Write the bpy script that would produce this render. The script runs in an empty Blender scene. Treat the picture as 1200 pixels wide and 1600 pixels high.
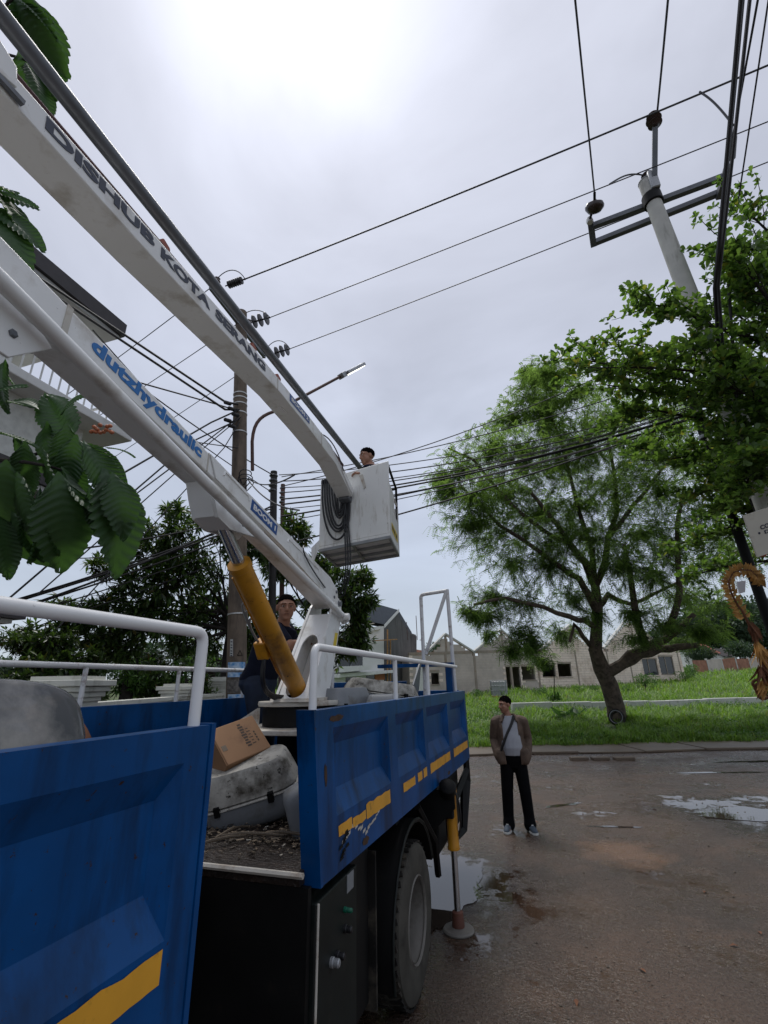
import bpy, bmesh, math, random
import numpy as np
from mathutils import Vector, Matrix, noise as mnoise
from math import radians, sin, cos, pi
random.seed(7)
rng = np.random.default_rng(7)
sc = bpy.context.scene

# ---------------------------------------------------------------- camera
F_PX = 729.4                      # focal length in pixels of a 1200 px wide picture
CAM_H = 1.9
up = np.array([-42.0, 1990.0, -729.4]); ax = np.array([254.0, -262.0, -729.4])
Zc = up/np.linalg.norm(up); Yc = ax - Zc*(ax@Zc); Yc /= np.linalg.norm(Yc); Xc = np.cross(Yc, Zc)
ROT = np.array([Xc, Yc, Zc]); CAM = np.array([0.0, 0.0, CAM_H])
cam_d = bpy.data.cameras.new('camera'); cam = bpy.data.objects.new('camera', cam_d)
sc.collection.objects.link(cam); sc.camera = cam
m4 = Matrix(ROT.tolist()).to_4x4(); m4.translation = Vector(CAM); cam.matrix_world = m4
cam_d.sensor_fit = 'HORIZONTAL'; cam_d.sensor_width = 36.0; cam_d.lens = 36.0*F_PX/1200.0
cam_d.clip_start = 0.05; cam_d.clip_end = 5000

def ray(px, py):
    d = ROT@np.array([px-600.0, 800.0-py, -F_PX]); return d/np.linalg.norm(d)
def dep(px, py, d): return CAM + ROT@np.array([px-600.0, 800.0-py, -F_PX])/F_PX*d
def on_x(px, py, x): r = ray(px, py); return CAM + r*(x/r[0])
def on_y(px, py, y): r = ray(px, py); return CAM + r*(y/r[1])
def on_z(px, py, z): r = ray(px, py); return CAM + r*((z-CAM_H)/r[2])
def at_dist(px, py, d): r = ray(px, py); return CAM + r*(d/math.hypot(r[0], r[1]))

# ---------------------------------------------------------------- light
SUN = ray(430, -60)
sun_el = math.asin(SUN[2]); sun_az = math.atan2(SUN[0], SUN[1])
world = bpy.data.worlds.new('World'); sc.world = world; world.use_nodes = True
nt = world.node_tree; nt.nodes.clear()
def nd(t, typ, **kw):
    n = t.nodes.new(typ)
    for k, v in kw.items(): setattr(n, k, v)
    return n
L = nt.links.new
wo = nd(nt, 'ShaderNodeOutputWorld'); bg = nd(nt, 'ShaderNodeBackground'); bg.inputs[1].default_value = 0.1
sky = nd(nt, 'ShaderNodeTexSky', sky_type='NISHITA', sun_disc=False, sun_elevation=sun_el, sun_rotation=sun_az)
tc = nd(nt, 'ShaderNodeTexCoord'); sp = nd(nt, 'ShaderNodeSeparateXYZ'); L(tc.outputs['Generated'], sp.inputs[0])
rmp = nd(nt, 'ShaderNodeValToRGB'); L(sp.outputs['Z'], rmp.inputs[0])
cr = rmp.color_ramp
cr.elements[0].position = 0.0; cr.elements[0].color = (0.405, 0.458, 0.515, 1)
cr.elements[1].position = 1.0; cr.elements[1].color = (0.52, 0.535, 0.61, 1)
e = cr.elements.new(0.25); e.color = (0.40, 0.447, 0.54, 1)
e = cr.elements.new(0.6); e.color = (0.435, 0.462, 0.548, 1)
# brighter cloud round the hidden sun
dp = nd(nt, 'ShaderNodeVectorMath', operation='DOT_PRODUCT'); L(tc.outputs['Generated'], dp.inputs[0]); dp.inputs[1].default_value = tuple(SUN)
cl = nd(nt, 'ShaderNodeMath', operation='MAXIMUM'); L(dp.outputs['Value'], cl.inputs[0]); cl.inputs[1].default_value = 0
p1 = nd(nt, 'ShaderNodeMath', operation='POWER'); L(cl.outputs[0], p1.inputs[0]); p1.inputs[1].default_value = 60
p2 = nd(nt, 'ShaderNodeMath', operation='POWER'); L(cl.outputs[0], p2.inputs[0]); p2.inputs[1].default_value = 5
nz = nd(nt, 'ShaderNodeTexNoise'); nz.inputs['Scale'].default_value = 1.7; nz.inputs['Detail'].default_value = 6; nz.inputs['Distortion'].default_value = 0.6
mp = nd(nt, 'ShaderNodeMapping'); mp.inputs['Scale'].default_value = (1, 1, 2.0); L(tc.outputs['Generated'], mp.inputs[0]); L(mp.outputs[0], nz.inputs[0])
nr = nd(nt, 'ShaderNodeMapRange'); L(nz.outputs[0], nr.inputs[0]); nr.inputs[1].default_value = 0.3; nr.inputs[2].default_value = 0.7; nr.inputs[3].default_value = 0.78; nr.inputs[4].default_value = 1.10
g1 = nd(nt, 'ShaderNodeMath', operation='MULTIPLY_ADD'); L(p1.outputs[0], g1.inputs[0]); g1.inputs[1].default_value = 0.62; g1.inputs[2].default_value = 1.0
g2 = nd(nt, 'ShaderNodeMath', operation='MULTIPLY_ADD'); L(p2.outputs[0], g2.inputs[0]); g2.inputs[1].default_value = 0.15; L(g1.outputs[0], g2.inputs[2])
g3 = nd(nt, 'ShaderNodeMath', operation='MULTIPLY'); L(g2.outputs[0], g3.inputs[0]); L(nr.outputs[0], g3.inputs[1])
g4 = nd(nt, 'ShaderNodeMath', operation='MULTIPLY'); L(g3.outputs[0], g4.inputs[0]); g4.inputs[1].default_value = 10.0
cm = nd(nt, 'ShaderNodeVectorMath', operation='SCALE'); L(rmp.outputs[0], cm.inputs[0]); L(g4.outputs[0], cm.inputs['Scale'])
mx = nd(nt, 'ShaderNodeMixRGB'); mx.inputs[0].default_value = 0.94; L(sky.outputs[0], mx.inputs[1]); L(cm.outputs[0], mx.inputs[2])
L(mx.outputs[0], bg.inputs[0]); L(bg.outputs[0], wo.inputs[0])
sl = bpy.data.lights.new('sun', 'SUN'); sl.energy = 1.5; sl.angle = radians(25); sl.color = (1, 0.97, 0.92)
so = bpy.data.objects.new('sun', sl); sc.collection.objects.link(so); so.rotation_euler = Vector(SUN).to_track_quat('Z', 'Y').to_euler(); so.location = (0, 0, 30)
sc.view_settings.view_transform = 'Standard'; sc.view_settings.look = 'None'; sc.view_settings.exposure = 0.46; sc.view_settings.gamma = 1.0
sc.view_settings.use_curve_mapping = False

# ---------------------------------------------------------------- materials
def mat(name, col, rough=0.6, metal=0.0, var=0.15, scale=6.0, bump=0.0, bscale=40.0, col2=None, dirt=None, dirt_amt=0.45, dscale=3.0, spec=0.5, streak=False, chips=None, cscale=38.0, camt=0.30, scratch=None):
    m = bpy.data.materials.new(name); m.use_nodes = True; t = m.node_tree; l = t.links.new
    b = t.nodes['Principled BSDF']; b.inputs['Roughness'].default_value = rough; b.inputs['Metallic'].default_value = metal
    b.inputs['Specular IOR Level'].default_value = spec
    co = nd(t, 'ShaderNodeTexCoord')
    n = nd(t, 'ShaderNodeTexNoise'); n.inputs['Scale'].default_value = scale; n.inputs['Detail'].default_value = 5; l(co.outputs['Object'], n.inputs[0])
    r = nd(t, 'ShaderNodeValToRGB'); l(n.outputs[0], r.inputs[0])
    c2 = col2 or tuple(min(1, c*(1+var)) for c in col); c1 = tuple(c*(1-var) for c in col)
    r.color_ramp.elements[0].position = 0.3; r.color_ramp.elements[0].color = (*c1, 1)
    r.color_ramp.elements[1].position = 0.7; r.color_ramp.elements[1].color = (*c2, 1)
    out = r.outputs[0]
    if dirt:
        dn = nd(t, 'ShaderNodeTexNoise'); dn.inputs['Scale'].default_value = dscale; dn.inputs['Detail'].default_value = 8; dn.inputs['Roughness'].default_value = 0.65
        if streak:
            mpn = nd(t, 'ShaderNodeMapping'); mpn.inputs['Scale'].default_value = (3, 3, 0.5); l(co.outputs['Object'], mpn.inputs[0]); l(mpn.outputs[0], dn.inputs[0])
        else: l(co.outputs['Object'], dn.inputs[0])
        rr = nd(t, 'ShaderNodeMapRange'); l(dn.outputs[0], rr.inputs[0]); rr.inputs[1].default_value = 1-dirt_amt-0.06; rr.inputs[2].default_value = 1-dirt_amt+0.16
        mxx = nd(t, 'ShaderNodeMixRGB'); l(rr.outputs[0], mxx.inputs[0]); l(out, mxx.inputs[1]); mxx.inputs[2].default_value = (*dirt, 1); out = mxx.outputs[0]
    if scratch:
        sn = nd(t, 'ShaderNodeTexNoise'); sn.inputs['Scale'].default_value = 6; sn.inputs['Detail'].default_value = 9; sn.inputs['Roughness'].default_value = 0.75
        ms_ = nd(t, 'ShaderNodeMapping'); ms_.inputs['Scale'].default_value = (1, 0.5, 7); ms_.inputs['Rotation'].default_value = (0.25, 0, 0); l(co.outputs['Object'], ms_.inputs[0]); l(ms_.outputs[0], sn.inputs[0])
        sr = nd(t, 'ShaderNodeMapRange'); l(sn.outputs[0], sr.inputs[0]); sr.inputs[1].default_value = 0.64; sr.inputs[2].default_value = 0.74; sr.inputs[4].default_value = 0.55
        m3 = nd(t, 'ShaderNodeMixRGB'); l(sr.outputs[0], m3.inputs[0]); l(out, m3.inputs[1]); m3.inputs[2].default_value = (*scratch, 1); out = m3.outputs[0]
    if chips:
        cn = nd(t, 'ShaderNodeTexNoise'); cn.inputs['Scale'].default_value = cscale; cn.inputs['Detail'].default_value = 5; cn.inputs['Roughness'].default_value = 0.7; l(co.outputs['Object'], cn.inputs[0])
        cr_ = nd(t, 'ShaderNodeMapRange'); l(cn.outputs[0], cr_.inputs[0]); cr_.inputs[1].default_value = 1-camt-.01; cr_.inputs[2].default_value = 1-camt+.02
        m2 = nd(t, 'ShaderNodeMixRGB'); l(cr_.outputs[0], m2.inputs[0]); l(out, m2.inputs[1]); m2.inputs[2].default_value = (*chips, 1); out = m2.outputs[0]
    l(out, b.inputs['Base Color'])
    if bump:
        bn = nd(t, 'ShaderNodeTexNoise'); bn.inputs['Scale'].default_value = bscale; bn.inputs['Detail'].default_value = 4; l(co.outputs['Object'], bn.inputs[0])
        bp = nd(t, 'ShaderNodeBump'); bp.inputs['Strength'].default_value = bump; bp.inputs['Distance'].default_value = 0.02; l(bn.outputs[0], bp.inputs['Height']); l(bp.outputs[0], b.inputs['Normal'])
    return m

def leaf_mat(name, dark, light, trans=0.4, rough=0.45, old=None, hair=0.0):
    m = bpy.data.materials.new(name); m.use_nodes = True; t = m.node_tree; l = t.links.new
    b = t.nodes['Principled BSDF']; out = t.nodes['Material Output']
    g = nd(t, 'ShaderNodeNewGeometry'); r = nd(t, 'ShaderNodeValToRGB'); l(g.outputs['Random Per Island'], r.inputs[0])
    r.color_ramp.elements[0].color = (*dark, 1); r.color_ramp.elements[1].color = (*light, 1)
    if old:
        r.color_ramp.elements[1].position = 0.93
        e = r.color_ramp.elements.new(0.985); e.color = (*old, 1)
    l(r.outputs[0], b.inputs['Base Color']); b.inputs['Roughness'].default_value = rough
    tr = nd(t, 'ShaderNodeBsdfTranslucent')
    bc = nd(t, 'ShaderNodeMixRGB', blend_type='MULTIPLY'); bc.inputs[0].default_value = 1; l(r.outputs[0], bc.inputs[1]); bc.inputs[2].default_value = (1.5, 1.6, 0.7, 1)
    l(bc.outputs[0], tr.inputs[0])
    ms = nd(t, 'ShaderNodeMixShader'); ms.inputs[0].default_value = trans; l(b.outputs[0], ms.inputs[1]); l(tr.outputs[0], ms.inputs[2]); l(ms.outputs[0], out.inputs[0])
    return m

GR = (0.10, 0.085, 0.065)
M = dict(
    white=mat('white_paint', (0.78, 0.78, 0.75), 0.38, var=0.05, scale=2.5, dirt=(0.40, 0.36, 0.29), dirt_amt=0.39, dscale=5, streak=True, chips=(0.10, 0.06, 0.03), cscale=34, camt=0.31),
    boomw=mat('boom_paint', (0.80, 0.80, 0.78), 0.35, var=0.05, scale=2.0, dirt=(0.44, 0.40, 0.33), dirt_amt=0.42, dscale=4, chips=(0.08, 0.06, 0.045), cscale=42, camt=0.30, bump=0.05, bscale=8),
    rail=mat('rail_paint', (0.78, 0.78, 0.77), 0.35, var=0.04, dirt=(0.12, 0.09, 0.06), dirt_amt=0.28, dscale=22),
    railw=mat('worn_rail_paint', (0.66, 0.66, 0.66), 0.45, var=0.05, dirt=(0.16, 0.07, 0.03), dirt_amt=0.40, dscale=14),
    blue=mat('blue_paint', (0.0010, 0.056, 0.195), 0.33, spec=0.2, var=0.28, scale=3.0, dirt=(0.002, 0.022, 0.070), dirt_amt=0.46, dscale=2.6, bump=0.12, bscale=4.5, streak=True, chips=(0.035, 0.018, 0.010), cscale=30, camt=0.335, scratch=(0.02, 0.10, 0.24)),
    yellow=mat('yellow_paint', (0.52, 0.23, 0.012), 0.42, var=0.18, scale=4, dirt=(0.14, 0.055, 0.012), dirt_amt=0.43, dscale=5, chips=(0.02, 0.012, 0.008), cscale=22, camt=0.33),
    tape=mat('reflective_tape', (0.75, 0.36, 0.03), 0.35, var=0.1, dirt=(0.03, 0.02, 0.015), dirt_amt=0.37, dscale=9),
    black=mat('black_steel', (0.005, 0.005, 0.005), 0.6, spec=0.2, var=0.3, dirt=(0.022, 0.016, 0.010), dirt_amt=0.34, dscale=6),
    dgreen=mat('dark_tool_panel', (0.008, 0.011, 0.010), 0.5, spec=0.25, var=0.3, dirt=(0.022, 0.022, 0.018), dirt_amt=0.38, dscale=8),
    rubber=mat('tyre_rubber', (0.014, 0.013, 0.012), 0.8, spec=0.2, var=0.3, dirt=(0.10, 0.085, 0.065), dirt_amt=0.45, dscale=5),
    sidewall=mat('muddy_sidewall', (0.060, 0.056, 0.047), 0.85, spec=0.2, var=0.3, dirt=(0.020, 0.018, 0.016), dirt_amt=0.40, dscale=5),
    rim=mat('rim_paint', (0.15, 0.14, 0.125), 0.6, spec=0.3, var=0.2, dirt=(0.06, 0.05, 0.04), dirt_amt=0.45, dscale=6),
    chrome=mat('chromed_rod', (0.55, 0.56, 0.57), 0.22, metal=1.0, var=0.08),
    greymetal=mat('grey_tube', (0.13, 0.14, 0.155), 0.4, metal=0.2, var=0.15, dirt=(0.05, 0.05, 0.05), dirt_amt=0.4),
    galv=mat('galvanised_steel', (0.34, 0.35, 0.36), 0.45, metal=0.5, var=0.12),
    redclip=mat('faded_red_rubber', (0.30, 0.09, 0.06), 0.7, var=0.2),
    maroon=mat('maroon_hose', (0.07, 0.022, 0.022), 0.6, var=0.2),
    hose=mat('black_hose', (0.010, 0.010, 0.012), 0.42, var=0.2),
    cable=mat('black_cable', (0.012, 0.012, 0.014), 0.6, var=0.2),
    wire=mat('bare_wire', (0.06, 0.06, 0.065), 0.5, metal=0.4, var=0.2),
    navy=mat('lettering_navy', (0.022, 0.030, 0.055), 0.5, var=0.1),
    lblue=mat('lettering_blue', (0.012, 0.16, 0.46), 0.45, var=0.08),
    plateblue=mat('plate_blue', (0.014, 0.075, 0.27), 0.4, var=0.08),
    platewhite=mat('plate_white', (0.75, 0.75, 0.75), 0.4, var=0.03),
    sticker=mat('yellow_sticker', (0.75, 0.55, 0.03), 0.5, var=0.1, dirt=(0.10, 0.08, 0.02), dirt_amt=0.38, dscale=30),
    rustp=mat('rust_stained_white', (0.52, 0.49, 0.43), 0.55, var=0.1, dirt=(0.22, 0.12, 0.05), dirt_amt=0.42, dscale=7),
    floor=mat('bed_floor', (0.018, 0.012, 0.009), 0.35, var=0.4, scale=9, dirt=(0.055, 0.036, 0.026), dirt_amt=0.42, dscale=14, bump=0.5, bscale=60),
    card=mat('cardboard', (0.27, 0.145, 0.07), 0.8, var=0.1, scale=4, dirt=(0.16, 0.085, 0.045), dirt_amt=0.38, dscale=6),
    print_=mat('box_print', (0.05, 0.035, 0.025), 0.8, var=0.2),
    lamph=mat('weathered_aluminium', (0.42, 0.40, 0.35), 0.6, var=0.2, dirt=(0.06, 0.05, 0.035), dirt_amt=0.50, dscale=7, bump=0.2, bscale=30, chips=(0.03, 0.025, 0.018), cscale=25, camt=.38),
    lampg=mat('grey_lamp_plastic', (0.20, 0.21, 0.22), 0.5, var=0.12, dirt=(0.10, 0.09, 0.07), dirt_amt=0.42, dscale=6),
    lens=mat('dirty_lens', (0.10, 0.105, 0.11), 0.10, var=0.3, scale=3, dirt=(0.34, 0.33, 0.31), dirt_amt=0.47, dscale=4),
    skin=mat('skin', (0.33, 0.165, 0.105), 0.5, var=0.10, scale=20),
    hair=mat('black_hair', (0.006, 0.005, 0.005), 1.0, spec=0.0, var=0.3, scale=60, bump=0.4, bscale=120),
    eye=mat('dark_eye', (0.015, 0.010, 0.008), 0.25, var=0.1),
    eyew=mat('eye_white', (0.55, 0.52, 0.48), 0.3, var=0.05),
    lip=mat('lip', (0.15, 0.055, 0.04), 0.5, var=0.1),
    coverall=mat('navy_cloth', (0.010, 0.013, 0.027), 0.9, spec=0.15, var=0.25, scale=8, bump=0.25, bscale=16),
    jeans=mat('dark_jeans', (0.010, 0.020, 0.045), 0.85, var=0.3, scale=8, bump=0.25, bscale=16),
    jacket=mat('brown_jacket', (0.10, 0.066, 0.046), 0.8, var=0.3, scale=9, bump=1.0, bscale=9),
    shirt=mat('grey_shirt', (0.34, 0.35, 0.38), 0.9, var=0.08, scale=8, bump=0.35, bscale=10),
    trouser=mat('black_trousers', (0.004, 0.004, 0.005), 0.9, spec=0.1, var=0.2, bump=0.3, bscale=9),
    shoe=mat('slate_shoe', (0.055, 0.075, 0.10), 0.8, var=0.25, scale=40),
    sole=mat('white_sole', (0.6, 0.6, 0.57), 0.6, var=0.08),
    strap=mat('black_strap', (0.008, 0.008, 0.008), 0.6, var=0.1),
    pole=mat('weathered_concrete_pole', (0.15, 0.115, 0.085), 0.85, var=0.2, scale=5, dirt=(0.05, 0.04, 0.032), dirt_amt=0.46, dscale=2.0, bump=0.2, bscale=30, streak=True),
    polew=mat('pale_concrete_pole', (0.48, 0.47, 0.43), 0.8, var=0.08, scale=5, dirt=(0.20, 0.19, 0.16), dirt_amt=0.40, dscale=3, bump=0.15, bscale=40, streak=True),
    wood=mat('tarred_pole', (0.018, 0.016, 0.015), 0.7, var=0.3),
    rustpole=mat('rusty_pole', (0.085, 0.04, 0.03), 0.7, var=0.3),
    porc=mat('brown_porcelain', (0.045, 0.028, 0.024), 0.25, var=0.2),
    polymer=mat('grey_insulator', (0.03, 0.03, 0.033), 0.45, var=0.2),
    band=mat('steel_band', (0.55, 0.55, 0.53), 0.4, metal=0.4, var=0.1),
    posterb=mat('blue_poster', (0.03, 0.25, 0.60), 0.7, var=0.15, scale=14, col2=(0.55, 0.66, 0.75)),
    posterg=mat('torn_grey_poster', (0.12, 0.11, 0.10), 0.8, var=0.5, scale=25),
    sign=mat('sign_board', (0.55, 0.53, 0.45), 0.55, var=0.05, dirt=(0.35, 0.32, 0.25), dirt_amt=0.4),
    plaster=mat('cream_plaster', (0.60, 0.60, 0.54), 0.85, var=0.06, scale=3, dirt=(0.30, 0.30, 0.25), dirt_amt=0.40, dscale=1.6, streak=True),
    housew=mat('white_plaster', (0.70, 0.70, 0.68), 0.85, var=0.04, scale=1, dirt=(0.45, 0.44, 0.40), dirt_amt=0.36, dscale=0.8, streak=True),
    soffit=mat('grey_soffit', (0.45, 0.45, 0.44), 0.85, var=0.06),
    roofd=mat('dark_roof', (0.035, 0.030, 0.032), 0.6, var=0.2),
    roofb=mat('slate_blue_roof', (0.07, 0.08, 0.10), 0.6, var=0.15),
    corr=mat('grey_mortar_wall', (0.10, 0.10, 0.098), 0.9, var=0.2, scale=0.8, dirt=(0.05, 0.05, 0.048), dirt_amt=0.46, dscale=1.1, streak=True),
    block=mat('pale_block', (0.80, 0.675, 0.575), 0.9, var=0.10, scale=1.2, dirt=(0.50, 0.375, 0.28), dirt_amt=0.44, dscale=0.9, bump=0.15, bscale=20),
    mortar=mat('block_mortar', (0.48, 0.42, 0.37), 0.9, var=0.15, scale=1.5),
    beam=mat('concrete_beam', (0.32, 0.27, 0.22), 0.9, var=0.2, scale=1.5, dirt=(0.20, 0.12, 0.07), dirt_amt=0.45, dscale=1.5),
    redroof=mat('red_tile_roof', (0.25, 0.07, 0.05), 0.8, var=0.2),
    brick=mat('raw_brick', (0.30, 0.14, 0.09), 0.9, var=0.25, scale=2),
    timber=mat('raw_timber', (0.40, 0.22, 0.09), 0.8, var=0.2),
    orange=mat('orange_door', (0.35, 0.12, 0.04), 0.7, var=0.1),
    glass=mat('dark_glass', (0.02, 0.024, 0.028), 0.08, var=0.1),
    bark=mat('brown_bark', (0.105, 0.078, 0.060), 0.95, var=0.4, scale=5, dirt=(0.030, 0.023, 0.018), dirt_amt=0.46, dscale=6, bump=1.0, bscale=14),
    barkd=mat('dark_bark', (0.022, 0.018, 0.015), 0.95, var=0.4, scale=7, bump=0.6, bscale=20),
    straw=mat('dry_palm_leaf', (0.50, 0.27, 0.075), 0.75, var=0.35, scale=8),
    strawd=mat('brown_palm_leaf', (0.16, 0.065, 0.03), 0.8, var=0.35, scale=9),
    paper=mat('white_paper', (0.75, 0.75, 0.78), 0.7, var=0.04),
    kerb=mat('pale_kerb', (0.50, 0.50, 0.47), 0.8, var=0.08, scale=2, dirt=(0.25, 0.24, 0.2), dirt_amt=0.4, dscale=2),
    slab=mat('wet_concrete_slab', (0.125, 0.092, 0.060), 0.55, var=0.2, scale=1.2, dirt=(0.07, 0.055, 0.045), dirt_amt=0.45, dscale=0.6, bump=0.1, bscale=25),
    flower=mat('orange_flower', (0.45, 0.14, 0.06), 0.6, var=0.2),
    bluecap=mat('blue_cap', (0.03, 0.22, 0.62), 0.5, var=0.1),
    cage=mat('cage_steel', (0.35, 0.36, 0.37), 0.5, metal=0.3, var=0.1),
    tank=mat('grey_tank', (0.35, 0.36, 0.36), 0.5, var=0.1),
    debris=leaf_mat('litter', (0.02, 0.015, 0.010), (0.20, 0.15, 0.10), 0.0, 0.7, old=(0.5, 0.48, 0.42)),
    mango=leaf_mat('mango_leaf', (0.014, 0.036, 0.012), (0.095, 0.160, 0.040), 0.36, 0.34, old=(0.11, 0.085, 0.025)),
    feather=leaf_mat('feathery_leaflet', (0.065, 0.110, 0.042), (0.190, 0.280, 0.110), 0.66, 0.5),
    whorl=leaf_mat('obovate_leaf', (0.042, 0.088, 0.026), (0.150, 0.240, 0.070), 0.58, 0.32, old=(0.20, 0.20, 0.05)),
    bush=leaf_mat('bush_leaf', (0.028, 0.085, 0.016), (0.11, 0.21, 0.040), 0.35, 0.45),
    farleaf=leaf_mat('far_leaf', (0.025, 0.055, 0.030), (0.06, 0.10, 0.05), 0.25, 0.6),
    bigleaf=leaf_mat('ribbed_leaf', (0.028, 0.066, 0.028), (0.055, 0.115, 0.042), 0.38, 0.46),
    palm=leaf_mat('palm_leaflet', (0.03, 0.075, 0.014), (0.09, 0.17, 0.035), 0.3, 0.4),
    grass=leaf_mat('grass_blade', (0.060, 0.130, 0.020), (0.22, 0.35, 0.075), 0.42, 0.5, old=(0.20, 0.19, 0.06)),
)
# lit lamp panel
lm = bpy.data.materials.new('lit_led_panel'); lm.use_nodes = True
lb = lm.node_tree.nodes['Principled BSDF']; lb.inputs['Base Color'].default_value = (0.9, 0.9, 0.85, 1); lb.inputs['Emission Color'].default_value = (1, 0.97, 0.88, 1); lb.inputs['Emission Strength'].default_value = 2.2
M['led'] = lm

# wet asphalt
DAMP = [(tuple(float(q) for q in on_z(690, 1385, 0)), 0.55), (tuple(float(q) for q in on_z(1165, 1272, 0)), 0.75)]
def asphalt():
    m = bpy.data.materials.new('wet_asphalt'); m.use_nodes = True; t = m.node_tree; l = t.links.new
    b = t.nodes['Principled BSDF']; co = nd(t, 'ShaderNodeTexCoord')
    def nz_(s, d=6, r=0.6, vec=None):
        n = nd(t, 'ShaderNodeTexNoise'); n.inputs['Scale'].default_value = s; n.inputs['Detail'].default_value = d; n.inputs['Roughness'].default_value = r
        l(vec or co.outputs['Object'], n.inputs[0]); return n.outputs[0]
    def rg(v, a, b_, c=0.0, d=1.0):
        n = nd(t, 'ShaderNodeMapRange'); l(v, n.inputs[0]); n.inputs[1].default_value = a; n.inputs[2].default_value = b_; n.inputs[3].default_value = c; n.inputs[4].default_value = d; return n.outputs[0]
    def mixc(f, a, c2, blend='MIX'):
        n = nd(t, 'ShaderNodeMixRGB', blend_type=blend); l(f, n.inputs[0])
        if isinstance(a, tuple): n.inputs[1].default_value = (*a, 1)
        else: l(a, n.inputs[1])
        n.inputs[2].default_value = (*c2, 1); return n.outputs[0]
    big = nz_(0.35, 5); mid = nz_(1.7, 6); fine = nz_(26, 3, 0.7); grit = nz_(70, 2, 0.7)
    c = mixc(rg(big, 0.35, 0.65), (0.044, 0.029, 0.020), (0.095, 0.057, 0.037))
    c = mixc(rg(mid, 0.5, 0.75), c, (0.118, 0.069, 0.043))
    c = mixc(rg(fine, 0.52, 0.70, 0, 0.7), c, (0.125, 0.098, 0.076))
    c = mixc(rg(grit, 0.46, 0.34, 0, 0.9), c, (0.010, 0.008, 0.007))
    c = mixc(rg(nz_(160, 2, 0.8), 0.60, 0.70, 0, 0.7), c, (0.17, 0.14, 0.115))
    # sandy patch where the asphalt has worn through
    v = nd(t, 'ShaderNodeVectorMath', operation='DISTANCE'); l(co.outputs['Object'], v.inputs[0]); v.inputs[1].default_value = (0.60, 7.0, 0)
    ns = nd(t, 'ShaderNodeMath', operation='MULTIPLY_ADD'); l(nz_(3.0, 5), ns.inputs[0]); ns.inputs[1].default_value = -0.9; l(v.outputs['Value'], ns.inputs[2])
    c = mixc(rg(ns.outputs[0], 0.10, -0.22, 0, .8), c, (0.19, 0.105, 0.062))
    # damp margins round the two big puddles
    damp = None
    for ctr, rad in DAMP:
        v2 = nd(t, 'ShaderNodeVectorMath', operation='DISTANCE'); l(co.outputs['Object'], v2.inputs[0]); v2.inputs[1].default_value = ctr
        n2 = nd(t, 'ShaderNodeMath', operation='MULTIPLY_ADD'); l(nz_(2.2, 6, 0.65), n2.inputs[0]); n2.inputs[1].default_value = -1.6; l(v2.outputs['Value'], n2.inputs[2])
        o_ = rg(n2.outputs[0], rad+.1, rad-.7)
        if damp is None: damp = o_
        else: m_ = nd(t, 'ShaderNodeMath', operation='MAXIMUM'); l(damp, m_.inputs[0]); l(o_, m_.inputs[1]); damp = m_.outputs[0]
    dm = nd(t, 'ShaderNodeMixRGB', blend_type='MULTIPLY'); l(damp, dm.inputs[0]); l(c, dm.inputs[1]); dm.inputs[2].default_value = (0.5, 0.47, 0.45, 1); c = dm.outputs[0]
    l(c, b.inputs['Base Color'])
    wet = nz_(0.9, 7, 0.66); wet2 = nz_(7.0, 5, 0.7)
    w = nd(t, 'ShaderNodeMath', operation='MULTIPLY_ADD'); l(wet2, w.inputs[0]); w.inputs[1].default_value = 0.42; l(wet, w.inputs[2])
    wd = nd(t, 'ShaderNodeMath', operation='MULTIPLY_ADD'); l(damp, wd.inputs[0]); wd.inputs[1].default_value = 0.13; l(w.outputs[0], wd.inputs[2]); w = wd
    rgh = rg(w.outputs[0], 0.60, 0.84, 0.52, 0.06)
    l(rgh, b.inputs['Roughness'])
    bp = nd(t, 'ShaderNodeBump'); bp.inputs['Distance'].default_value = 0.03; l(fine, bp.inputs['Height'])
    st = rg(w.outputs[0], 0.70, 0.86, 1.0, 0.0); l(st, bp.inputs['Strength'])
    bp2 = nd(t, 'ShaderNodeBump'); bp2.inputs['Distance'].default_value = 0.009; l(grit, bp2.inputs['Height']); l(st, bp2.inputs['Strength']); l(bp.outputs[0], bp2.inputs['Normal'])
    l(bp2.outputs[0], b.inputs['Normal'])
    return m
M['asphalt'] = asphalt()
lb_n = M['lens'].node_tree.nodes['Principled BSDF']; lb_n.inputs['Transmission Weight'].default_value = 0.25; lb_n.inputs['IOR'].default_value = 1.2
pm = bpy.data.materials.new('puddle_water'); pm.use_nodes = True
pb = pm.node_tree.nodes['Principled BSDF']; pb.inputs['Base Color'].default_value = (0.035, 0.027, 0.022, 1); pb.inputs['Roughness'].default_value = 0.02; pb.inputs['IOR'].default_value = 1.45
pn = nd(pm.node_tree, 'ShaderNodeTexNoise'); pn.inputs['Scale'].default_value = 3; pbm = nd(pm.node_tree, 'ShaderNodeBump'); pbm.inputs['Strength'].default_value = 0.04; pbm.inputs['Distance'].default_value = 0.02
pm.node_tree.links.new(pn.outputs[0], pbm.inputs['Height']); pm.node_tree.links.new(pbm.outputs[0], pb.inputs['Normal'])
M['puddle'] = pm
M['soil'] = mat('lot_soil', (0.055, 0.085, 0.022), 0.95, var=0.4, scale=0.6, dirt=(0.09, 0.06, 0.035), dirt_amt=0.42, dscale=0.5, bump=0.5, bscale=4)
M['earth'] = mat('far_ground', (0.05, 0.06, 0.03), 0.95, var=0.3, scale=0.1)

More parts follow.
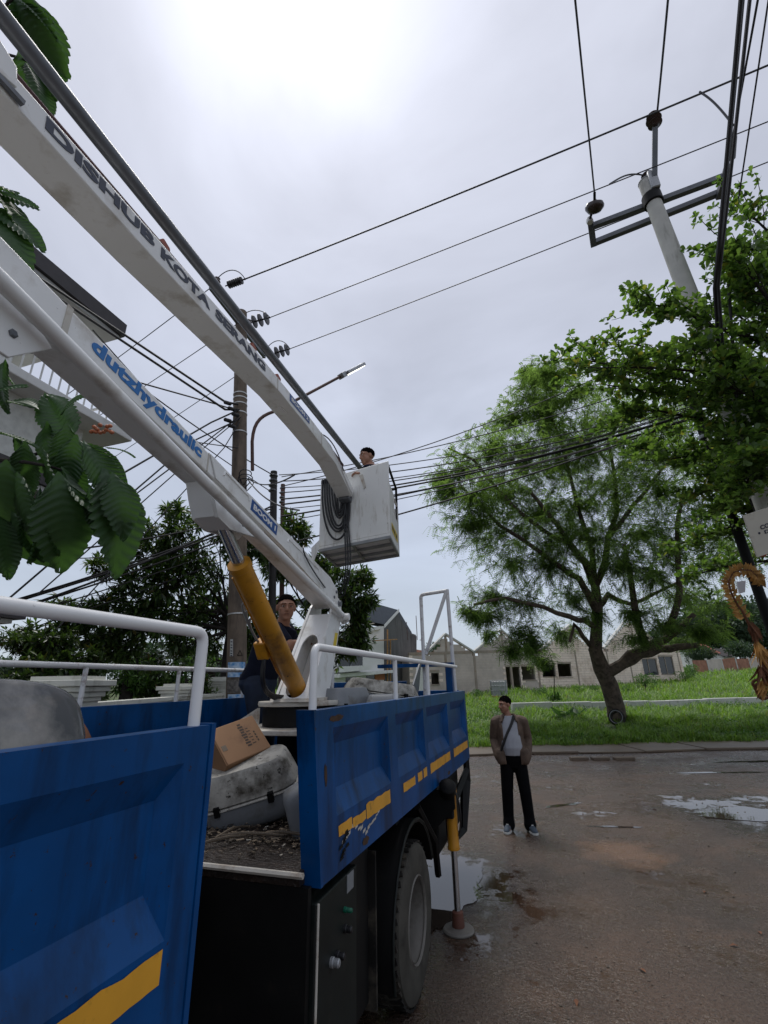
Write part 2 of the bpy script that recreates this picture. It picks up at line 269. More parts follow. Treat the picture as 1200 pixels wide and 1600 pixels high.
# ---------------------------------------------------------------- helpers
WORLD = {}
def link(name, me, m=None):
    o = bpy.data.objects.new(name, me); sc.collection.objects.link(o)
    if m is not None and me is not None:
        for mm in (m if isinstance(m, (list, tuple)) else [m]): me.materials.append(mm)
    return o
def props(o, label=None, cat=None, group=None, kind=None):
    if label: o['label'] = label
    if cat: o['category'] = cat
    if group: o['group'] = group
    if kind: o['kind'] = kind
    return o
def thing(name, label, cat, loc=(0, 0, 0), group=None):
    o = bpy.data.objects.new(name, None); sc.collection.objects.link(o); o.location = Vector([float(v) for v in loc]); o.empty_display_size = 0.2
    WORLD[o] = Vector(o.location); return props(o, label, cat, group)
def smooth(me, ang=35):
    if len(me.polygons): me.polygons.foreach_set('use_smooth', [True]*len(me.polygons))
    try: me.set_sharp_from_angle(angle=radians(ang))
    except Exception: pass
def orth(d):
    d = Vector(d).normalized(); a = Vector((0, 0, 1)) if abs(d.z) < 0.9 else Vector((1, 0, 0))
    x = d.cross(a).normalized(); return x, d.cross(x).normalized()
class MB:
    def __init__(s): s.v = []; s.f = []
    def add(s, vs, fs):
        n = len(s.v); s.v += [tuple(float(c) for c in v) for v in vs]; s.f += [tuple(i+n for i in f) for f in fs]; return s
    def box(s, c, size, R=None):
        hx, hy, hz = [q/2 for q in size]; vs = [Vector((sx*hx, sy*hy, sz*hz)) for sx in (-1, 1) for sy in (-1, 1) for sz in (-1, 1)]
        if R is not None: vs = [R@v for v in vs]
        c = Vector([float(q) for q in c])
        return s.add([v+c for v in vs], [(0, 1, 3, 2), (4, 6, 7, 5), (0, 4, 5, 1), (2, 3, 7, 6), (0, 2, 6, 4), (1, 5, 7, 3)])
    def box2(s, a, b): return s.box([(a[i]+b[i])/2 for i in range(3)], [abs(b[i]-a[i]) for i in range(3)])
    def tube(s, pts, r, n=10, cap=True):
        pts = [Vector([float(c) for c in p]) for p in pts]; k = len(pts); rs = r if isinstance(r, (list, tuple)) else [r]*k
        x = None; rings = []
        for i, p in enumerate(pts):
            d = (pts[min(i+1, k-1)]-pts[max(i-1, 0)])
            if d.length < 1e-9: d = Vector((0, 0, 1))
            d.normalize()
            if x is None: x, _ = orth(d)
            else:
                x = x - d*x.dot(d)
                if x.length < 1e-6: x, _ = orth(d)
                x.normalize()
            y = d.cross(x); rings.append([p + (x*cos(2*pi*j/n)+y*sin(2*pi*j/n))*rs[i] for j in range(n)])
        vs = [v for rg_ in rings for v in rg_]; fs = []
        for i in range(k-1):
            for j in range(n): fs.append((i*n+j, i*n+(j+1) % n, (i+1)*n+(j+1) % n, (i+1)*n+j))
        if cap: fs.append(tuple(reversed(range(n)))); fs.append(tuple((k-1)*n+j for j in range(n)))
        return s.add(vs, fs)
    def lathe(s, prof, o, axis=(0, 0, 1), n=20, cap=True):
        a = Vector([float(c) for c in axis]).normalized(); x, y = orth(a); o = Vector([float(c) for c in o]); vs = []
        for (r, h) in prof: vs += [o + a*h + (x*cos(2*pi*j/n)+y*sin(2*pi*j/n))*max(r, 1e-4) for j in range(n)]
        fs = []
        for i in range(len(prof)-1):
            for j in range(n): fs.append((i*n+j, i*n+(j+1) % n, (i+1)*n+(j+1) % n, (i+1)*n+j))
        if cap: fs.append(tuple(reversed(range(n)))); fs.append(tuple((len(prof)-1)*n+j for j in range(n)))
        return s.add(vs, fs)
    def prism(s, poly, ev):        # polygon of 3D points pushed along ev
        ev = Vector([float(c) for c in ev]); p = [Vector([float(c) for c in q]) for q in poly]; n = len(p)
        return s.add(p+[q+ev for q in p], [tuple(reversed(range(n))), tuple(range(n, 2*n))]+[(i, (i+1) % n, n+(i+1) % n, n+i) for i in range(n)])
    def ell(s, c, r, R=None, n=12, k=8):
        c = Vector([float(q) for q in c]); vs = []; fs = []
        for i in range(k+1):
            t = pi*i/k
            for j in range(n):
                p = 2*pi*j/n; v = Vector((r[0]*sin(t)*cos(p), r[1]*sin(t)*sin(p), r[2]*cos(t)))
                if i in (0, k): v = Vector((1e-4*cos(p), 1e-4*sin(p), r[2]*cos(t)))
                vs.append(c+(R@v if R is not None else v))
        for i in range(k):
            for j in range(n): fs.append((i*n+j, (i+1)*n+j, (i+1)*n+(j+1) % n, i*n+(j+1) % n))
        fs.append(tuple(range(n))); fs.append(tuple(reversed(range(k*n, (k+1)*n)))); return s.add(vs, fs)
    def cap(s, a, ra, b, rb, n=12):          # tapered capsule
        a = Vector([float(c) for c in a]); b = Vector([float(c) for c in b]); d = b-a; ln = d.length
        prof = [(ra*sin(t), -ra*cos(t)) for t in (0.02, 0.5, 1.0, pi/2)] + [(rb*sin(t), ln+rb*cos(t)) for t in (pi/2, 1.0, 0.5, 0.02)]
        return s.lathe(prof, a, d, n)
    def loft(s, rings, n=18):                 # rings: (centre, rx, ry, xdir, ydir)
        vs = []; fs = []
        for (c, rx, ry, xd, yd) in rings:
            c = Vector([float(q) for q in c]); xd = Vector([float(q) for q in xd]); yd = Vector([float(q) for q in yd])
            for j in range(n):
                a = 2*pi*j/n; vs.append(c+xd*(rx*cos(a))+yd*(ry*sin(a)))
        k = len(rings)
        for i in range(k-1):
            for j in range(n): fs.append((i*n+j, i*n+(j+1) % n, (i+1)*n+(j+1) % n, (i+1)*n+j))
        fs.append(tuple(reversed(range(n)))); fs.append(tuple((k-1)*n+j for j in range(n))); return s.add(vs, fs)
    def mesh(s, name, sm=True, off=None, fixn=True):
        me = bpy.data.meshes.new(name); vs = s.v if off is None else [(a-off[0], b-off[1], c-off[2]) for a, b, c in s.v]
        me.from_pydata(vs, [], s.f); me.update()
        if fixn:
            bm = bmesh.new(); bm.from_mesh(me); bmesh.ops.recalc_face_normals(bm, faces=bm.faces); bm.to_mesh(me); bm.free()
        if sm: smooth(me)
        return me
def wpos(p):
    return WORLD.get(p, Vector((0, 0, 0)))
def part(name, mb, m, parent, label=None, kind=None, bevel=0.0, sm=True, local=False):
    me = mb.mesh(name, sm) if isinstance(mb, MB) else mb
    o = link(name, me, m); o.parent = parent
    if parent is not None and not local: o.location = -wpos(parent)
    props(o, label, kind=kind)
    if bevel:
        b = o.modifiers.new('bevel', 'BEVEL'); b.width = bevel; b.segments = 2; b.limit_method = 'ANGLE'; b.angle_limit = radians(40)
    return o
def solo(name, mb, m, label, cat, group=None, kind=None, org=None, bevel=0.0, sm=True):
    if org is None:
        a = np.array(mb.v); org = ((a[:, 0].min()+a[:, 0].max())/2, (a[:, 1].min()+a[:, 1].max())/2, a[:, 2].min())
    org = tuple(float(c) for c in org)
    o = link(name, mb.mesh(name, sm, off=org), m); o.location = org; WORLD[o] = Vector(org)
    if bevel:
        b = o.modifiers.new('bevel', 'BEVEL'); b.width = bevel; b.segments = 2; b.limit_method = 'ANGLE'; b.angle_limit = radians(40)
    return props(o, label, cat, group, kind)
def mesh_np(name, V, Fc, sm=False):
    V = np.ascontiguousarray(V, dtype=np.float32).reshape(-1, 3); Fc = np.ascontiguousarray(Fc, dtype=np.int32)
    me = bpy.data.meshes.new(name); nf, k = Fc.shape
    me.vertices.add(len(V)); me.vertices.foreach_set('co', V.ravel()); me.loops.add(nf*k); me.loops.foreach_set('vertex_index', Fc.ravel())
    me.polygons.add(nf); me.polygons.foreach_set('loop_start', np.arange(0, nf*k, k, dtype=np.int32))
    if sm: me.polygons.foreach_set('use_smooth', np.ones(nf, dtype=bool))
    me.update(calc_edges=True); me.validate(); return me
def text_mesh(name, s, m, parent, o, xd, yd, length, height, bold=0.02, depth=0.002):
    cu = bpy.data.curves.new(name, 'FONT'); cu.body = s; cu.offset = bold; cu.extrude = 0.01; cu.resolution_u = 3
    ob = bpy.data.objects.new(name, cu); sc.collection.objects.link(ob)
    dg = bpy.context.evaluated_depsgraph_get(); me = bpy.data.meshes.new_from_object(ob.evaluated_get(dg)); bpy.data.objects.remove(ob); bpy.data.curves.remove(cu)
    n = len(me.vertices); a = np.empty(n*3, dtype=np.float32); me.vertices.foreach_get('co', a); a = a.reshape(-1, 3).astype(float)
    mn = a.min(0); mxv = a.max(0); base = 0.0 if mn[1] > -0.05 else mn[1]
    xd = np.array(xd, float); yd = np.array(yd, float); zd = np.cross(xd, yd); o = np.array(o, float)
    x = (a[:, 0]-mn[0])/(mxv[0]-mn[0])*length; y = (a[:, 1]-mn[1])/(mxv[1]-mn[1])*height; z = (a[:, 2]-mn[2])/(mxv[2]-mn[2])*depth
    W_ = o+np.outer(x, xd)+np.outer(y, yd)+np.outer(z, zd)
    me.vertices.foreach_set('co', W_.astype(np.float32).ravel()); me.update()
    me.materials.clear(); ob2 = link(name, me, m); ob2.parent = parent
    if parent in WORLD: ob2.location = -wpos(parent)
    return ob2
def bez(a, b, c, d, n=16):
    a, b, c, d = [np.array(q, float) for q in (a, b, c, d)]
    return [a*(1-t)**3+3*b*t*(1-t)**2+3*c*t*t*(1-t)+d*t**3 for t in np.linspace(0, 1, n)]
def sag(a, b, s, n=14):
    a = np.array(a, float); b = np.array(b, float)
    return [a+(b-a)*t-np.array([0, 0, s*4*t*(1-t)]) for t in np.linspace(0, 1, n)]
def remesh(mb, name, voxel, it=3):
    me = mb.mesh(name+'_raw', False); ob = bpy.data.objects.new('tmp', me); sc.collection.objects.link(ob)
    r = ob.modifiers.new('r', 'REMESH'); r.mode = 'VOXEL'; r.voxel_size = voxel; r.use_smooth_shade = True
    if it: s_ = ob.modifiers.new('s', 'SMOOTH'); s_.iterations = it; s_.factor = 0.5
    dg = bpy.context.evaluated_depsgraph_get(); out = bpy.data.meshes.new_from_object(ob.evaluated_get(dg)); out.name = name
    bpy.data.objects.remove(ob); bpy.data.meshes.remove(me); out.materials.clear()
    if len(out.polygons): out.polygons.foreach_set('use_smooth', [True]*len(out.polygons))
    return out
# ================================================================ SETTING
E0 = np.array([-2.47, 15.89]); EH = np.array([8.59, 2.79]); EH /= np.linalg.norm(EH); NH = np.array([-EH[1], EH[0]])
def edge_s(x, y): return (x-E0[0])*NH[0]+(y-E0[1])*NH[1]
def ground_z(x, y):
    s = edge_s(x, y); z = 0.05*min(max(s, 0), 62)
    if s > 0.5: z += 0.10*mnoise.noise(Vector((x*0.22, y*0.22, 0)))*min(1, (s-0.5)/4)
    return z
def on_ground(px, py):
    r = ray(px, py); t0 = 1.0
    for i in range(4000):
        p = CAM+r*t0
        if p[2] <= 0.05*min(max(edge_s(p[0], p[1]), 0), 62): return p
        t0 += 0.05
    return CAM+r*t0
def st(t, s): return E0+EH*t+NH*s        # position along / beyond the road edge

mb = MB(); G = 900
mb.add([(-G, -G, -0.35), (G, -G, -0.35), (G, G, -0.35), (-G, G, -0.35)], [(0, 1, 2, 3)])
props(link('ground', mb.mesh('ground'), M['earth']), kind='structure')
mb = MB(); a = st(-70, 0.02); b = st(80, 0.02)
mb.add([(a[0], -40, 0), (b[0], -40, 0), (b[0], b[1], 0), (a[0], a[1], 0)], [(0, 1, 2, 3)])
mb.add([(a[0], -40, -0.34), (b[0], -40, -0.34), (b[0], b[1], -0.34), (a[0], a[1], -0.34)], [(3, 2, 1, 0)])
props(link('road', mb.mesh('road', fixn=False), M['asphalt']), kind='structure')
# grassy lot rising from the road
ns_, ntt = 70, 120; vs = []; fs = []
for i in range(ns_+1):
    s = 0.02+90*(i/ns_)**1.5
    for j in range(ntt+1):
        p = st(-70+150*j/ntt, s); z = ground_z(p[0], p[1])
        vs.append((p[0], p[1], z+(0.004 if i else 0.0)))
for i in range(ns_):
    for j in range(ntt): fs.append((i*(ntt+1)+j, i*(ntt+1)+j+1, (i+1)*(ntt+1)+j+1, (i+1)*(ntt+1)+j))
mb = MB().add(vs, fs); lot = props(link('terrain', mb.mesh('terrain'), M['soil']), kind='structure')
# concrete edge strip, slab by slab
pv = thing('pavement', None, None); pv['kind'] = 'structure'
proto = None
for i in range(9):
    t0 = -2.6+i*1.75; q = []
    if t0 > 11: break
    w0 = 1.75 + 0.1*sin(i*2.1)
    pts = [st(t0+0.02, -w0), st(t0+1.73, -1.75-0.1*sin((i+1)*2.1)), st(t0+1.73, -0.02), st(t0+0.02, -0.02)]
    m_ = MB().prism([(p[0], p[1], 0.004) for p in pts], (0, 0, 0.035+0.012*(i % 3)))
    part('slab', m_, M['slab'], pv, bevel=0.008)
# broken kerb stones along the strip
for px in (905, 938, 975):
    p = on_z(px, 1189 if px < 900 else 1187, 0.0); R = Matrix.Rotation(math.atan2(EH[1], EH[0])+random.uniform(-.06, .06), 3, 'Z')
    part('kerb_stone', MB().box((p[0], p[1], 0.03), (random.uniform(0.4, 0.62), 0.2, 0.07), R), M['slab'], pv, bevel=0.012)
# white kerb through the grass
k0 = on_ground(800, 1113); k1 = on_ground(1198, 1101); kd = (k1-k0); kd2 = np.array([kd[0], kd[1]]); kl = np.linalg.norm(kd2); kd2 /= kl
kb = thing('kerb', 'long low pale concrete kerb running through the grass behind the tree', 'kerb', (k0[0], k0[1], ground_z(k0[0], k0[1])))
nk = int((kl+10)/1.0)
for i in range(nk):
    p = k0[:2]+kd2*(i*1.0+0.5); z = ground_z(p[0], p[1]); R = Matrix.Rotation(math.atan2(kd2[1], kd2[0])+random.uniform(-.015, .015), 3, 'Z')
    part('kerb_stone', MB().box((p[0], p[1], z+0.17), (0.985, 0.35, 0.42+random.uniform(-.03, .03)), R), M['kerb'], kb, bevel=0.02)
# puddles: thin sheets of water lying on the road
def puddle(cpx, cpy, rx, ry, rot, seed, jag=0.35):
    c = on_z(cpx, cpy, 0.0); n = 72; vs = [(c[0], c[1], 0.005)]
    for i in range(n):
        a = 2*pi*i/n; k = 1+jag*mnoise.fractal(Vector((cos(a)*1.3+seed, sin(a)*1.3, seed)), 0.6, 2.0, 5)*1.6
        x, y = rx*k*cos(a), ry*k*sin(a); vs.append((c[0]+x*cos(rot)-y*sin(rot), c[1]+x*sin(rot)+y*cos(rot), 0.005))
    m_ = MB().add(vs, [(0, i+1, (i+1) % n+1) for i in range(n)])
    props(link('puddle', m_.mesh('puddle'), M['puddle']), kind='structure')
puddle(690, 1390, 0.34, 0.85, 0.0, 1.7, 0.22)
puddle(1168, 1272, 0.70, 0.32, 0.12, 5.2, 0.3)
puddle(1140, 1207, 0.9, 0.07, 0.25, 3.3, 0.5)
puddle(1185, 1190, 0.9, 0.09, 0.3, 11.3, 0.5)
puddle(885, 1258, 0.35, 0.05, 0.7, 15.1, 0.6)
puddle(950, 1292, 0.30, 0.03, 0.15, 17.1, 0.5)

# ================================================================ TRUCK
XS = -1.0; XF = -3.0; YH = -1.6; YT = 6.32; ZT = 1.79; ZB = 1.06; ZFL = 1.17
trk = thing('bucket_truck', 'blue dump-sided bucket truck with white folded crane arms, parked at the left', 'truck', (-2.0, 2.4, 0))
def side_panel(x, y0, y1, recs, out, name='side_panel', label=None):
    """pressed steel side: flat face with recessed fields; out = +1 faces +x"""
    mb = MB(); dpt = 0.045*out; z0, z1 = ZB, ZT; zr = (1.30, 1.70); zi = (1.405, 1.615)
    xs = x
    def q(*p): n = len(mb.v); mb.add([(a, b, c) for a, b, c in p], [tuple(range(len(p)))])
    ys = [y0]+[v for r in recs for v in r]+[y1]
    q((xs, y0, z0), (xs, y1, z0), (xs, y1, zr[0]), (xs, y0, zr[0])); q((xs, y0, zr[1]), (xs, y1, zr[1]), (xs, y1, z1), (xs, y0, z1))
    for i in range(0, len(ys), 2): q((xs, ys[i], zr[0]), (xs, ys[i+1], zr[0]), (xs, ys[i+1], zr[1]), (xs, ys[i], zr[1]))
    for (a, b) in recs:
        i0, i1 = a+0.045, b-0.045; xi = xs-dpt
        q((xs, a, zr[0]), (xs, b, zr[0]), (xi, i1, zi[0]), (xi, i0, zi[0])); q((xi, i0, zi[1]), (xi, i1, zi[1]), (xs, b, zr[1]), (xs, a, zr[1]))
        q((xs, a, zr[0]), (xi, i0, zi[0]), (xi, i0, zi[1]), (xs, a, zr[1])); q((xi, i1, zi[0]), (xs, b, zr[0]), (xs, b, zr[1]), (xi, i1, zi[1]))
        q((xi, i0, zi[0]), (xi, i1, zi[0]), (xi, i1, zi[1]), (xi, i0, zi[1]))
    xb = xs-0.06*out
    q((xb, y0, z0), (xb, y1, z0), (xb, y1, z1), (xb, y0, z1)); q((xs, y0, z1), (xs, y1, z1), (xb, y1, z1), (xb, y0, z1)); q((xs, y0, z0), (xs, y1, z0), (xb, y1, z0), (xb, y0, z0))
    q((xs, y0, z0), (xs, y0, z1), (xb, y0, z1), (xb, y0, z0)); q((xs, y1, z0), (xs, y1, z1), (xb, y1, z1), (xb, y1, z0))
    return part(name, mb.mesh(name, False), M['blue'], trk, label)
rustm0 = mat('rust_stain', (0.055, 0.026, 0.012), 0.8, var=0.5, scale=30)
RR = [(2.24, 3.10), (3.27, 4.06), (4.17, 5.09), (5.26, 6.22)]
rearp = side_panel(XS, 2.06, YT, RR, 1, label='blue pressed steel side panel behind the gap, with broken yellow tape')
def skew_near_end(o):      # the open end of this panel leans, its foot further back than its head
    for v in o.data.vertices:
        k = (YT-v.co.y)/(YT-2.06); dz = ZT-v.co.z; v.co.y += dz*0.155*max(0, k); v.co.z += max(0, min(1, dz/.73))*(0.045*k-0.035*(1-k))
skew_near_end(rearp)
leftp = side_panel(XS, YH, 1.33, [(-1.5, -0.2), (-0.05, 1.23)], 1, label='blue pressed steel side panel nearest the viewer')
side_panel(XF, YH, YT, [(-1.5, -0.2), (-0.05, 1.2), (1.4, 2.9), (3.1, 4.6), (4.8, 6.2)], -1)
# end posts of the panels either side of the gap
skew_near_end(part('panel_post', MB().box2((XS-0.085, 2.035, ZB-0.0), (XS+0.004, 2.058, ZT+0.004)), M['blue'], trk))
part('panel_post', MB().box2((XS-0.085, 1.332, ZB-0.04), (XS+0.004, 1.352, ZT+0.004)), M['blue'], trk)
# reflective tape with torn edges
def stripe(y0, y1, z0, z1, seed, par):
    n = max(4, int((y1-y0)/0.03)); up_ = []; lo = []
    for i in range(n+1):
        y = y0+(y1-y0)*i/n; j = 0.008*mnoise.noise(Vector((y*14, seed, 0))); j2 = 0.006*mnoise.noise(Vector((y*17, seed, 5)))
        up_.append((y, z1+j)); lo.append((y, z0+j2))
    mb = MB(); vs = [(XS+0.0025, y, z) for y, z in up_]+[(XS+0.0025, y, z) for y, z in lo]
    mb.add(vs, [(i, i+1, n+1+i+1, n+1+i) for i in range(n)])
    o_ = part('reflective_stripe', mb, M['tape'], par)
    if par is rearp: skew_near_end(o_)
    return o_
stripe(2.25, 2.42, 1.205, 1.255, 1, rearp); stripe(2.43, 2.62, 1.20, 1.245, 2, rearp); stripe(2.63, 3.06, 1.195, 1.27, 3, rearp)
stripe(3.36, 3.68, 1.195, 1.25, 4, rearp); stripe(3.76, 3.90, 1.195, 1.255, 5, rearp); stripe(3.94, 4.06, 1.195, 1.26, 6, rearp)
stripe(4.19, 5.08, 1.19, 1.262, 7, rearp); stripe(5.28, 6.22, 1.185, 1.26, 8, rearp)
stripe(-0.05, 1.225, 1.215, 1.285, 9, leftp)
# scraped patches below the tape
mb = MB()
for i in range(16):
    y = 2.28+i*0.035; z = 1.165+0.03*sin(i*0.5)+random.uniform(-.012, .012); w = random.uniform(.01, .028)
    mb.add([(XS+0.0022, y, z), (XS+0.0022, y+0.04, z+w*0.3), (XS+0.0022, y+0.045, z+w), (XS+0.0022, y+0.006, z+w*0.7)], [(0, 1, 2, 3)])
skew_near_end(part('scrape', mb, M['rustp'], rearp))
mb = MB()
for i in range(9):
    y = 2.235+random.uniform(0, .1); z = 1.10+i*0.012; mb.add([(XS+0.0028, y, z), (XS+0.0028, y+0.05, z+.004), (XS+0.0028, y+0.04, z+.02), (XS+0.0028, y+0.01, z+0.016)], [(0, 1, 2, 3)])
skew_near_end(part('scrape', mb, M['black'], rearp))
for y0, z0, w_, h_, sd_ in ((2.20, 1.742, .17, .016, 1), (2.12, 1.50, .03, .05, 2), (2.55, 1.10, .10, .02, 3), (4.9, 1.09, .12, .015, 4)):
    n_ = 18; vs = [(XS+.0018, y0+w_*(.5+.5*cos(2*pi*i/n_))*(1+.3*mnoise.noise(Vector((i*.9, sd_, 0)))), z0+h_*sin(2*pi*i/n_)*(1+.6*mnoise.noise(Vector((i*1.3, sd_, 7))))) for i in range(n_)]
    skew_near_end(part('rust_stain', MB().add(vs, [tuple(range(n_))]), rustm0, rearp))
# bed floor, lip, step well
mb = MB(); mb.box2((XF+0.07, 2.10, ZFL-0.05), (XS-0.07, YT-0.03, ZFL)); mb.box2((XF+0.07, YH, ZFL-0.05), (-1.58, 2.098, ZFL)); mb.box2((-1.578, YH, ZFL-0.05), (XS-0.07, 1.30, ZFL))
bed = part('bed_floor', mb.mesh('bed_floor', False), M['floor'], trk)
part('floor_lip', MB().tube([(-1.585, 1.9, ZFL-0.01), (-1.575, 2.09, ZFL-0.008), (-1.05, 2.09, ZFL-0.008)], 0.012, 6), M['rustp'], trk)
mb = MB(); mb.box2((-1.60, 2.10, 0.25), (XS-0.03, 2.13, ZFL-0.052)); mb.box2((-1.63, 1.34, 0.68), (-1.603, 2.09, ZFL-0.052)); mb.box2((-2.3, 1.34, 0.25), (-2.27, 2.8, ZFL-0.052)); mb.box2((-2.26, 2.75, .25), (-1.61, 2.78, ZFL-.052)); part('step_well', mb.mesh('step_well', False), M['black'], trk)
part('step_tread', MB().prism([on_z(282, 1520, .62), on_z(372, 1459, .62), on_z(335, 1440, .62), on_z(282, 1455, .62)], (0, 0, .025)), M['floor'], trk)
part('edge_trim', MB().tube([(XS+0.002, 2.135, 0.30), (XS+0.001, 2.13, 0.6), (XS+0.003, 2.132, ZB)], 0.005, 6), M['rustp'], trk)
# tool panel, mudguard, chassis
tp = part('tool_panel', MB().box2((XS-0.5, 2.14, 0.36), (XS-0.012, 2.60, ZB-0.004)).mesh('tool_panel', False), M['dgreen'], trk, bevel=0.006)
def knob(y, z, r, m, nm): part(nm, MB().lathe([(r*1.2, 0), (r*1.2, .012), (r, .014), (r, .035), (r*.7, .04)], (XS-0.012, y, z), (1, 0, 0), 14), m, tp)
knob(2.30, 0.80, 0.016, M['galv'], 'selector_switch'); knob(2.355, 0.80, 0.014, M['hose'], 'selector_switch'); knob(2.44, 0.86, 0.014, M['hose'], 'push_button')
gm = mat('green_button', (0.0, 0.09, 0.05), 0.4); knob(2.44, 0.93, 0.010, gm, 'push_button')
part('data_plate', MB().box2((XS-0.0125, 2.47, 0.98), (XS-0.009, 2.55, 1.05)), M['lampg'], tp)
mb = MB(); n = 14; wc = (3.70, 0.43)
arc = [(wc[0]+0.54*cos(a), wc[1]+0.56*sin(a)) for a in np.linspace(radians(196), radians(20), n)]
arc2 = [(wc[0]+0.52*cos(a), wc[1]+0.54*sin(a)) for a in np.linspace(radians(196), radians(20), n)]
vs = [(XS-0.45, y, z) for y, z in arc]+[(XS-0.01, y, z) for y, z in arc]+[(XS-0.01, y, z) for y, z in arc2]+[(XS-0.45, y, z) for y, z in arc2]
fs = []
for i in range(n-1):
    for k in range(4): fs.append((k*n+i, k*n+i+1, ((k+1) % 4)*n+i+1, ((k+1) % 4)*n+i))
mb.add(vs, fs); part('mudguard', mb, M['black'], trk)
part('mudguard_edge', MB().tube([(XS-0.012, y, z) for y, z in arc], 0.008, 6), M['dgreen'], trk)
part('mudflap', MB().box2((XS-0.45, 2.98, 0.30), (XS-0.05, 3.0, 1.0)), M['rubber'], trk)
part('inner_guard', MB().box2((XS-0.40, 2.605, 0.34), (XS-0.09, 2.97, ZB-0.004)).mesh('inner_guard', False), M['black'], trk)
mb = MB(); 
for x in (-1.78, -2.3): mb.box2((x-0.05, YH, 0.72), (x+0.05, YT-0.1, 0.98))
for y in (-1.2, -.4, .4, 1.2, 2.8, 3.6, 4.4, 5.2, 6.0): mb.box2((-2.9, y-0.04, 0.985), (-1.1, y+0.04, 1.055))
mb.tube([(-2.7, wc[0], wc[1]), (-1.3, wc[0], wc[1])], 0.09, 12); part('chassis', mb.mesh('chassis', False), M['black'], trk)
def wheel(xo, y, sgn):
    prof = [(r*1.06, h) for r, h in [(0.20, -0.10), (0.24, -0.115), (0.34, -0.118), (0.385, -0.10), (0.402, -0.06), (0.405, 0), (0.402, 0.06), (0.385, 0.10), (0.34, 0.118), (0.24, 0.115), (0.20, 0.10)]]
    xc = xo-0.118*sgn
    ty = part('wheel', MB().lathe([(0.17, -0.09*sgn), (0.19, -.1*sgn), (0.19, -.09*sgn), (0.17, -.085*sgn)], (xc, y, wc[1]), (1, 0, 0), 30), M['rim'], trk)
    part('tyre', MB().lathe(prof, (xc, y, wc[1]), (1, 0, 0), 48, cap=False), M['sidewall'], ty)
    # tread lugs
    mb = MB()
    for i in range(44):
        a = 2*pi*i/44; R = Matrix.Rotation(a, 3, 'X')
        for s in (-1, 1):
            c = R@Vector((0, 0, 0.425)); mb.box((xc+s*0.052, y+c.y, wc[1]+c.z), (0.085, 0.030, 0.014), R@Matrix.Rotation(s*0.3, 3, 'Z'))
    o = part('tread', mb, M['rubber'], ty); 
    rp = [(0.240, 0.106), (0.228, 0.116), (0.218, 0.10), (0.208, 0.03), (0.200, -0.06), (0.16, -0.085), (0.13, -0.07), (0.09, -0.06), (0.085, 0.0), (0.05, 0.01), (0.001, 0.012)]
    part('rim', MB().lathe([(r, h*sgn) for r, h in rp], (xc, y, wc[1]), (1, 0, 0), 40, cap=False), M['rim'], ty)
    mb = MB()
    for i in range(6):
        a = 2*pi*i/6; mb.lathe([(.013, 0), (.013, .03), (.008, .034)], (xc-0.085*sgn, y+.11*cos(a), wc[1]+.11*sin(a)), (sgn, 0, 0), 8)
    part('wheel_nut', mb, M['black'], ty, kind='stuff')
wheel(XS+0.0, wc[0], 1); wheel(XS-0.28, wc[0], 1); wheel(XF, wc[0], -1); wheel(XF+0.28, wc[0], -1); wheel(XS, -2.2, 1); wheel(XF, -2.2, -1)
# tailgate and front bulkhead
part('tailgate', MB().box2((XF+0.07, YT-0.05, ZB), (-1.75, YT, 1.92)).mesh('tg', False), M['blue'], trk, bevel=0.01)
part('tailgate', MB().box2((-1.74, YT-0.05, ZB), (XS-0.07, YT, 1.80)).mesh('tg', False), M['blue'], trk, bevel=0.01)
part('bulkhead', MB().box2((XF+0.07, YH, ZB), (XS-0.07, YH+0.05, 2.1)).mesh('bh', False), M['blue'], trk)
mb = MB(); mb.box2((XF+0.2, -3.1, 0.6), (XS-0.1, -1.7, 2.35)); part('cab', mb.mesh('cab', False), M['white'], trk, bevel=0.12)
# guard rails
def rail(pts, r, posts, zb, m, nm='guard_rail'):
    mb = MB().tube(pts, r, 12); g = part(nm, mb, m, trk)
    for (x, y, z) in posts: part('rail_post', MB().tube([(x, y, zb), (x, y, z)], r*0.86, 10), m, g)
def elbow(a, c, b, r, n=7):       # rounded corner through c
    a, c, b = [np.array(q, float) for q in (a, c, b)]; p0 = c+(a-c)/np.linalg.norm(a-c)*r; p1 = c+(b-c)/np.linalg.norm(b-c)*r
    return [a]+[p0*(1-t)**2+2*c*t*(1-t)+p1*t*t for t in np.linspace(0, 1, n)]+[b]
xr = XS-0.035
rail(elbow((xr, -1.5, 2.065), (xr, 1.295, 2.065), (xr, 1.295, ZT), 0.040), 0.0175, [(xr, -0.6, 2.065)], ZT, M['rail'])
rail(elbow((xr, 6.0, 2.07), (xr, 2.10, 2.07), (xr, 2.10, ZT), 0.045), 0.0185, [(xr, 3.42, 2.07), (xr, 4.45, 2.07)], ZT, M['rail'])
xf = XF+0.035
rail([(xf, -1.5, 2.05), (xf, 6.0, 2.05)], 0.019, [(xf, y, 2.05) for y in (1.9, 2.55, 3.45, 4.4, 5.6)], ZT, M['railw'])
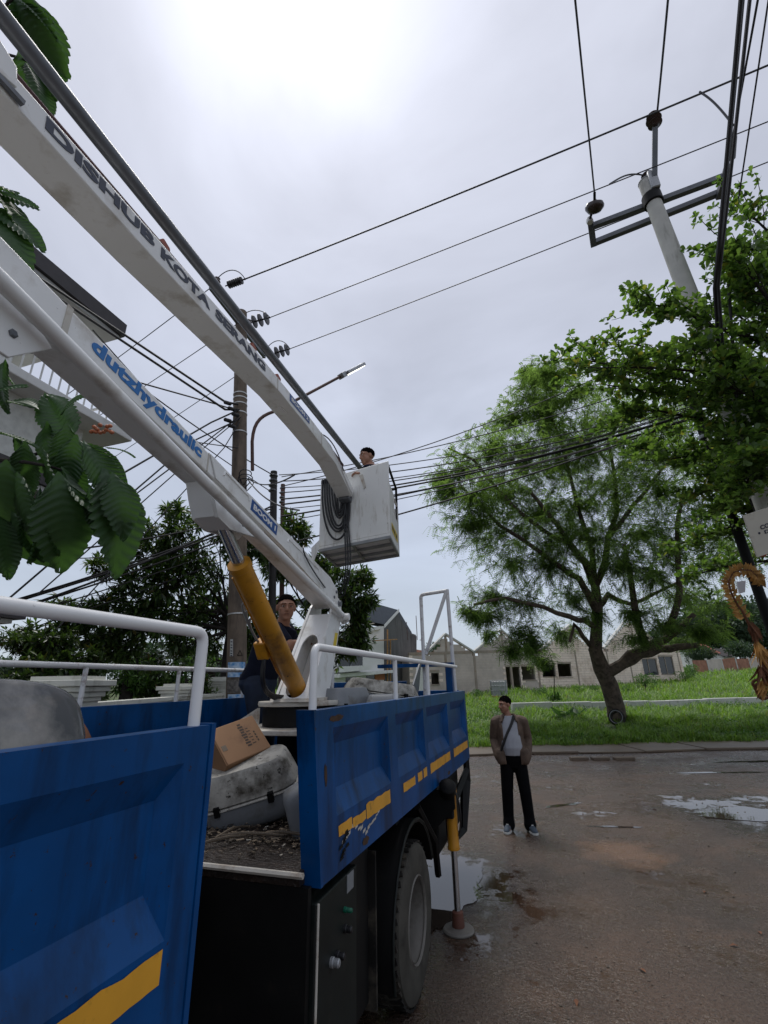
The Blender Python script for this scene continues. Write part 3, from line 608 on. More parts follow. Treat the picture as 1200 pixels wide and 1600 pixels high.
# pipe ladder rack at the back
rk = part('ladder_rack', MB().tube(elbow((-1.50, 6.27, 1.3), (-1.50, 6.27, 3.03), (-1.13, 6.27, 3.06), 0.05)[:-1]+[(-1.13, 6.27, 3.06)], 0.024, 10), M['railw'], trk)
part('rack_leg', MB().tube([(-1.13, 6.27, 3.075), (-1.11, 6.27, 1.72)], 0.024, 10), M['railw'], rk)
part('rack_brace', MB().tube([(-1.145, 6.265, 3.04), (-1.47, 6.275, 2.25)], 0.024, 10), M['railw'], rk)
part('rack_leg', MB().tube([(-2.8, 6.27, 1.3), (-2.8, 6.27, 2.1)], 0.024, 10), M['railw'], rk)
part('rear_post', MB().box2((-1.20, 6.16, 1.2), (-1.12, 6.24, 2.08)), M['blue'], trk)
part('rear_bar', MB().box2((-2.1, 6.14, 2.085), (-1.10, 6.25, 2.13)), M['blue'], trk)
# outrigger jack
oy = 4.66; oxx = -0.93
og = part('outrigger', MB().lathe([(0.050, 0), (0.053, 0.01), (0.048, 0.03), (0.046, 0.40), (0.055, 0.42), (0.055, 0.46), (0.03, 0.47)], (oxx, oy, 0.56), (0, 0, 1), 18), M['yellow'], trk)
part('jack_rod', MB().tube([(oxx, oy, 0.12), (oxx, oy, 0.61)], 0.026, 16), M['chrome'], og)
rustm = mat('rusty_steel', (0.11, 0.04, 0.025), 0.7, var=0.3, dirt=(0.05, 0.03, 0.02), dirt_amt=0.45)
part('jack_socket', MB().lathe([(0.050, 0.03), (0.052, 0.05), (0.046, 0.09), (0.046, 0.13), (0.03, 0.14)], (oxx, oy, 0), (0, 0, 1), 16), rustm, og)
part('jack_pad', MB().lathe([(0.125, 0.002), (0.128, 0.012), (0.118, 0.024), (0.04, 0.034)], (oxx, oy, 0), (0, 0, 1), 28), M['rim'], og)
part('outrigger_beam', MB().box2((-2.9, oy-0.09, 0.80), (oxx+0.03, oy+0.09, 0.98)).mesh('ob', False), M['black'], trk, bevel=0.01)
part('jack_motor', MB().lathe([(.05, 0), (.07, .02), (.075, .10), (.05, .13), (.02, .14)], (oxx-.02, oy-.06, 0.98), (.2, -.5, .6), 14), M['black'], og)
part('feed_pipe', MB().tube(bez((oxx+.05, oy, .66), (oxx+.10, oy-.03, .8), (oxx+.09, oy-.02, .95), (oxx+.02, oy-.05, 1.05), 8), .008, 6), M['hose'], og)
part('outrigger_bracket', MB().prism([(-1.2, oy-0.1, 0.98), (oxx+0.05, oy-0.1, 1.04), (oxx+0.05, oy-0.1, 0.88), (-1.2, oy-0.1, 0.6)], (0, 0.02, 0)), M['black'], trk)
mb = MB().tube([(XS-0.05, 3.95, 1.02), (XS-0.02, 4.35, 0.70), (XS-0.04, 4.5, 0.42)], 0.028, 6); part('jack_brace', mb, M['black'], trk)
# side under-run guard: bent square bars
ug = None
def bar(a, b, w=0.03): 
    return MB().tube([a, b], w*1.25, 4)
gx0 = XS-0.03
segs = [((gx0, 5.0, 1.04), (gx0, 5.05, 0.55)), ((gx0, 6.22, 1.04), (gx0, 6.22, 0.80)), ((gx0, 6.22, 0.80), (gx0, 5.75, 0.42)), ((gx0, 5.75, 0.42), (gx0, 5.05, 0.50)), ((gx0, 5.03, 0.72), (gx0, 6.2, 0.92)), ((gx0, 5.75, 0.43), (gx0, 5.95, 0.88))]
for i, (a_, b_) in enumerate(segs):
    o = part('underrun_guard' if i == 0 else 'guard_bar', bar(a_, b_), M['black'], trk if ug is None else ug)
    if ug is None: ug = o
part('spare_box', MB().box2((-1.7, 4.95, 0.42), (-1.12, 6.1, 1.0)).mesh('sb', False), M['black'], trk, bevel=0.02)

# ---------------------------------------------------------------- crane
yawB = radians(-5.45); BD = np.array([sin(yawB), cos(yawB), 0]); BW = np.array([cos(yawB), -sin(yawB), 0]); BP = np.array([-2.0, 4.35, 0])
def B(u, v, w): return BP+BD*u+BW*w+np.array([0, 0, v])
# pedestal
ped = part('pedestal', MB().box2((-2.45, 3.35, 1.55), (-1.55, 4.45, 1.585)).mesh('pd', False), M['rustp'], trk, bevel=0.006)
part('pedestal_leg', MB().box2((-1.68, 3.5, ZFL), (-1.58, 3.62, 1.548)), M['rustp'], ped)
part('pedestal_leg', MB().box2((-2.42, 3.5, ZFL), (-2.32, 3.62, 1.548)), M['rustp'], ped)
part('pedestal_leg', MB().box2((-2.42, 4.2, ZFL), (-1.58, 4.4, 1.548)), M['black'], ped)
part('pedestal_gusset', MB().prism([(-2.42, 3.40, 1.587), (-2.14, 3.40, 1.587), (-2.14, 3.40, 1.74)], (0, 0.03, 0)), M['rustp'], ped)
part('slewing_ring', MB().lathe([(0.30, 0), (0.30, 0.14), (0.27, 0.145), (0.27, 0.0)], (-2.02, 3.85, 1.59), (0, 0, 1), 36), M['black'], ped)
part('slewing_plate', MB().lathe([(0.34, 0), (0.345, 0.015), (0.34, 0.035)], (-2.02, 3.85, 1.74), (0, 0, 1), 36), M['rustp'], ped)
# leaning column: two side plates, back plate and slotted front
cw = 0.155; cwt = 0.118
def cwz(v): return cw+(cwt-cw)*(v-1.775)/(2.62-1.775)
colp = [(-0.84, 1.775), (-0.40, 1.775), (0.06, 2.56), (0.05, 2.66), (-0.02, 2.71), (-0.10, 2.69), (-0.22, 2.60)]
def plate_w(sg, th_): 
    outer_ = [B(u, v, sg*cwz(v)) for u, v in colp]; inner_ = [B(u, v, sg*(cwz(v)-th_)) for u, v in colp]; n_ = len(colp)
    return MB().add(outer_+inner_, [tuple(range(n_)), tuple(reversed(range(n_, 2*n_)))]+[(i, (i+1) % n_, n_+(i+1) % n_, n_+i) for i in range(n_)])
col = part('column', plate_w(1, .022).mesh('cl', False), M['boomw'], trk)
part('column_plate', plate_w(-1, .022).mesh('cl', False), M['boomw'], col)
part('column_plate', MB().add([B(-0.43, 1.78, -cw+.023), B(-0.43, 1.78, cw-.023), B(0.0, 2.50, cwt-.023), B(0.0, 2.50, -cwt+.023)]+[B(-0.45, 1.78, -cw+.023), B(-0.45, 1.78, cw-.023), B(-.02, 2.50, cwt-.023), B(-.02, 2.50, -cwt+.023)], [(0, 1, 2, 3), (7, 6, 5, 4), (0, 4, 5, 1), (1, 5, 6, 2), (2, 6, 7, 3), (3, 7, 4, 0)]), M['boomw'], col)
# front plate with an arched slot, following the lean of the column
def CF(k, w): return B(-0.825+k*0.60, 1.78+k*0.80, w*(1-.22*k))
n = 20; inner = [(0.55+0.13*sin(pi*i/n), 0.085*cos(pi*i/n)) for i in range(n+1)]
pts_in = [(0.12, 0.085)]+inner+[(0.12, -0.085)]
pts_in += [(0.12-0.09*sin(pi*i/8), -0.085*cos(pi*i/8)) for i in range(1, 8)]
wi = cw-0.023; N_ = len(pts_in); vs = []
for (k, w) in pts_in:
    if abs(k-0.335) < 0.23: ko, wo_ = k, wi*np.sign(w)
    else: ko, wo_ = (0.93 if k > 0.4 else 0.0), w*wi/0.085
    vs.append((CF(k, w), CF(ko, wo_)))
bn = np.cross(BW, np.array(CF(1, 0))-np.array(CF(0, 0))); bn /= np.linalg.norm(bn)
mb = MB(); V_ = [p for p, q in vs]+[q for p, q in vs]; V_ = V_+[p-bn*0.015 for p in V_]
F_ = []
for i in range(N_):
    j = (i+1) % N_; F_ += [(i, j, N_+j, N_+i), (2*N_+i, 2*N_+N_+i, 2*N_+N_+j, 2*N_+j), (i, 2*N_+i, 2*N_+j, j)]
mb.add(V_, F_); part('column_front', mb.mesh('cf', False), M['boomw'], col)
part('pivot_pin', MB().lathe([(0.045, 0), (0.045, 0.035), (0.035, 0.04), (0.035, 0.1), (0.03, 0.105)], B(-0.03, 2.52, cwz(2.52)), BW, 18), M['boomw'], col)
part('pivot_pin', MB().lathe([(0.03, 0), (0.03, 2*cwt+0.05)], B(-0.03, 2.655, -cwt-0.025), BW, 16), M['greymetal'], col)
def CS(u, v): return B(u, v, cwz(v)+.0015)
part('warning_sticker', MB().prism([CS(-0.17, 2.36), CS(-0.09, 2.36), CS(-0.19, 2.18), CS(-0.27, 2.18)], BW*0.002), M['sticker'], col)
part('column_foot', MB().prism([B(-0.86, 1.776, -cw-.02), B(-0.40, 1.776, -cw-.02), B(-0.42, 1.80, -cw-.02), B(-0.84, 1.80, -cw-.02)], BW*(2*cw+.04)), M['rustp'], col)
# boom 1
bw = 0.10
b1 = [(-5.0, 3.53), (-3.69, 3.335), (-2.36, 3.15), (-1.28, 2.99), (-0.25, 2.875), (-0.02, 2.80), (0.02, 2.66), (-0.10, 2.60), (-1.30, 2.86), (-2.2, 3.01), (-3.4, 3.165), (-5.0, 3.40)]
boom1 = part('lower_boom', MB().prism([B(u, v, -bw) for u, v in b1], BW*(2*bw)), M['boomw'], trk, bevel=0.008)
# raised reinforcing sleeve with pressed rims
def lerp_v(poly_top, u):
    return np.interp(u, [p[0] for p in poly_top], [p[1] for p in poly_top])
T1 = [(-5.0, 3.53), (-3.69, 3.335), (-2.36, 3.15), (-1.28, 2.99), (-0.25, 2.875), (-0.02, 2.80)]; L1 = [(-5.0, 3.40), (-3.4, 3.165), (-2.2, 3.01), (-1.30, 2.86), (-0.10, 2.60), (0.02, 2.66)]
pl = [(-2.40, lerp_v(T1, -2.40)-0.004), (-2.30, lerp_v(T1, -2.3)-0.004), (-0.27, lerp_v(T1, -.27)-.006), (-0.08, 2.79), (-0.12, 2.62), (-1.3, lerp_v(L1, -1.3)+.004), (-2.32, lerp_v(L1, -2.32)+.004)]
part('boom_sleeve', MB().prism([B(u, v, bw+0.001) for u, v in pl], BW*0.010), M['boomw'], boom1, bevel=0.004)
def groove(u0, u1, f):
    pts = [B(u0, lerp_v(L1, u0)*(1-f)+lerp_v(T1, u0)*f-0.03, bw+.012)]+[B(u, lerp_v(L1, u)*(1-f)+lerp_v(T1, u)*f, bw+.012) for u in np.linspace(u0+0.01, u1, 8)]+[B(u1+.02, lerp_v(L1, u1)*(1-f)+lerp_v(T1, u1)*f-0.03, bw+.012)]
    return MB().tube(pts, 0.007, 6)
part('sleeve_rim', groove(-2.25, -1.95, 0.80), M['boomw'], boom1); part('sleeve_rim', groove(-1.30, -0.62, 0.80), M['boomw'], boom1)
# elbow plate of the fat part at the left and cover
part('elbow_plate', MB().prism([B(u, v, bw+.001) for u, v in [(-5.0, 3.60), (-3.62, 3.20), (-3.42, 3.07), (-3.55, 2.93), (-5.0, 2.95)]], BW*0.012), M['boomw'], boom1, bevel=0.004)
part('elbow_plate', MB().prism([B(u, v, -bw-.04) for u, v in [(-5.0, 3.5), (-3.6, 3.2), (-3.45, 3.10), (-3.6, 3.0), (-5.0, 3.02)]], BW*0.038), M['boomw'], boom1)
part('boom_collar', MB().prism([B(-3.40, lerp_v(T1, -3.40)+.004, bw), B(-3.375, lerp_v(T1, -3.375)+.004, bw), B(-3.375, 3.16, bw), B(-3.40, 3.165, bw)], BW*0.006), M['rustp'], boom1)
for u, T_, L_, hw_, bm__ in ((-2.86, T1, L1, bw, boom1),):
    pass
for u, v in ((-3.52, 3.12), (-3.56, 3.02), (-4.0, 3.2), (-0.16, 2.70), (-0.10, 2.76), (-2.18, 2.90), (-1.98, 2.86)): part('bolt', MB().lathe([(.016, 0), (.016, .008), (.010, .012)], B(u, v, bw+.010), BW, 6), M['greymetal'], boom1)
part('weld_bead', MB().tube([B(-2.405, lerp_v(T1, -2.405)-.003, bw+.002), B(-2.405, lerp_v(L1, -2.405)+.003, bw+.002)], .005, 5), M['rustp'], boom1)
# tube running along the boom
part('link_rod', MB().tube([B(-5.0, 3.335, bw+.065), B(-3.67, 3.122, bw+.065), B(-2.61, 2.943, bw+.065), B(0.085, 2.508, bw+.065)], 0.030, 14), M['boomw'], boom1)
part('rod_eye', MB().lathe([(0.036, 0), (0.036, .03), (.03, .034)], B(0.07, 2.50, bw+.02), BW, 14), M['boomw'], boom1)
# cylinder bracket under the boom
part('cylinder_bracket', MB().prism([B(u, v, -0.085) for u, v in [(-2.33, 3.04), (-1.60, 2.95), (-1.72, 2.85), (-1.92, 2.82), (-2.08, 2.80), (-2.22, 2.83), (-2.28, 2.93)]], BW*0.02), M['boomw'], boom1)
part('cylinder_bracket', MB().prism([B(u, v, 0.065) for u, v in [(-2.33, 3.04), (-1.60, 2.95), (-1.72, 2.85), (-1.92, 2.82), (-2.08, 2.80), (-2.22, 2.83), (-2.28, 2.93)]], BW*0.02), M['boomw'], boom1)
part('bracket_web', MB().prism([B(u, v, -0.064) for u, v in [(-2.33, 3.02), (-2.30, 3.04), (-2.20, 2.85), (-2.08, 2.815), (-2.08, 2.80), (-2.23, 2.835)]], BW*0.128), M['boomw'], boom1)
# lift cylinder
c0 = B(-0.62, 1.80, 0.0); c1 = B(-1.80, 2.66, 0.0); rod_t = B(-2.06, 2.87, 0.0); cd = (c1-c0)/np.linalg.norm(c1-c0)
cyl = part('lift_cylinder', MB().lathe([(0.03, -0.06), (0.06, -.05), (0.072, -0.02), (0.072, np.linalg.norm(c1-c0)-.05), (0.078, np.linalg.norm(c1-c0)-.045), (0.078, np.linalg.norm(c1-c0)), (0.05, np.linalg.norm(c1-c0)+.005)], c0, cd, 28), M['yellow'], trk)
part('piston_rod', MB().tube([c1-cd*0.1, rod_t], 0.042, 18), M['chrome'], cyl)
side = np.cross(cd, BW)
part('oil_pipe', MB().tube([c1+BW*-0.09-cd*0.12, c1+BW*-0.095-cd*0.6, c0+BW*-0.10+cd*0.35, c0+BW*-0.06+cd*0.05], 0.010, 8), M['yellow'], cyl)
part('valve_block', MB().box(c0+cd*0.62-BW*0.12, (0.10, 0.10, 0.14), Matrix.Rotation(0.6, 3, 'X')), M['yellow'], cyl, bevel=0.01)
for k in range(4):
    a_ = c0+cd*(0.60-0.03*k)-BW*(0.10+0.02*k); part('hydraulic_hose', MB().tube(bez(a_, a_+np.array([0, -0.1, -0.35]), c0+np.array([-0.15, -0.25+.05*k, 0.02]), c0+cd*0.02-BW*0.02+np.array([0, 0, -0.03*k]), 12), 0.011, 7), M['hose'], cyl)
for k in range(3):
    a_ = c0+cd*(0.95+0.08*k)-BW*0.095; part('hydraulic_hose', MB().tube(bez(a_, a_-BW*0.06, c0+cd*0.7-BW*0.16, c0+cd*0.62-BW*0.12, 8), 0.009, 6), M['galv'], cyl)
# boom 2
w2 = 0.095
T2 = [(-5.2, 3.83), (-3.73, 3.985), (-2.0, 4.20), (-0.95, 4.275), (-0.30, 4.30), (0.58, 4.13)]; L2 = [(-5.2, 3.68), (-3.76, 3.865), (-3.07, 3.93), (-1.55, 4.125), (-0.95, 4.15), (-0.14, 4.16), (0.50, 4.02)]
boom2 = part('upper_boom', MB().prism([B(u, v, -w2) for u, v in T2+L2[::-1]], BW*(2*w2)), M['boomw'], trk, bevel=0.006)
part('boom_cover', MB().prism([B(u, v, w2+.001) for u, v in [(-5.2, 3.98), (-4.05, 4.08), (-3.80, 4.00), (-3.78, 3.92), (-3.92, 3.86), (-5.2, 3.70)]], BW*0.014), M['boomw'], boom2, bevel=0.005)
part('cover_latch', MB().box(B(-3.80, 3.885, w2+0.012), (0.02, 0.10, 0.02)), M['greymetal'], boom2)
part('boom_tip_plate', MB().prism([B(u, v, w2+.001) for u, v in [(0.05, 4.21), (0.10, 4.225), (0.53, 4.12), (0.49, 4.04), (0.30, 4.09), (0.05, 4.175)]], BW*0.010), M['boomw'], boom2, bevel=0.004)
part('boom_bracket', MB().box(B(-1.32, 4.125, -0.02), (0.08, 0.12, 0.02)), M['boomw'], boom2)
# grey levelling tube above boom 2 with red clips and hose
tb = part('levelling_rod', MB().tube([B(-5.2, 4.17, 0), B(-3.85, 4.282, 0), B(-2.66, 4.385, 0), B(1.42, 4.735, 0.02)], 0.036, 14), M['greymetal'], boom2)
part('rod_end', MB().lathe([(0.045, 0), (0.045, .06), (.035, .065)], B(1.40, 4.72, -0.02), BW, 14), M['greymetal'], boom2)
part('slide_hose', MB().tube([B(-5.0, 3.95, .03), B(-3.6, 4.08, .03), B(-2.0, 4.245, .03), B(-0.6, 4.33, .04), B(0.25, 4.33, .05)], 0.016, 8), M['maroon'], boom2)
for u in (-2.93, -1.93, -1.50):
    part('rod_clip', MB().prism([B(u-.03, lerp_v(T2, u)+.0, -.035), B(u+.04, lerp_v(T2, u)+.0, -.035), B(u+.045, lerp_v(T2, u)+.10, -.035), B(u-.02, lerp_v(T2, u)+.115, -.035)], BW*0.08), M['redclip'], boom2, bevel=0.01)
for u in (-1.62, -0.60): part('weld_bead', MB().tube([B(u, lerp_v(T2, u)-.003, w2+.001), B(u+.01, lerp_v(L2, u)+.003, w2+.001)], .0045, 5), M['rustp'], boom2)
part('valve_hose', MB().tube(bez(B(-0.55, 4.30, w2-.02), B(-0.35, 4.36, w2+.03), B(-0.12, 4.28, w2+.03), B(0.10, 4.18, w2+.015), 10), .007, 6), M['hose'], boom2)
part('valve_hose', MB().tube(bez(B(-0.95, 3.0, bw), B(-1.1, 2.92, bw+.03), B(-0.8, 2.80, bw+.04), B(-0.45, 2.74, bw+.02), 10), .006, 6), M['hose'], boom1)
# lettering and plates
def boomdir(T, u0, u1):
    d = BD*(u1-u0)+np.array([0, 0, lerp_v(T, u1)-lerp_v(T, u0)]); return d/np.linalg.norm(d)
zup = np.array([0, 0, 1.0])
def perp(d): p = zup-d*(zup@d); return p/np.linalg.norm(p)
d2 = boomdir(T2, -3.6, -1.9)
for word, u0, u1, lh in (('DISHUB', -3.655, -3.05, .062), ('KOTA', -3.0, -2.56, .064), ('SERANG', -2.50, -1.83, .066)):
    dd = boomdir(T2, u0, u1); text_mesh('lettering', word, M['navy'], boom2, B(u0, 0.56*lerp_v(T2, u0)+0.44*lerp_v(L2, u0)-lh*.43, w2+.001), dd, perp(dd), np.linalg.norm(B(u1, lerp_v(T2, u1), 0)-B(u0, lerp_v(T2, u0), 0)), lh, 0.045)
d1 = boomdir(T1, -3.27, -2.5)
text_mesh('lettering', 'dutzhydraulic', M['lblue'], boom1, B(-3.27, 3.178, bw+.001), d1, perp(d1), 0.80, 0.088, 0.04)
def plate(boom, Tt, Ll, u0, u1, f, h, s, wv):
    um = (u0+u1)/2; dd = boomdir(Tt, u0, u1); pp = perp(dd); ln = np.linalg.norm(B(u1, lerp_v(Tt, u1), 0)-B(u0, lerp_v(Tt, u0), 0))
    o = B(u0, f*lerp_v(Tt, u0)+(1-f)*lerp_v(Ll, u0), wv)-pp*h/2
    g = part('name_plate', MB().prism([o, o+dd*ln, o+dd*ln+pp*h, o+pp*h], BW*0.002), M['plateblue'], boom, bevel=0.0)
    text_mesh('lettering', s, M['platewhite'], g, o+dd*ln*0.07+pp*h*0.24+BW*0.0025, dd, pp, ln*0.86, h*0.52, 0.04, 0.001)
    g.parent = boom
plate(boom1, T1, L1, -1.90, -1.50, 0.55, 0.078, 'BOOM 1', bw+.0115)
plate(boom2, T2, L2, -1.38, -0.93, 0.60, 0.070, 'BOOM 2', w2+.001)
# bucket
yb = radians(-11.5); KW = np.array([cos(yb), sin(yb), 0]); KD = np.array([-sin(yb), cos(yb), 0])
KW = np.array([0.974, -0.225, 0]); KD = np.array([0.07, 0.997, 0]) - 0*KW; KD = np.array([-0.16, 0.987, 0])
KA = np.array([-2.46, 5.03, 3.46]); kw, kdp, kh = 1.02, 0.84, 0.93
def K(a, b, c): return KA+KW*a+KD*b+np.array([0, 0, c])
def slabk(a0, a1, b0, b1, c0_, c1_): return MB().prism([K(a0, b0, c0_), K(a1, b0, c0_), K(a1, b1, c0_), K(a0, b1, c0_)], (0, 0, c1_-c0_))
bk = part('bucket', slabk(0.0, kw, 0.0, 0.03, 0.03, kh), M['white'], trk, bevel=0.006)
part('bucket_floor', slabk(0, kw, 0.0, kdp, 0.0, 0.028), M['white'], bk)
part('bucket_wall', slabk(0, 0.03, 0.032, kdp, 0.03, kh), M['white'], bk); part('bucket_wall', slabk(0.0, kw, kdp-0.03, kdp-.002, 0.03, 0.62), M['white'], bk)
part('bucket_wall', slabk(kw-0.03, kw-.001, 0.032, 0.45, 0.03, 0.66), M['white'], bk)
part('bucket_wall', slabk(kw-0.028, kw-.003, 0.452, kdp-.03, 0.03, 0.40), M['white'], bk)
rw = part('bucket_rail', MB().tube([K(kw-.02, 0.03, kh-.02), K(kw-.02, kdp-.02, kh-.02), K(kw-.02, kdp-.02, 0.3)], 0.016, 8), M['black'], bk)
part('bucket_rail', MB().tube([K(kw-.02, kdp-.02, kh-.02), K(0.02, kdp-.02, kh-.02)], 0.016, 8), M['black'], bk)
part('bucket_rail', MB().tube([K(kw-.02, 0.45, 0.66), K(kw-.02, kdp-.02, 0.66)], 0.014, 8), M['white'], bk)
for b_ in (0.0, 0.27, 0.55, kdp-.03): part('floor_rib', slabk(0.0, kw, b_, b_+0.03, -0.035, -0.001), M['galv'], bk)
for a_ in (0.0, 0.48, kw-.03): part('floor_rib', slabk(a_, a_+.03, 0.031, kdp-.031, -0.028, -0.002), M['galv'], bk)
stk = part('warning_sticker', MB().prism([K(kw+.001, 0.14, 0.10), K(kw+.001, 0.66, 0.10), K(kw+.001, 0.66, 0.20), K(kw+.001, 0.14, 0.20)], KW*0.002), M['sticker'], bk)
mb = MB()
for a_, b_ in ((0.17, 0.29), (0.33, 0.44), (0.49, 0.62)):
    n_ = 5
    for i in range(n_):
        y0 = a_+(b_-a_)*i/n_; mb.prism([K(kw+.0035, y0, .125+.004*(i % 2)), K(kw+.0035, y0+(b_-a_)/n_*.7, .125), K(kw+.0035, y0+(b_-a_)/n_*.7, .175), K(kw+.0035, y0, .172)], KW*.001)
part('printed_marks', mb, M['navy'], bk)
stk.parent = bk
part('hinge_plate', MB().prism([K(0.60, -0.012, 0.84), K(0.655, -0.012, 0.84), K(0.70, -.012, 0.66), K(0.67, -.012, 0.65)], KD*0.01), M['rustp'], bk)
# hose loops hanging on the bucket front
hl = part('hose_bracket', MB().prism([K(0.02, -0.03, 0.90), K(0.30, -0.03, 0.90), K(0.30, -0.03, 0.86), K(0.02, -0.03, 0.86)], KD*0.028), M['hose'], bk)
for i in range(7):
    a0 = 0.05+0.036*i; st_ = K(a0, -0.045-.004*i, 0.90); en = B(0.55+.01*(i % 3), 4.04, 0.045-.015*i); dp_ = -1.02+.075*i+.03*((i*5) % 3)
    pts = bez(st_, st_+np.array([-.03+.012*i, -0.015, dp_]), en+np.array([0.06-.015*i, -0.02, dp_*1.0+.25]), en, 22)
    part('hose', MB().tube(pts, 0.0125, 8), M['hose'], bk)
for i in range(3):
    s0 = B(0.56, 4.0, 0.02*i-.02); pts = bez(s0, s0+np.array([0, 0, -0.55]), K(0.45+.06*i, -0.05, -0.25), K(0.40, -0.02, -0.42-.09*i), 10)+bez(K(0.40, -0.02, -0.42-.09*i), K(0.35, 0, -0.62), K(0.1, 0.1, -0.7), K(-0.15, 0.1, -0.62+.05*i), 10)[1:]
    part('hose', MB().tube(pts, 0.009, 7), M['hose'], bk)
part('hose_anchor', MB().box(B(0.53, 4.02, 0.0), (0.14, 0.10, 0.09), Matrix.Rotation(-0.3, 3, 'X')), M['greymetal'], boom2, bevel=0.01)
part('bucket_step', MB().prism([K(-0.10, -0.05, 0.02), K(0.02, -0.05, 0.10), K(0.02, -0.05, 0.01), K(-0.08, -0.05, -0.22)], KD*0.012), M['white'], bk)
# ================================================================ LOAD IN THE TRUCK BED
# cardboard box tilted on the scrap
bx = thing('cardboard_box', 'brown cardboard box with faded print, tilted on scrap in the truck bed', 'box', (-1.95, 2.75, 1.42))
q0 = dep(327, 1141, 2.78); q1 = dep(394, 1117, 3.0); q2 = dep(350, 1199, 2.62)
ex = (q1-q0); bw_ = np.linalg.norm(ex); ex /= bw_; ey = q2-q0; ey = ey-ex*(ey@ex); bh_ = np.linalg.norm(ey); ey /= bh_; ez = np.cross(ey, ex)
if ez@(CAM-q0) < 0: ez = -ez
Rb = Matrix((Vector(ex), Vector(ey), Vector(ez))).transposed(); bc_ = q0+ex*bw_/2+ey*bh_/2-ez*.15
def bxp(p): return Rb@Vector(p)+Vector(bc_)
def bxbox(c, s): return MB().box(bxp(c), s, Rb)
part('carton', bxbox((0, 0, 0), (bw_, bh_, 0.30)), M['card'], bx, bevel=0.006)
part('flap', bxbox((-bw_*.5-.002, 0.0, .075), (0.003, bh_*.98, 0.14)), M['card'], bx); part('flap', bxbox((-bw_*.5-.002, 0.0, -.075), (0.003, bh_*.98, 0.145)), M['card'], bx)
part('tape', bxbox((-bw_*.40, .02, .1505), (bw_*.10, 0.035, 0.001)), M['debris'], bx)
mb = MB()
for k in range(9): mb.box(bxp((bw_*(.10+.004*(k % 3)), -bh_*.36+bh_*.075*k, .1508)), (bw_*(.07+.02*((k*5) % 3)), bh_*.045, 0.001), Rb)
for k in range(6): mb.box(bxp((bw_*.22, -bh_*.20+bh_*.085*k, .1508)), (bw_*(.05+.03*((k*7) % 2)), bh_*.022, 0.001), Rb)
for k in range(4): mb.box(bxp((bw_*.33, bh_*(-.05+.08*k), .1508)), (bw_*.03, bh_*.05, 0.001), Rb)
part('print', mb, M['print_'], bx)

def lamp_housing(c, R, L_, W_, H_, label, m_top, m_bot, name='old_lamp_housing', open_=False):
    """cobra-head street lamp: domed top shell, flange, rounded bowl below"""
    t = thing(name, label, 'lamp housing', c)
    def shell(h, k0, z0, sq=4.2, n=32, k=7):
        mb = MB(); vs = []; fs = []
        for i in range(k+1):
            f = i/k
            if k0: rr = (1-f**3*0.45); zz = z0+h*math.sin(f*pi/2)**1.0
            else: rr = [1, .975, .95, .92, .885, .85, .80, .74][i]; zz = z0+h*[0, .18, .36, .54, .72, .90, 1.0, 1.0][i]
            for j in range(n):
                a = 2*pi*j/n; cx = abs(cos(a))**(2/sq)*np.sign(cos(a)); sy = abs(sin(a))**(2/sq)*np.sign(sin(a))
                tap = 1-0.20*(cx*0.5+0.5)
                vs.append(R@Vector((cx*L_/2*rr, sy*W_/2*rr*tap, zz))+Vector([float(q) for q in c]))
        for i in range(k):
            for j in range(n): fs.append((i*n+j, i*n+(j+1) % n, (i+1)*n+(j+1) % n, (i+1)*n+j))
        fs.append(tuple(range(n))); fs.append(tuple(k*n+j for j in range(n))); return mb.add(vs, fs)
    part('top_shell', shell(H_*0.52, 0, 0.012), m_top, t); part('bowl', shell(-H_*0.50, 1, -0.012), m_bot, t)
    fl = shell(0.014, 1, -0.007); part('flange', MB().add([(Vector(v)-Vector([float(q) for q in c]))*1.03+Vector([float(q) for q in c]) for v in fl.v], fl.f), m_top, t)
    for s in (-0.3, 0.25): part('latch', MB().box(R@Vector((s*L_, -W_*0.46, 0.0))+Vector([float(q) for q in c]), (0.03, 0.03, 0.05), R), M['black'], t)
    return t
fxr = Vector(ROT[:, 0]); fxr.z = 0; fxr.normalize(); RX = Matrix((fxr, Vector((-fxr.y, fxr.x, 0)), Vector((0, 0, 1)))).transposed()
lc = on_z(395, 1232, 1.335)
lamp_housing(tuple(lc), RX@Matrix.Rotation(radians(-13), 3, 'Y')@Matrix.Rotation(radians(16), 3, 'X'), 0.54, 0.36, 0.30, 'weathered street lamp housing with dark bowl, lying below the cardboard box', M['lamph'], M['lampg'])
lc = on_z(484, 1262, 1.29)
lamp_housing(tuple(lc), RX@Matrix.Rotation(radians(15), 3, 'Z')@Matrix.Rotation(radians(72), 3, 'Y'), 0.26, 0.20, 0.22, 'small grey lamp housing standing against the inside of the right side panel', M['lampg'], M['lampg'])
lamp_housing((-1.55, 4.65, 1.80), Matrix.Rotation(radians(40), 3, 'Z')@Matrix.Rotation(radians(8), 3, 'Y'), 0.75, 0.36, 0.20, 'flat brownish lamp housing on top of the heap behind the guard rail', M['lamph'], M['lampg'])
lamp_housing((-1.75, 4.15, 1.72), Matrix.Rotation(radians(70), 3, 'Z'), 0.55, 0.40, 0.26, 'grey square lamp housing beside the crane column', M['lampg'], M['lampg'])
lamp_housing((-1.40, 4.30, 1.69), Matrix.Rotation(radians(100), 3, 'Z'), 0.60, 0.32, 0.2, 'pale grey lamp housing lowest of the heap, at the panel edge', M['lampg'], M['lamph'])
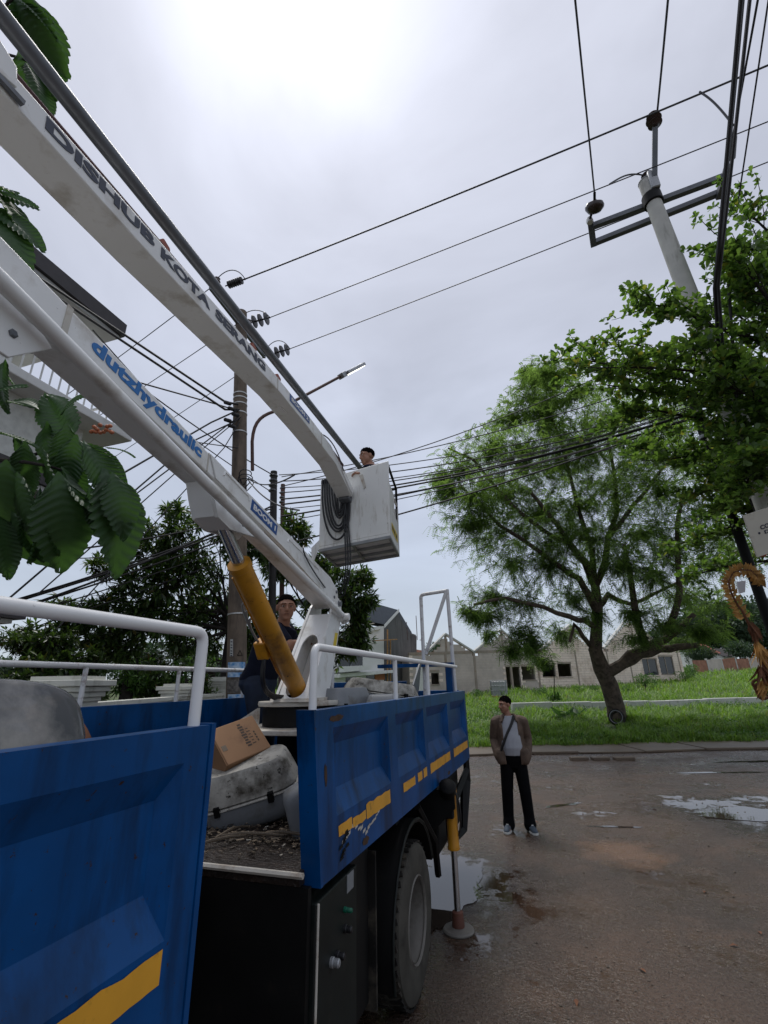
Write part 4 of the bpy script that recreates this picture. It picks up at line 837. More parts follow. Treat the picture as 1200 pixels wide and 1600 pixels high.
# what the heap stands on
t = thing('scrap_crate', 'dark steel crate under the heap of lamp housings', 'crate', (-1.6, 4.7, ZFL))
part('crate_side', MB().box2((-2.1, 4.05, ZFL), (-1.12, 4.08, 1.60)), M['black'], t); part('crate_side', MB().box2((-2.1, 5.3, ZFL), (-1.12, 5.33, 1.60)), M['black'], t); part('crate_top', MB().box2((-2.1, 4.082, 1.57), (-1.12, 5.298, 1.60)), M['black'], t)
t = thing('steel_bin', 'dark steel bin in the bed, carrying the cardboard box', 'bin', (-2.3, 3.0, ZFL))
part('bin_body', MB().box2((-2.85, 2.62, ZFL), (-2.30, 3.3, 1.42)).mesh('b', False), M['black'], t, bevel=0.01); part('bin_rim', MB().tube([(-2.85, 2.62, 1.43), (-2.30, 2.62, 1.43), (-2.30, 3.3, 1.43), (-2.85, 3.3, 1.43), (-2.85, 2.62, 1.43)], 0.015, 6), M['dgreen'], t)
# grey sheet seen through the rail
solo('metal_sheet', MB().box((-1.45, 5.6, 1.85), (0.02, 0.5, 0.42), Matrix.Rotation(0.6, 3, 'X')@Matrix.Rotation(0.25, 3, 'Y')), M['lampg'], 'pale square metal sheet leaning inside the tailgate corner', 'sheet', bevel=0.004)
# lens cover at the near left
t = thing('lamp_cover', 'large dirty translucent lamp cover resting on the near panel at left', 'lamp cover', (-1.2, 0.95, 1.78))
def lens_shell(c, R, Lx, Wy, H_, sq=3.2, n=40, k=8):
    vs = []; fs = []
    for i in range(k+1):
        f = i/k; rr = 1-0.30*f**1.8; zz = H_*math.sin(f*pi/2)
        for j in range(n):
            a = 2*pi*j/n; cx = abs(cos(a))**(2/sq)*np.sign(cos(a)); sy = abs(sin(a))**(2/sq)*np.sign(sin(a)); vs.append(R@Vector((cx*Lx/2*rr, sy*Wy/2*rr, zz))+Vector(c))
    for i in range(k):
        for j in range(n): fs.append((i*n+j, i*n+(j+1) % n, (i+1)*n+(j+1) % n, (i+1)*n+j))
    fs.append(tuple(k*n+j for j in range(n))); return MB().add(vs, fs)
Rn = Matrix.Rotation(radians(-4), 3, 'X')@Matrix.Rotation(radians(62), 3, 'Y')@Matrix.Rotation(radians(4), 3, 'Z')
part('lens', lens_shell((-1.24, 0.74, 1.79), Rn, 0.26, 0.66, 0.10), M['lens'], t)
rimp = [Rn@Vector((abs(cos(a))**(2/3.2)*np.sign(cos(a))*0.137, abs(sin(a))**(2/3.2)*np.sign(sin(a))*0.337, 0.0))+Vector((-1.24, 0.74, 1.79)) for a in np.linspace(0, 2*pi, 41)]
part('lens_rim', MB().tube(rimp, 0.008, 6), M['lampg'], t)
for k in range(3): part('lens_ridge', MB().tube([Rn@Vector((-0.06+.03*k, 0.04, 0.0955))+Vector((-1.24, 0.74, 1.79)), Rn@Vector((-0.06+.03*k, 0.22, 0.0935))+Vector((-1.24, 0.74, 1.79))], 0.003, 5), M['lens'], t)
t = thing('ballast_drum', 'dark brown round lamp base behind the translucent cover', 'lamp base', (-1.42, 1.05, 1.75))
part('base_drum', MB().lathe([(0.10, 0), (0.12, 0.02), (0.12, 0.10), (0.09, 0.13)], (-1.36, 1.04, 1.72), (0.3, 0.75, 0.55), 20), M['strawd'], t); part('base_ring', MB().lathe([(0.125, 0.04), (0.132, 0.05), (0.125, 0.06)], (-1.36, 1.04, 1.72), (0.3, 0.75, 0.55), 20), M['black'], t)
t = thing('tool_chest', 'dark chest inside the near panel that carries the lamp cover', 'chest', (-1.5, 0.6, ZFL))
part('chest_body', MB().box2((-1.95, -0.2, ZFL), (-1.08, 1.15, 1.70)).mesh('c', False), M['black'], t, bevel=0.01); part('chest_lid', MB().box2((-1.96, -0.21, 1.702), (-1.075, 1.16, 1.72)).mesh('c', False), M['dgreen'], t)
# litter on the bed floor
mb = MB()
for i in range(900):
    x = random.uniform(-1.95, -1.1); y = 2.15+abs(random.gauss(0, 0.55)) if random.random() < 0.8 else random.uniform(2.12, 3.4)
    if y > 3.4: continue
    if y < 2.35 and random.random() < 0.8: continue
    s = random.uniform(.003, .013); R = Matrix.Rotation(random.uniform(0, 6.28), 3, 'Z')@Matrix.Rotation(random.uniform(-.4, .4), 3, 'X')
    mb.box((x, y, ZFL+s*0.3+random.uniform(0, .02)), (s*random.uniform(.8, 4), s, s*0.35), R)
solo('litter', mb, M['debris'], 'scatter of chips, bits of plastic and dead leaves on the bed floor', 'litter', kind='stuff')
for k, (x, y, a, ln) in enumerate([(-1.62, 2.30, 1.0, .30), (-1.52, 2.42, 0.3, .34), (-1.35, 2.48, 0.1, .26), (-1.66, 2.45, 1.5, .22), (-1.28, 2.62, 0.5, .24)]):
    d = np.array([cos(a), sin(a), 0])*ln/2; c = np.array([x, y, ZFL+.02]); pts = [c-d, c-d*.3+np.array([0, .02, .008]), c+d*.4+np.array([0, -.01, .012]), c+d]
    solo('dry_stalk', MB().tube(pts, [.006, .008, .007, .004], 6), M['debris'], 'pale dry stalk lying in the litter on the bed floor', 'stalk', group='dry stalks on the bed floor')
mb = MB(); 
for k in range(3): mb.box((-1.75-.02*k, 1.95+.05*k, 0.76), (.03, .012, .12), Matrix.Rotation(.3*k-.2, 3, 'Y'))
solo('torn_paper', mb, M['debris'], 'torn scrap of pale paper standing on the step in the gap', 'paper scrap')

# ================================================================ PEOPLE
def head_blobs(mb, c, R, s=1.0):
    """skull, jaw, nose, ears; R turns the head, local -y is where the face looks"""
    def P(x, y, z): return Vector([float(q) for q in c])+R@Vector((x*s, y*s, z*s))
    mb.ell(P(0, 0.012, 0.035), (0.077*s, 0.092*s, 0.085*s), R, 16, 12)
    mb.ell(P(0, -0.022, -0.03), (0.066*s, 0.068*s, 0.076*s), R, 14, 10)
    mb.ell(P(0, -0.055, -0.083), (0.034*s, 0.030*s, 0.026*s), R, 10, 8)
    mb.cap(P(0, -0.086, 0.018), .009*s, P(0, -0.102, -0.018), .014*s, 8); mb.ell(P(-.013, -.088, -.024), (.010*s, .012*s, .009*s), R, 8, 6); mb.ell(P(.013, -.088, -.024), (.010*s, .012*s, .009*s), R, 8, 6)
    for sx in (-1, 1):
        mb.ell(P(sx*0.076, 0.012, -0.002), (0.012*s, 0.020*s, 0.032*s), R@Matrix.Rotation(sx*0.3, 3, 'Z'), 8, 8)
        mb.ell(P(sx*0.040, -0.062, -0.012), (0.022*s, 0.016*s, 0.016*s), R, 8, 6); mb.cap(P(sx*.012, -.082, .034), .010*s, P(sx*.052, -.066, .032), .010*s, 8)
    mb.cap(P(-.022, -.080, -.052), .009*s, P(.022, -.080, -.052), .009*s, 8)
def face_parts(body, c, R, s=1.0, moust=False):
    def P(x, y, z): return Vector([float(q) for q in c])+R@Vector((x*s, y*s, z*s))
    for sx in (-1, 1):
        e = part('eye', MB().ell(P(sx*.031, -.078, .012), (.011*s, .007*s, .0055*s), R, 10, 8), M['eyew'], body); part_e = MB().ell(P(sx*.031, -.085, .012), (.0065*s, .004*s, .0055*s), R, 8, 6)
        o = part('iris', part_e, M['eye'], body)
        part('eyebrow', MB().cap(P(sx*.013, -.092, .036), 0.0032*s, P(sx*.048, -.078, .038), .0025*s, 6), M['hair'], body)
    part('mouth', MB().cap(P(-.020, -.0875, -.052), .0032*s, P(.020, -.0875, -.052), .0032*s, 8), M['lip'], body)
    if moust: part('moustache', MB().cap(P(-.020, -.094, -.040), .005*s, P(.020, -.094, -.040), .005*s, 8), M['hair'], body)
def hair_mesh(c, R, s=1.0, thick=0.010, low=-0.01, rough=0.006):
    def P(x, y, z): return Vector([float(q) for q in c])+R@Vector((x*s, y*s, z*s))
    vs = []; fs = []; n = 26; k = 12
    for i in range(k+1):
        for j in range(n):
            p = 2*pi*j/n; front = max(0, -sin(p))
            tmax = pi*(0.62-0.235*front**0.7+.035*mnoise.noise(Vector((cos(p)*4, sin(p)*4, .3)))); t = 0.001+tmax*i/k
            r = (0.078+thick, 0.094+thick, 0.086+thick*1.3); q = Vector((r[0]*sin(t)*cos(p), r[1]*sin(t)*sin(p)+0.012, r[2]*cos(t)+0.035))
            q += q.normalized()*rough*(mnoise.noise(q*60)+.8*mnoise.noise(q*140)); 
            if i == k: q = Vector((q.x*0.93, (q.y-.012)*0.93+.012, q.z-.004))
            vs.append(P(*q))
    for i in range(k):
        for j in range(n): fs.append((i*n+j, (i+1)*n+j, (i+1)*n+(j+1) % n, i*n+(j+1) % n))
    return MB().add(vs, fs)
def hand(mb, wrist, d, nrm, s=1.0, curl=0.5, mir=1):
    """palm, four unequal bent fingers and a thumb"""
    w = Vector([float(q) for q in wrist]); d = Vector([float(q) for q in d]).normalized(); nrm = Vector([float(q) for q in nrm]); nrm = (nrm-d*nrm.dot(d)).normalized(); sd = d.cross(nrm)*mir
    mb.cap(w, .026*s, w+d*.05*s, .030*s, 10); mb.cap(w+d*.03*s+sd*.018*s, .020*s, w+d*.085*s+sd*.026*s, .017*s, 8); mb.cap(w+d*.03*s-sd*.018*s, .020*s, w+d*.08*s-sd*.028*s, .017*s, 8)
    for k, (o, ln) in enumerate(((-.030, .060), (-.010, .076), (.010, .080), (.030, .070))):
        p = w+d*.085*s+sd*o*s; q = p+(d*cos(curl)+nrm*sin(curl))*ln*.5*s; r = q+(d*cos(curl*2.2)+nrm*sin(curl*2.2))*ln*.5*s
        mb.cap(p, .0095*s, q, .0088*s, 8); mb.cap(q, .0088*s, r, .0075*s, 8)
    p = w+d*.025*s+sd*.030*s; q = p+(d*.6+sd*.7+nrm*.3).normalized()*.045*s; r = q+(d*.8+nrm*.5).normalized()*.03*s; mb.cap(p, .013*s, q, .011*s, 8); mb.cap(q, .011*s, r, .009*s, 8)
def limb(mb, pts, rs, n=12):
    for i in range(len(pts)-1): mb.cap(pts[i], rs[i], pts[i+1], rs[i+1], n)

# ---- standing man on the road
feet = on_z(813, 1299, 0.0); 
pm_ = thing('person', 'man standing on the wet road in brown jacket, grey shirt and black trousers, looking aside', 'person', (feet[0], feet[1], 0))
face_az = math.atan2(-feet[0], feet[1])          # yaw so that local -y points to the viewer
RM = Matrix.Rotation(math.atan2(feet[0], -feet[1])+pi/2+radians(90)+radians(6), 3, 'Z') if False else Matrix.Rotation(radians(4+math.degrees(math.atan2(-feet[0], feet[1]))*0.5), 3, 'Z')
O = Vector((float(feet[0]), float(feet[1]), 0))
def Q(x, y, z): return O+RM@Vector((x, y, z))
X_ = RM@Vector((1, 0, 0)); Y_ = RM@Vector((0, 1, 0))
hc = Q(-0.035, -0.015, 1.57); RH = RM@Matrix.Rotation(radians(-58), 3, 'Z')@Matrix.Rotation(radians(8), 3, 'X')
J = dict(hipL=Q(-.09, 0, .88), hipR=Q(.09, 0, .88), kneeL=Q(-.125, -.015, .48), kneeR=Q(.125, -.01, .48), ankL=Q(-.14, .02, .09), ankR=Q(.135, .02, .09), shL=Q(-.185, .0, 1.37), shR=Q(.185, 0, 1.37), elL=Q(-.235, .06, 1.11), elR=Q(.238, .06, 1.11), wrL=Q(-.195, -.045, .95), wrR=Q(.20, -.045, .95))
mb = MB(); head_blobs(mb, hc, RH, 1.0)
mb.cap(Q(-.005, .015, 1.38), .060, Q(-.04, 0, 1.52), .054)
mb.loft([(Q(0, 0, .80), .10, .085, X_, Y_), (Q(0, 0, .90), .155, .105, X_, Y_), (Q(0, -.02, 1.02), .15, .115, X_, Y_), (Q(0, 0, 1.25), .16, .105, X_, Y_), (Q(0, .005, 1.36), .16, .085, X_, Y_), (Q(0, .01, 1.42), .07, .06, X_, Y_)])
limb(mb, [J['hipL'], J['kneeL'], J['ankL'], Q(-.15, -.12, .04)], [.085, .058, .036, .022]); limb(mb, [J['hipR'], J['kneeR'], J['ankR'], Q(.155, -.12, .04)], [.085, .058, .036, .022])
limb(mb, [Q(-.12, 0, 1.36), J['shL'], J['elL'], J['wrL']], [.05, .040, .034, .028]); limb(mb, [Q(.12, 0, 1.36), J['shR'], J['elR'], J['wrR']], [.05, .040, .034, .028])
hand(mb, J['wrL'], RM@Vector((.25, -.35, -.9)), RM@Vector((.8, .3, 0)), .80, .4, 1); hand(mb, J['wrR'], RM@Vector((-.25, -.35, -.9)), RM@Vector((-.8, .3, 0)), .80, .4, -1)
body = part('body', remesh(mb, 'body', .0075, 2), M['skin'], pm_)
face_parts(body, hc, RH); part('hair', hair_mesh(hc, RH, 1.0, .002, rough=.008), M['hair'], pm_)
mb = MB()      # trousers
mb.loft([(Q(0, 0, .76), .09, .09, X_, Y_), (Q(0, 0, .85), .165, .120, X_, Y_), (Q(0, -.01, .95), .162, .120, X_, Y_), (Q(0, -.015, 1.0), .155, .12, X_, Y_)])
for s, k, a in ((-1, 'L', 0), (1, 'R', 0)):
    limb(mb, [Q(s*.085, 0, .86), Q(s*.118, -.015, .48), Q(s*.135, .02, .16), Q(s*.137, .0, .075)], [.098, .080, .072, .082])
part('trousers', remesh(mb, 'trousers', .010, 3), M['trouser'], pm_)
mb = MB(); mb.loft([(Q(0, -.015, .92), .150, .135, X_, Y_), (Q(0, -.03, 1.02), .158, .150, X_, Y_), (Q(0, -.02, 1.15), .160, .140, X_, Y_), (Q(0, -.01, 1.28), .165, .120, X_, Y_), (Q(0, 0, 1.37), .15, .098, X_, Y_), (Q(-.01, .005, 1.425), .085, .075, X_, Y_)])
part('shirt', remesh(mb, 'shirt', .010, 2), M['shirt'], pm_)
# jacket: an open shell and two sleeves
mb = MB()
prof = [(.81, .182, .150), (.90, .184, .155), (1.02, .178, .160), (1.15, .178, .155), (1.28, .186, .138), (1.36, .175, .112), (1.415, .115, .095), (1.45, .088, .085)]
n = 26; vs = []; fs = []
for (z, rx, ry) in prof:
    op = 0.62 if z < 1.3 else 0.72
    for j in range(n+1):
        a = -pi/2+op+(2*pi-2*op)*j/n; fold = 1+0.035*sin(a*7+z*9)
        for k in (0, 1): r = (1.0 if k == 0 else 0.87)*fold; vs.append(Q(rx*cos(a)*r, ry*sin(a)*r+.0, z))
m1 = 2*(n+1)
for i in range(len(prof)-1):
    for j in range(n):
        a0 = i*m1+2*j; fs += [(a0, a0+2, a0+m1+2, a0+m1), (a0+1, a0+m1+1, a0+m1+3, a0+3)]
    for j, sgn in ((0, 0), (n, 1)): a0 = i*m1+2*j; fs.append((a0, a0+m1, a0+m1+1, a0+1))
for j in range(n): fs += [(2*j, 2*j+1, 2*j+3, 2*j+2)]; e0 = (len(prof)-1)*m1; fs += [(e0+2*j, e0+2*j+2, e0+2*j+3, e0+2*j+1)]
mb.add(vs, fs)
jk = mb.mesh('jk', False); mb2 = MB(); mb2.v = [tuple(v.co) for v in jk.vertices]; mb2.f = [tuple(p.vertices) for p in jk.polygons]
for s in (-1, 1):
    limb(mb2, [Q(s*.13, .0, 1.37), Q(s*.195, 0, 1.345), Q(s*.225, .035, 1.22), Q(s*.240, .06, 1.11), Q(s*.225, .01, 1.02), Q(s*.205, -.05, .93), Q(s*.19, -.075, .885)], [.068, .070, .062, .058, .058, .055, .052])
    mb2.cap(Q(s*.165, -.085, .96), .062, Q(s*.165, -.085, .86), .060)
mb2.cap(Q(-.07, -.055, 1.44), .018, Q(-.10, -.10, 1.36), .016); mb2.cap(Q(.07, -.055, 1.44), .018, Q(.10, -.10, 1.36), .016)
part('jacket', remesh(mb2, 'jacket', .010, 2), M['jacket'], pm_)
part('bag_strap', MB().tube([Q(.07, -.085, 1.425), Q(.03, -.125, 1.33), Q(-.06, -.150, 1.18), Q(-.135, -.150, 1.03), Q(-.16, -.10, .95)], .019, 6), M['strap'], pm_)
part('belt_buckle', MB().box(Q(.03, -.142, .935), (.03, .012, .02), RM), M['galv'], pm_)
for s in (-1, 1):
    yaw_ = radians(-14*s if s < 0 else -20); Rf = RM@Matrix.Rotation(radians(16*s), 3, 'Z')
    c = Q(s*.14, .0, 0)
    def S(x, y, z): return c+Rf@Vector((x, y, z))
    mb = MB(); mb.loft([(S(0, .085, .045), .030, .04, Rf@Vector((1, 0, 0)), Vector((0, 0, 1))), (S(0, .05, .060), .040, .055, Rf@Vector((1, 0, 0)), Vector((0, 0, 1))), (S(0, -.02, .058), .042, .050, Rf@Vector((1, 0, 0)), Vector((0, 0, 1))), (S(0, -.10, .045), .045, .035, Rf@Vector((1, 0, 0)), Vector((0, 0, 1))), (S(0, -.165, .036), .036, .024, Rf@Vector((1, 0, 0)), Vector((0, 0, 1))), (S(0, -.185, .032), .015, .012, Rf@Vector((1, 0, 0)), Vector((0, 0, 1)))], 14)
    sh = part('shoe', mb, M['shoe'], pm_)
    pl_ = [S(x, y, 0.002) for x, y in [(-.03, .095), (.03, .095), (.042, .05), (.040, -.02), (.05, -.11), (.038, -.17), (.0, -.195), (-.038, -.17), (-.05, -.11), (-.040, -.02), (-.042, .05)]]
    part('sole', MB().prism(pl_, (0, 0, .026)), M['sole'], sh, bevel=0.004)
    part('laces', MB().box(S(0, -.05, .098), (.03, .06, .012), Rf@Matrix.Rotation(.3, 3, 'X')), M['sole'], sh)

# ---- operator leaning over the controls
dO = 4.55
def OP(px, py, d=dO): return Vector([float(q) for q in dep(px, py, d)])
op0 = OP(412, 1090); t_op = thing('person', 'man in navy work clothes standing in the truck bed beside the crane column', 'person', (op0[0], op0[1], ZFL))
fx = Vector(ROT[:, 0]); fx.z = 0; fx.normalize(); fy = Vector((-fx.y, fx.x, 0))      # picture right and away
hd = OP(447, 950); 
RO = Matrix((fx, fy, Vector((0, 0, 1)))).transposed()@Matrix.Rotation(radians(18), 3, 'Z')@Matrix.Rotation(radians(6), 3, 'X')
pel = OP(404, 1060); ch = OP(428, 1003); nk = OP(440, 977)
mb = MB(); head_blobs(mb, hd, RO, 1.12)
mb.cap(nk-Vector((0, 0, .03)), .066, hd-Vector((0, 0, .07)), .058)
def ring(c, rx, ry, tw=0.0): return (c, rx, ry, (fx*cos(.6+tw)+fy*sin(.6+tw)), (-fx*sin(.6+tw)+fy*cos(.6+tw)))
tor = [ring(pel-Vector((0, 0, .10)), .15, .12), ring(pel, .17, .135), ring(pel*.6+ch*.4, .155, .125), ring(ch, .18, .130), ring(ch*.35+nk*.65, .17, .105), ring(nk, .075, .07)]
mb.loft(tor)
shN = OP(431, 987, dO-.16); elN = OP(452, 1000, dO-.24)+Vector((0, 0, -.05)); wrN = OP(476, 1005, dO-.05); shF = OP(447, 984, dO+.18); elF = OP(462, 1010, dO+.2); wrF = OP(482, 1015, dO+.12)
limb(mb, [ch*.4+nk*.6, shN, elN, wrN], [.07, .066, .052, .036]); limb(mb, [ch*.4+nk*.6, shF, elF, wrF], [.07, .062, .048, .034])
hand(mb, wrN, fx-Vector((0, 0, .2)), (0, 0, -1), 1.0, .6, 1); hand(mb, wrF, fx-Vector((0, 0, .2)), (0, 0, -1), 1.0, .6, -1)
fl = ZFL+.06
hN = pel-fy*.09-Vector((0, 0, .06)); hF = pel+fy*.09-Vector((0, 0, .06)); kN = Vector((pel.x, pel.y, 0))+fx*.05-fy*.11+Vector((0, 0, (pel.z+fl)/2-.0)); kF = kN+fy*.24+fx*.04; aN = Vector((pel.x, pel.y, fl+.03))-fx*.02-fy*.13; aF = aN+fy*.26+fx*.10
limb(mb, [hN, kN, aN, aN+fx*.13-Vector((0, 0, .03))], [.09, .062, .045, .035]); limb(mb, [hF, kF, aF, aF+fx*.13-Vector((0, 0, .03))], [.09, .062, .045, .035])
body = part('body', remesh(mb, 'body', .009, 2), M['skin'], t_op); face_parts(body, hd, RO, 1.12); part('hair', hair_mesh(hd, RO, 1.12, .0005, rough=.002), M['hair'], t_op)
mb = MB(); mb.loft([(c, rx+.018, ry+.018, a, b) for c, rx, ry, a, b in tor[:-1]]+[ring(nk-Vector((0, 0, .02)), .098, .090)])
limb(mb, [ch*.4+nk*.6, shN, shN*.35+elN*.65], [.085, .085, .074]); limb(mb, [ch*.4+nk*.6, shF, shF*.35+elF*.65], [.085, .082, .07]); limb(mb, [nk-Vector((0, 0, .01))-fx*.05, nk-Vector((0, 0, .0))-fy*.07, nk+fx*.06-Vector((0, 0, .03))], [.03, .028, .026])
part('work_shirt', remesh(mb, 'shirt', .012, 2), M['coverall'], t_op)
mb = MB(); mb.loft([(pel-Vector((0, 0, .15)), .13, .12, tor[0][3], tor[0][4]), (pel-Vector((0, 0, .06)), .19, .155, tor[0][3], tor[0][4]), (pel+Vector((0, 0, .05)), .18, .145, tor[0][3], tor[0][4])])
limb(mb, [hN, kN, aN+Vector((0, 0, .03))], [.12, .088, .075]); limb(mb, [hF, kF, aF+Vector((0, 0, .03))], [.12, .088, .075])
part('trousers', remesh(mb, 'trousers', .012, 2), M['jeans'], t_op)
for a_ in (aN, aF): 
    mb = MB(); mb.loft([(a_-fx*.06+Vector((0, 0, -.035)), .04, .05, fy, Vector((0, 0, 1))), (a_+Vector((0, 0, -.02)), .048, .07, fy, Vector((0, 0, 1))), (a_+fx*.12+Vector((0, 0, -.045)), .05, .04, fy, Vector((0, 0, 1))), (a_+fx*.2+Vector((0, 0, -.055)), .03, .025, fy, Vector((0, 0, 1)))], 12); part('boot', mb, M['black'], t_op)

# ---- man crouching in the bucket
dB = 6.0
def BK(px, py, d=dB): return Vector([float(q) for q in dep(px, py, d)])
hb = BK(573.5, 714); bx0 = BK(588, 760)
t_bk = thing('person', 'man in dark shirt up in the white bucket, only head and shoulder above the rim', 'person', (bx0.x, bx0.y, 3.50))
RB = Matrix((fx, fy, Vector((0, 0, 1)))).transposed()@Matrix.Rotation(radians(-62), 3, 'Z')@Matrix.Rotation(radians(10), 3, 'X')
mb = MB(); head_blobs(mb, hb, RB, 1.02); nkb = BK(579, 727); chb = BK(587, 750); plb = BK(594, 795)
if plb.z < 3.80: plb.z = 3.80
mb.cap(nkb, .06, hb-Vector((0, 0, .06)), .053)
def ringb(c, rx, ry): return (c, rx, ry, (fx*.5+fy*.87), (-fx*.87+fy*.5))
tb_ = [ringb(plb-Vector((0, 0, .08)), .14, .12), ringb(plb, .16, .13), ringb(chb, .18, .13), ringb(chb*.35+nkb*.65, .17, .10), ringb(nkb, .07, .065)]
mb.loft(tb_)
s1_ = BK(578, 738, dB-.17); e1_ = BK(572, 762, dB-.12); w1_ = BK(566, 742, dB-.22); s2_ = BK(592, 733, dB+.16); e2_ = BK(596, 765, dB+.1); w2_ = BK(580, 770, dB+.05)
limb(mb, [chb*.4+nkb*.6, s1_, e1_, w1_], [.065, .06, .048, .034]); limb(mb, [chb*.4+nkb*.6, s2_, e2_, w2_], [.065, .06, .048, .034]); hand(mb, w1_, -fx+Vector((0, 0, .3)), (0, 0, -1), .95, .6, 1); hand(mb, w2_, -fx, (0, 0, -1), .95, .6, -1)
zf = 3.50
for s in (-1, 1):
    hp = plb+fy*(.09*s)-Vector((0, 0, .05)); kn = hp-fx*.20+Vector((0, 0, .02)); an = Vector((hp.x, hp.y, zf+.07))+fx*.02; limb(mb, [hp, kn, an, an-fx*.12-Vector((0, 0, .03))], [.085, .058, .043, .034])
body = part('body', remesh(mb, 'body', .009, 2), M['skin'], t_bk); face_parts(body, hb, RB, 1.02); part('hair', hair_mesh(hb, RB, 1.02, .004, rough=.010), M['hair'], t_bk)
mb = MB(); mb.loft([(c, rx+.016, ry+.016, a, b) for c, rx, ry, a, b in tb_[:-1]]+[ringb(nkb-Vector((0, 0, .02)), .085, .08)]); limb(mb, [chb*.4+nkb*.6, s1_, e1_*.7+s1_*.3], [.08, .078, .066]); limb(mb, [chb*.4+nkb*.6, s2_, e2_*.7+s2_*.3], [.08, .078, .066])
part('work_shirt', remesh(mb, 'shirt', .012, 2), M['coverall'], t_bk)
mb = MB(); mb.loft([ringb(plb-Vector((0, 0, .12)), .14, .13), ringb(plb, .17, .145)])
for s in (-1, 1):
    hp = plb+fy*(.09*s)-Vector((0, 0, .05)); kn = hp-fx*.20+Vector((0, 0, .02)); an = Vector((hp.x, hp.y, zf+.10))+fx*.02; limb(mb, [hp, kn, an], [.105, .076, .062])
part('trousers', remesh(mb, 'trousers', .012, 2), M['jeans'], t_bk)

# ================================================================ POLES AND WIRES
lb_ = dep(385, 1040, 8.0); lbase = np.array([lb_[0], lb_[1], 0.0]); ltop = at_dist(377, 497, math.hypot(lb_[0], lb_[1])*1.0); 
def lpole(z): return lbase+(ltop-lbase)*(z/ltop[2])
lp = thing('utility_pole', 'thick weathered brown utility pole behind the crane, steel bands and posters on it', 'utility pole', lbase)
def prz(r0, r1): return [r0+(r1-r0)*t for t in np.linspace(0, 1, 9)]
part('shaft', MB().tube([lpole(z) for z in np.linspace(-0.3, ltop[2]+.15, 9)], prz(.180, .120), 20), M['pole'], lp)
def z_on(px, py): return at_dist(px, py, math.hypot(lb_[0], lb_[1]))[2]
for py in (618, 625, 634, 648, 678, 960): z = z_on(378, py); r = .184-(.06*z/ltop[2]); p = lpole(z); part('steel_band', MB().lathe([(r, -.012), (r+.006, -.012), (r+.006, .012), (r, .012)], p, ltop-lbase, 22, cap=False), M['band'], lp)
vd = np.array([-lb_[0], -lb_[1], 0]); vd /= np.linalg.norm(vd); sdv = np.array([-vd[1], vd[0], 0])
def poster(px, py0, py1, w, m, nm, lab):
    z0, z1 = z_on(px, py1), z_on(px, py0); vs = []; n = 8
    for z in (z0, z1):
        r = .186-(.06*z/ltop[2]); p = lpole(z)
        for i in range(n+1): a = (i/n-.5)*w; q = p+vd*(r*cos(a))+sdv*(r*sin(a)); vs.append(q)
    for q in list(vs): pass
    m_ = MB().add(vs, [(i, i+1, n+1+i+1, n+1+i) for i in range(n)]); return part(nm, m_, m, lp, lab)
poster(384, 1035, 1058, 1.9, M['posterb'], 'poster', 'blue and white poster, the upper one'); poster(384, 1062, 1082, 2.0, M['posterg'], 'poster', 'torn grey poster'); poster(385, 1084, 1106, 1.7, M['posterb'], 'poster', 'faded blue poster, lowest')
# stencilled marks on the pole
def on_pole(px, py, out=.004):
    z = z_on(px, py); r = .184-(.06*z/ltop[2])+out; a = ((px-383.5)/729.4*8.0)/.165; a = math.asin(max(-.95, min(.95, a))); return lpole(z)+vd*(r*cos(a))+sdv*(r*sin(a))*SGN
SGN = 1.0 if sdv@ROT[:, 0] > 0 else -1.0
part('number_plate', MB().add([on_pole(374, 1000), on_pole(378, 1000), on_pole(378.5, 1026), on_pole(374, 1026)], [(0, 1, 2, 3)]), M['band'], lp)
mb = MB()
for y in (1003, 1008, 1012, 1017, 1021, 1024): mb.add([on_pole(374.8, y, .006), on_pole(377.4, y+.6, .006), on_pole(377.4, y+2.0, .006), on_pole(374.8, y+1.6, .006)], [(0, 1, 2, 3)])
part('printed_marks', mb, M['navy'], lp)
part('warning_triangle', MB().tube([on_pole(384.5, 1025), on_pole(391.5, 1025), on_pole(388.2, 1017), on_pole(384.5, 1025)], .007, 5), M['black'], lp)
# crossarms with strain insulators
cab = []
def insulator_string(a, b, discs, rr, parent, m):
    a = np.array(a, float); b = np.array(b, float); d = b-a; ln = np.linalg.norm(d); prof = [(.012, 0), (.012, ln*.15)]
    for i in range(discs):
        h = ln*(.18+.62*i/max(1, discs-1)); prof += [(.018, h-.03*ln), (rr, h), (rr*.9, h+.035*ln), (.02, h+.05*ln)]
    prof += [(.012, ln*.9), (.02, ln)]
    return part('insulator', MB().lathe(prof, a, d/ln, 14), m, parent)
dl = math.hypot(lb_[0], lb_[1]); ca0 = at_dist(327, 455, dl*0.99); ca1 = at_dist(412, 560, dl*1.01); ca1[2] = ca0[2] = (ca0[2]+ca1[2])/2
zarm = ca0[2]; ca0 = on_z(326, 452, zarm); ca1 = on_z(411, 560, zarm)
arm = part('crossarm', MB().prism([ca0, ca1, ca1+np.array([0, 0, .09]), ca0+np.array([0, 0, .09])], np.array([.06, .02, 0])), M['greymetal'], lp)
I0 = on_z(352, 447, zarm); I0e = on_z(383, 436, zarm+.02); I1 = on_z(392, 504, zarm); I1e = on_z(422, 496, zarm+.02); I2 = on_z(428, 552, zarm); I2e = on_z(453, 545, zarm+.02)
for a_, b_, n_, r_ in ((I0, I0e, 7, .075), (I1, I1e, 3, .14), (I2, I2e, 3, .14)): insulator_string(a_, b_, n_, r_, lp, M['polymer'])
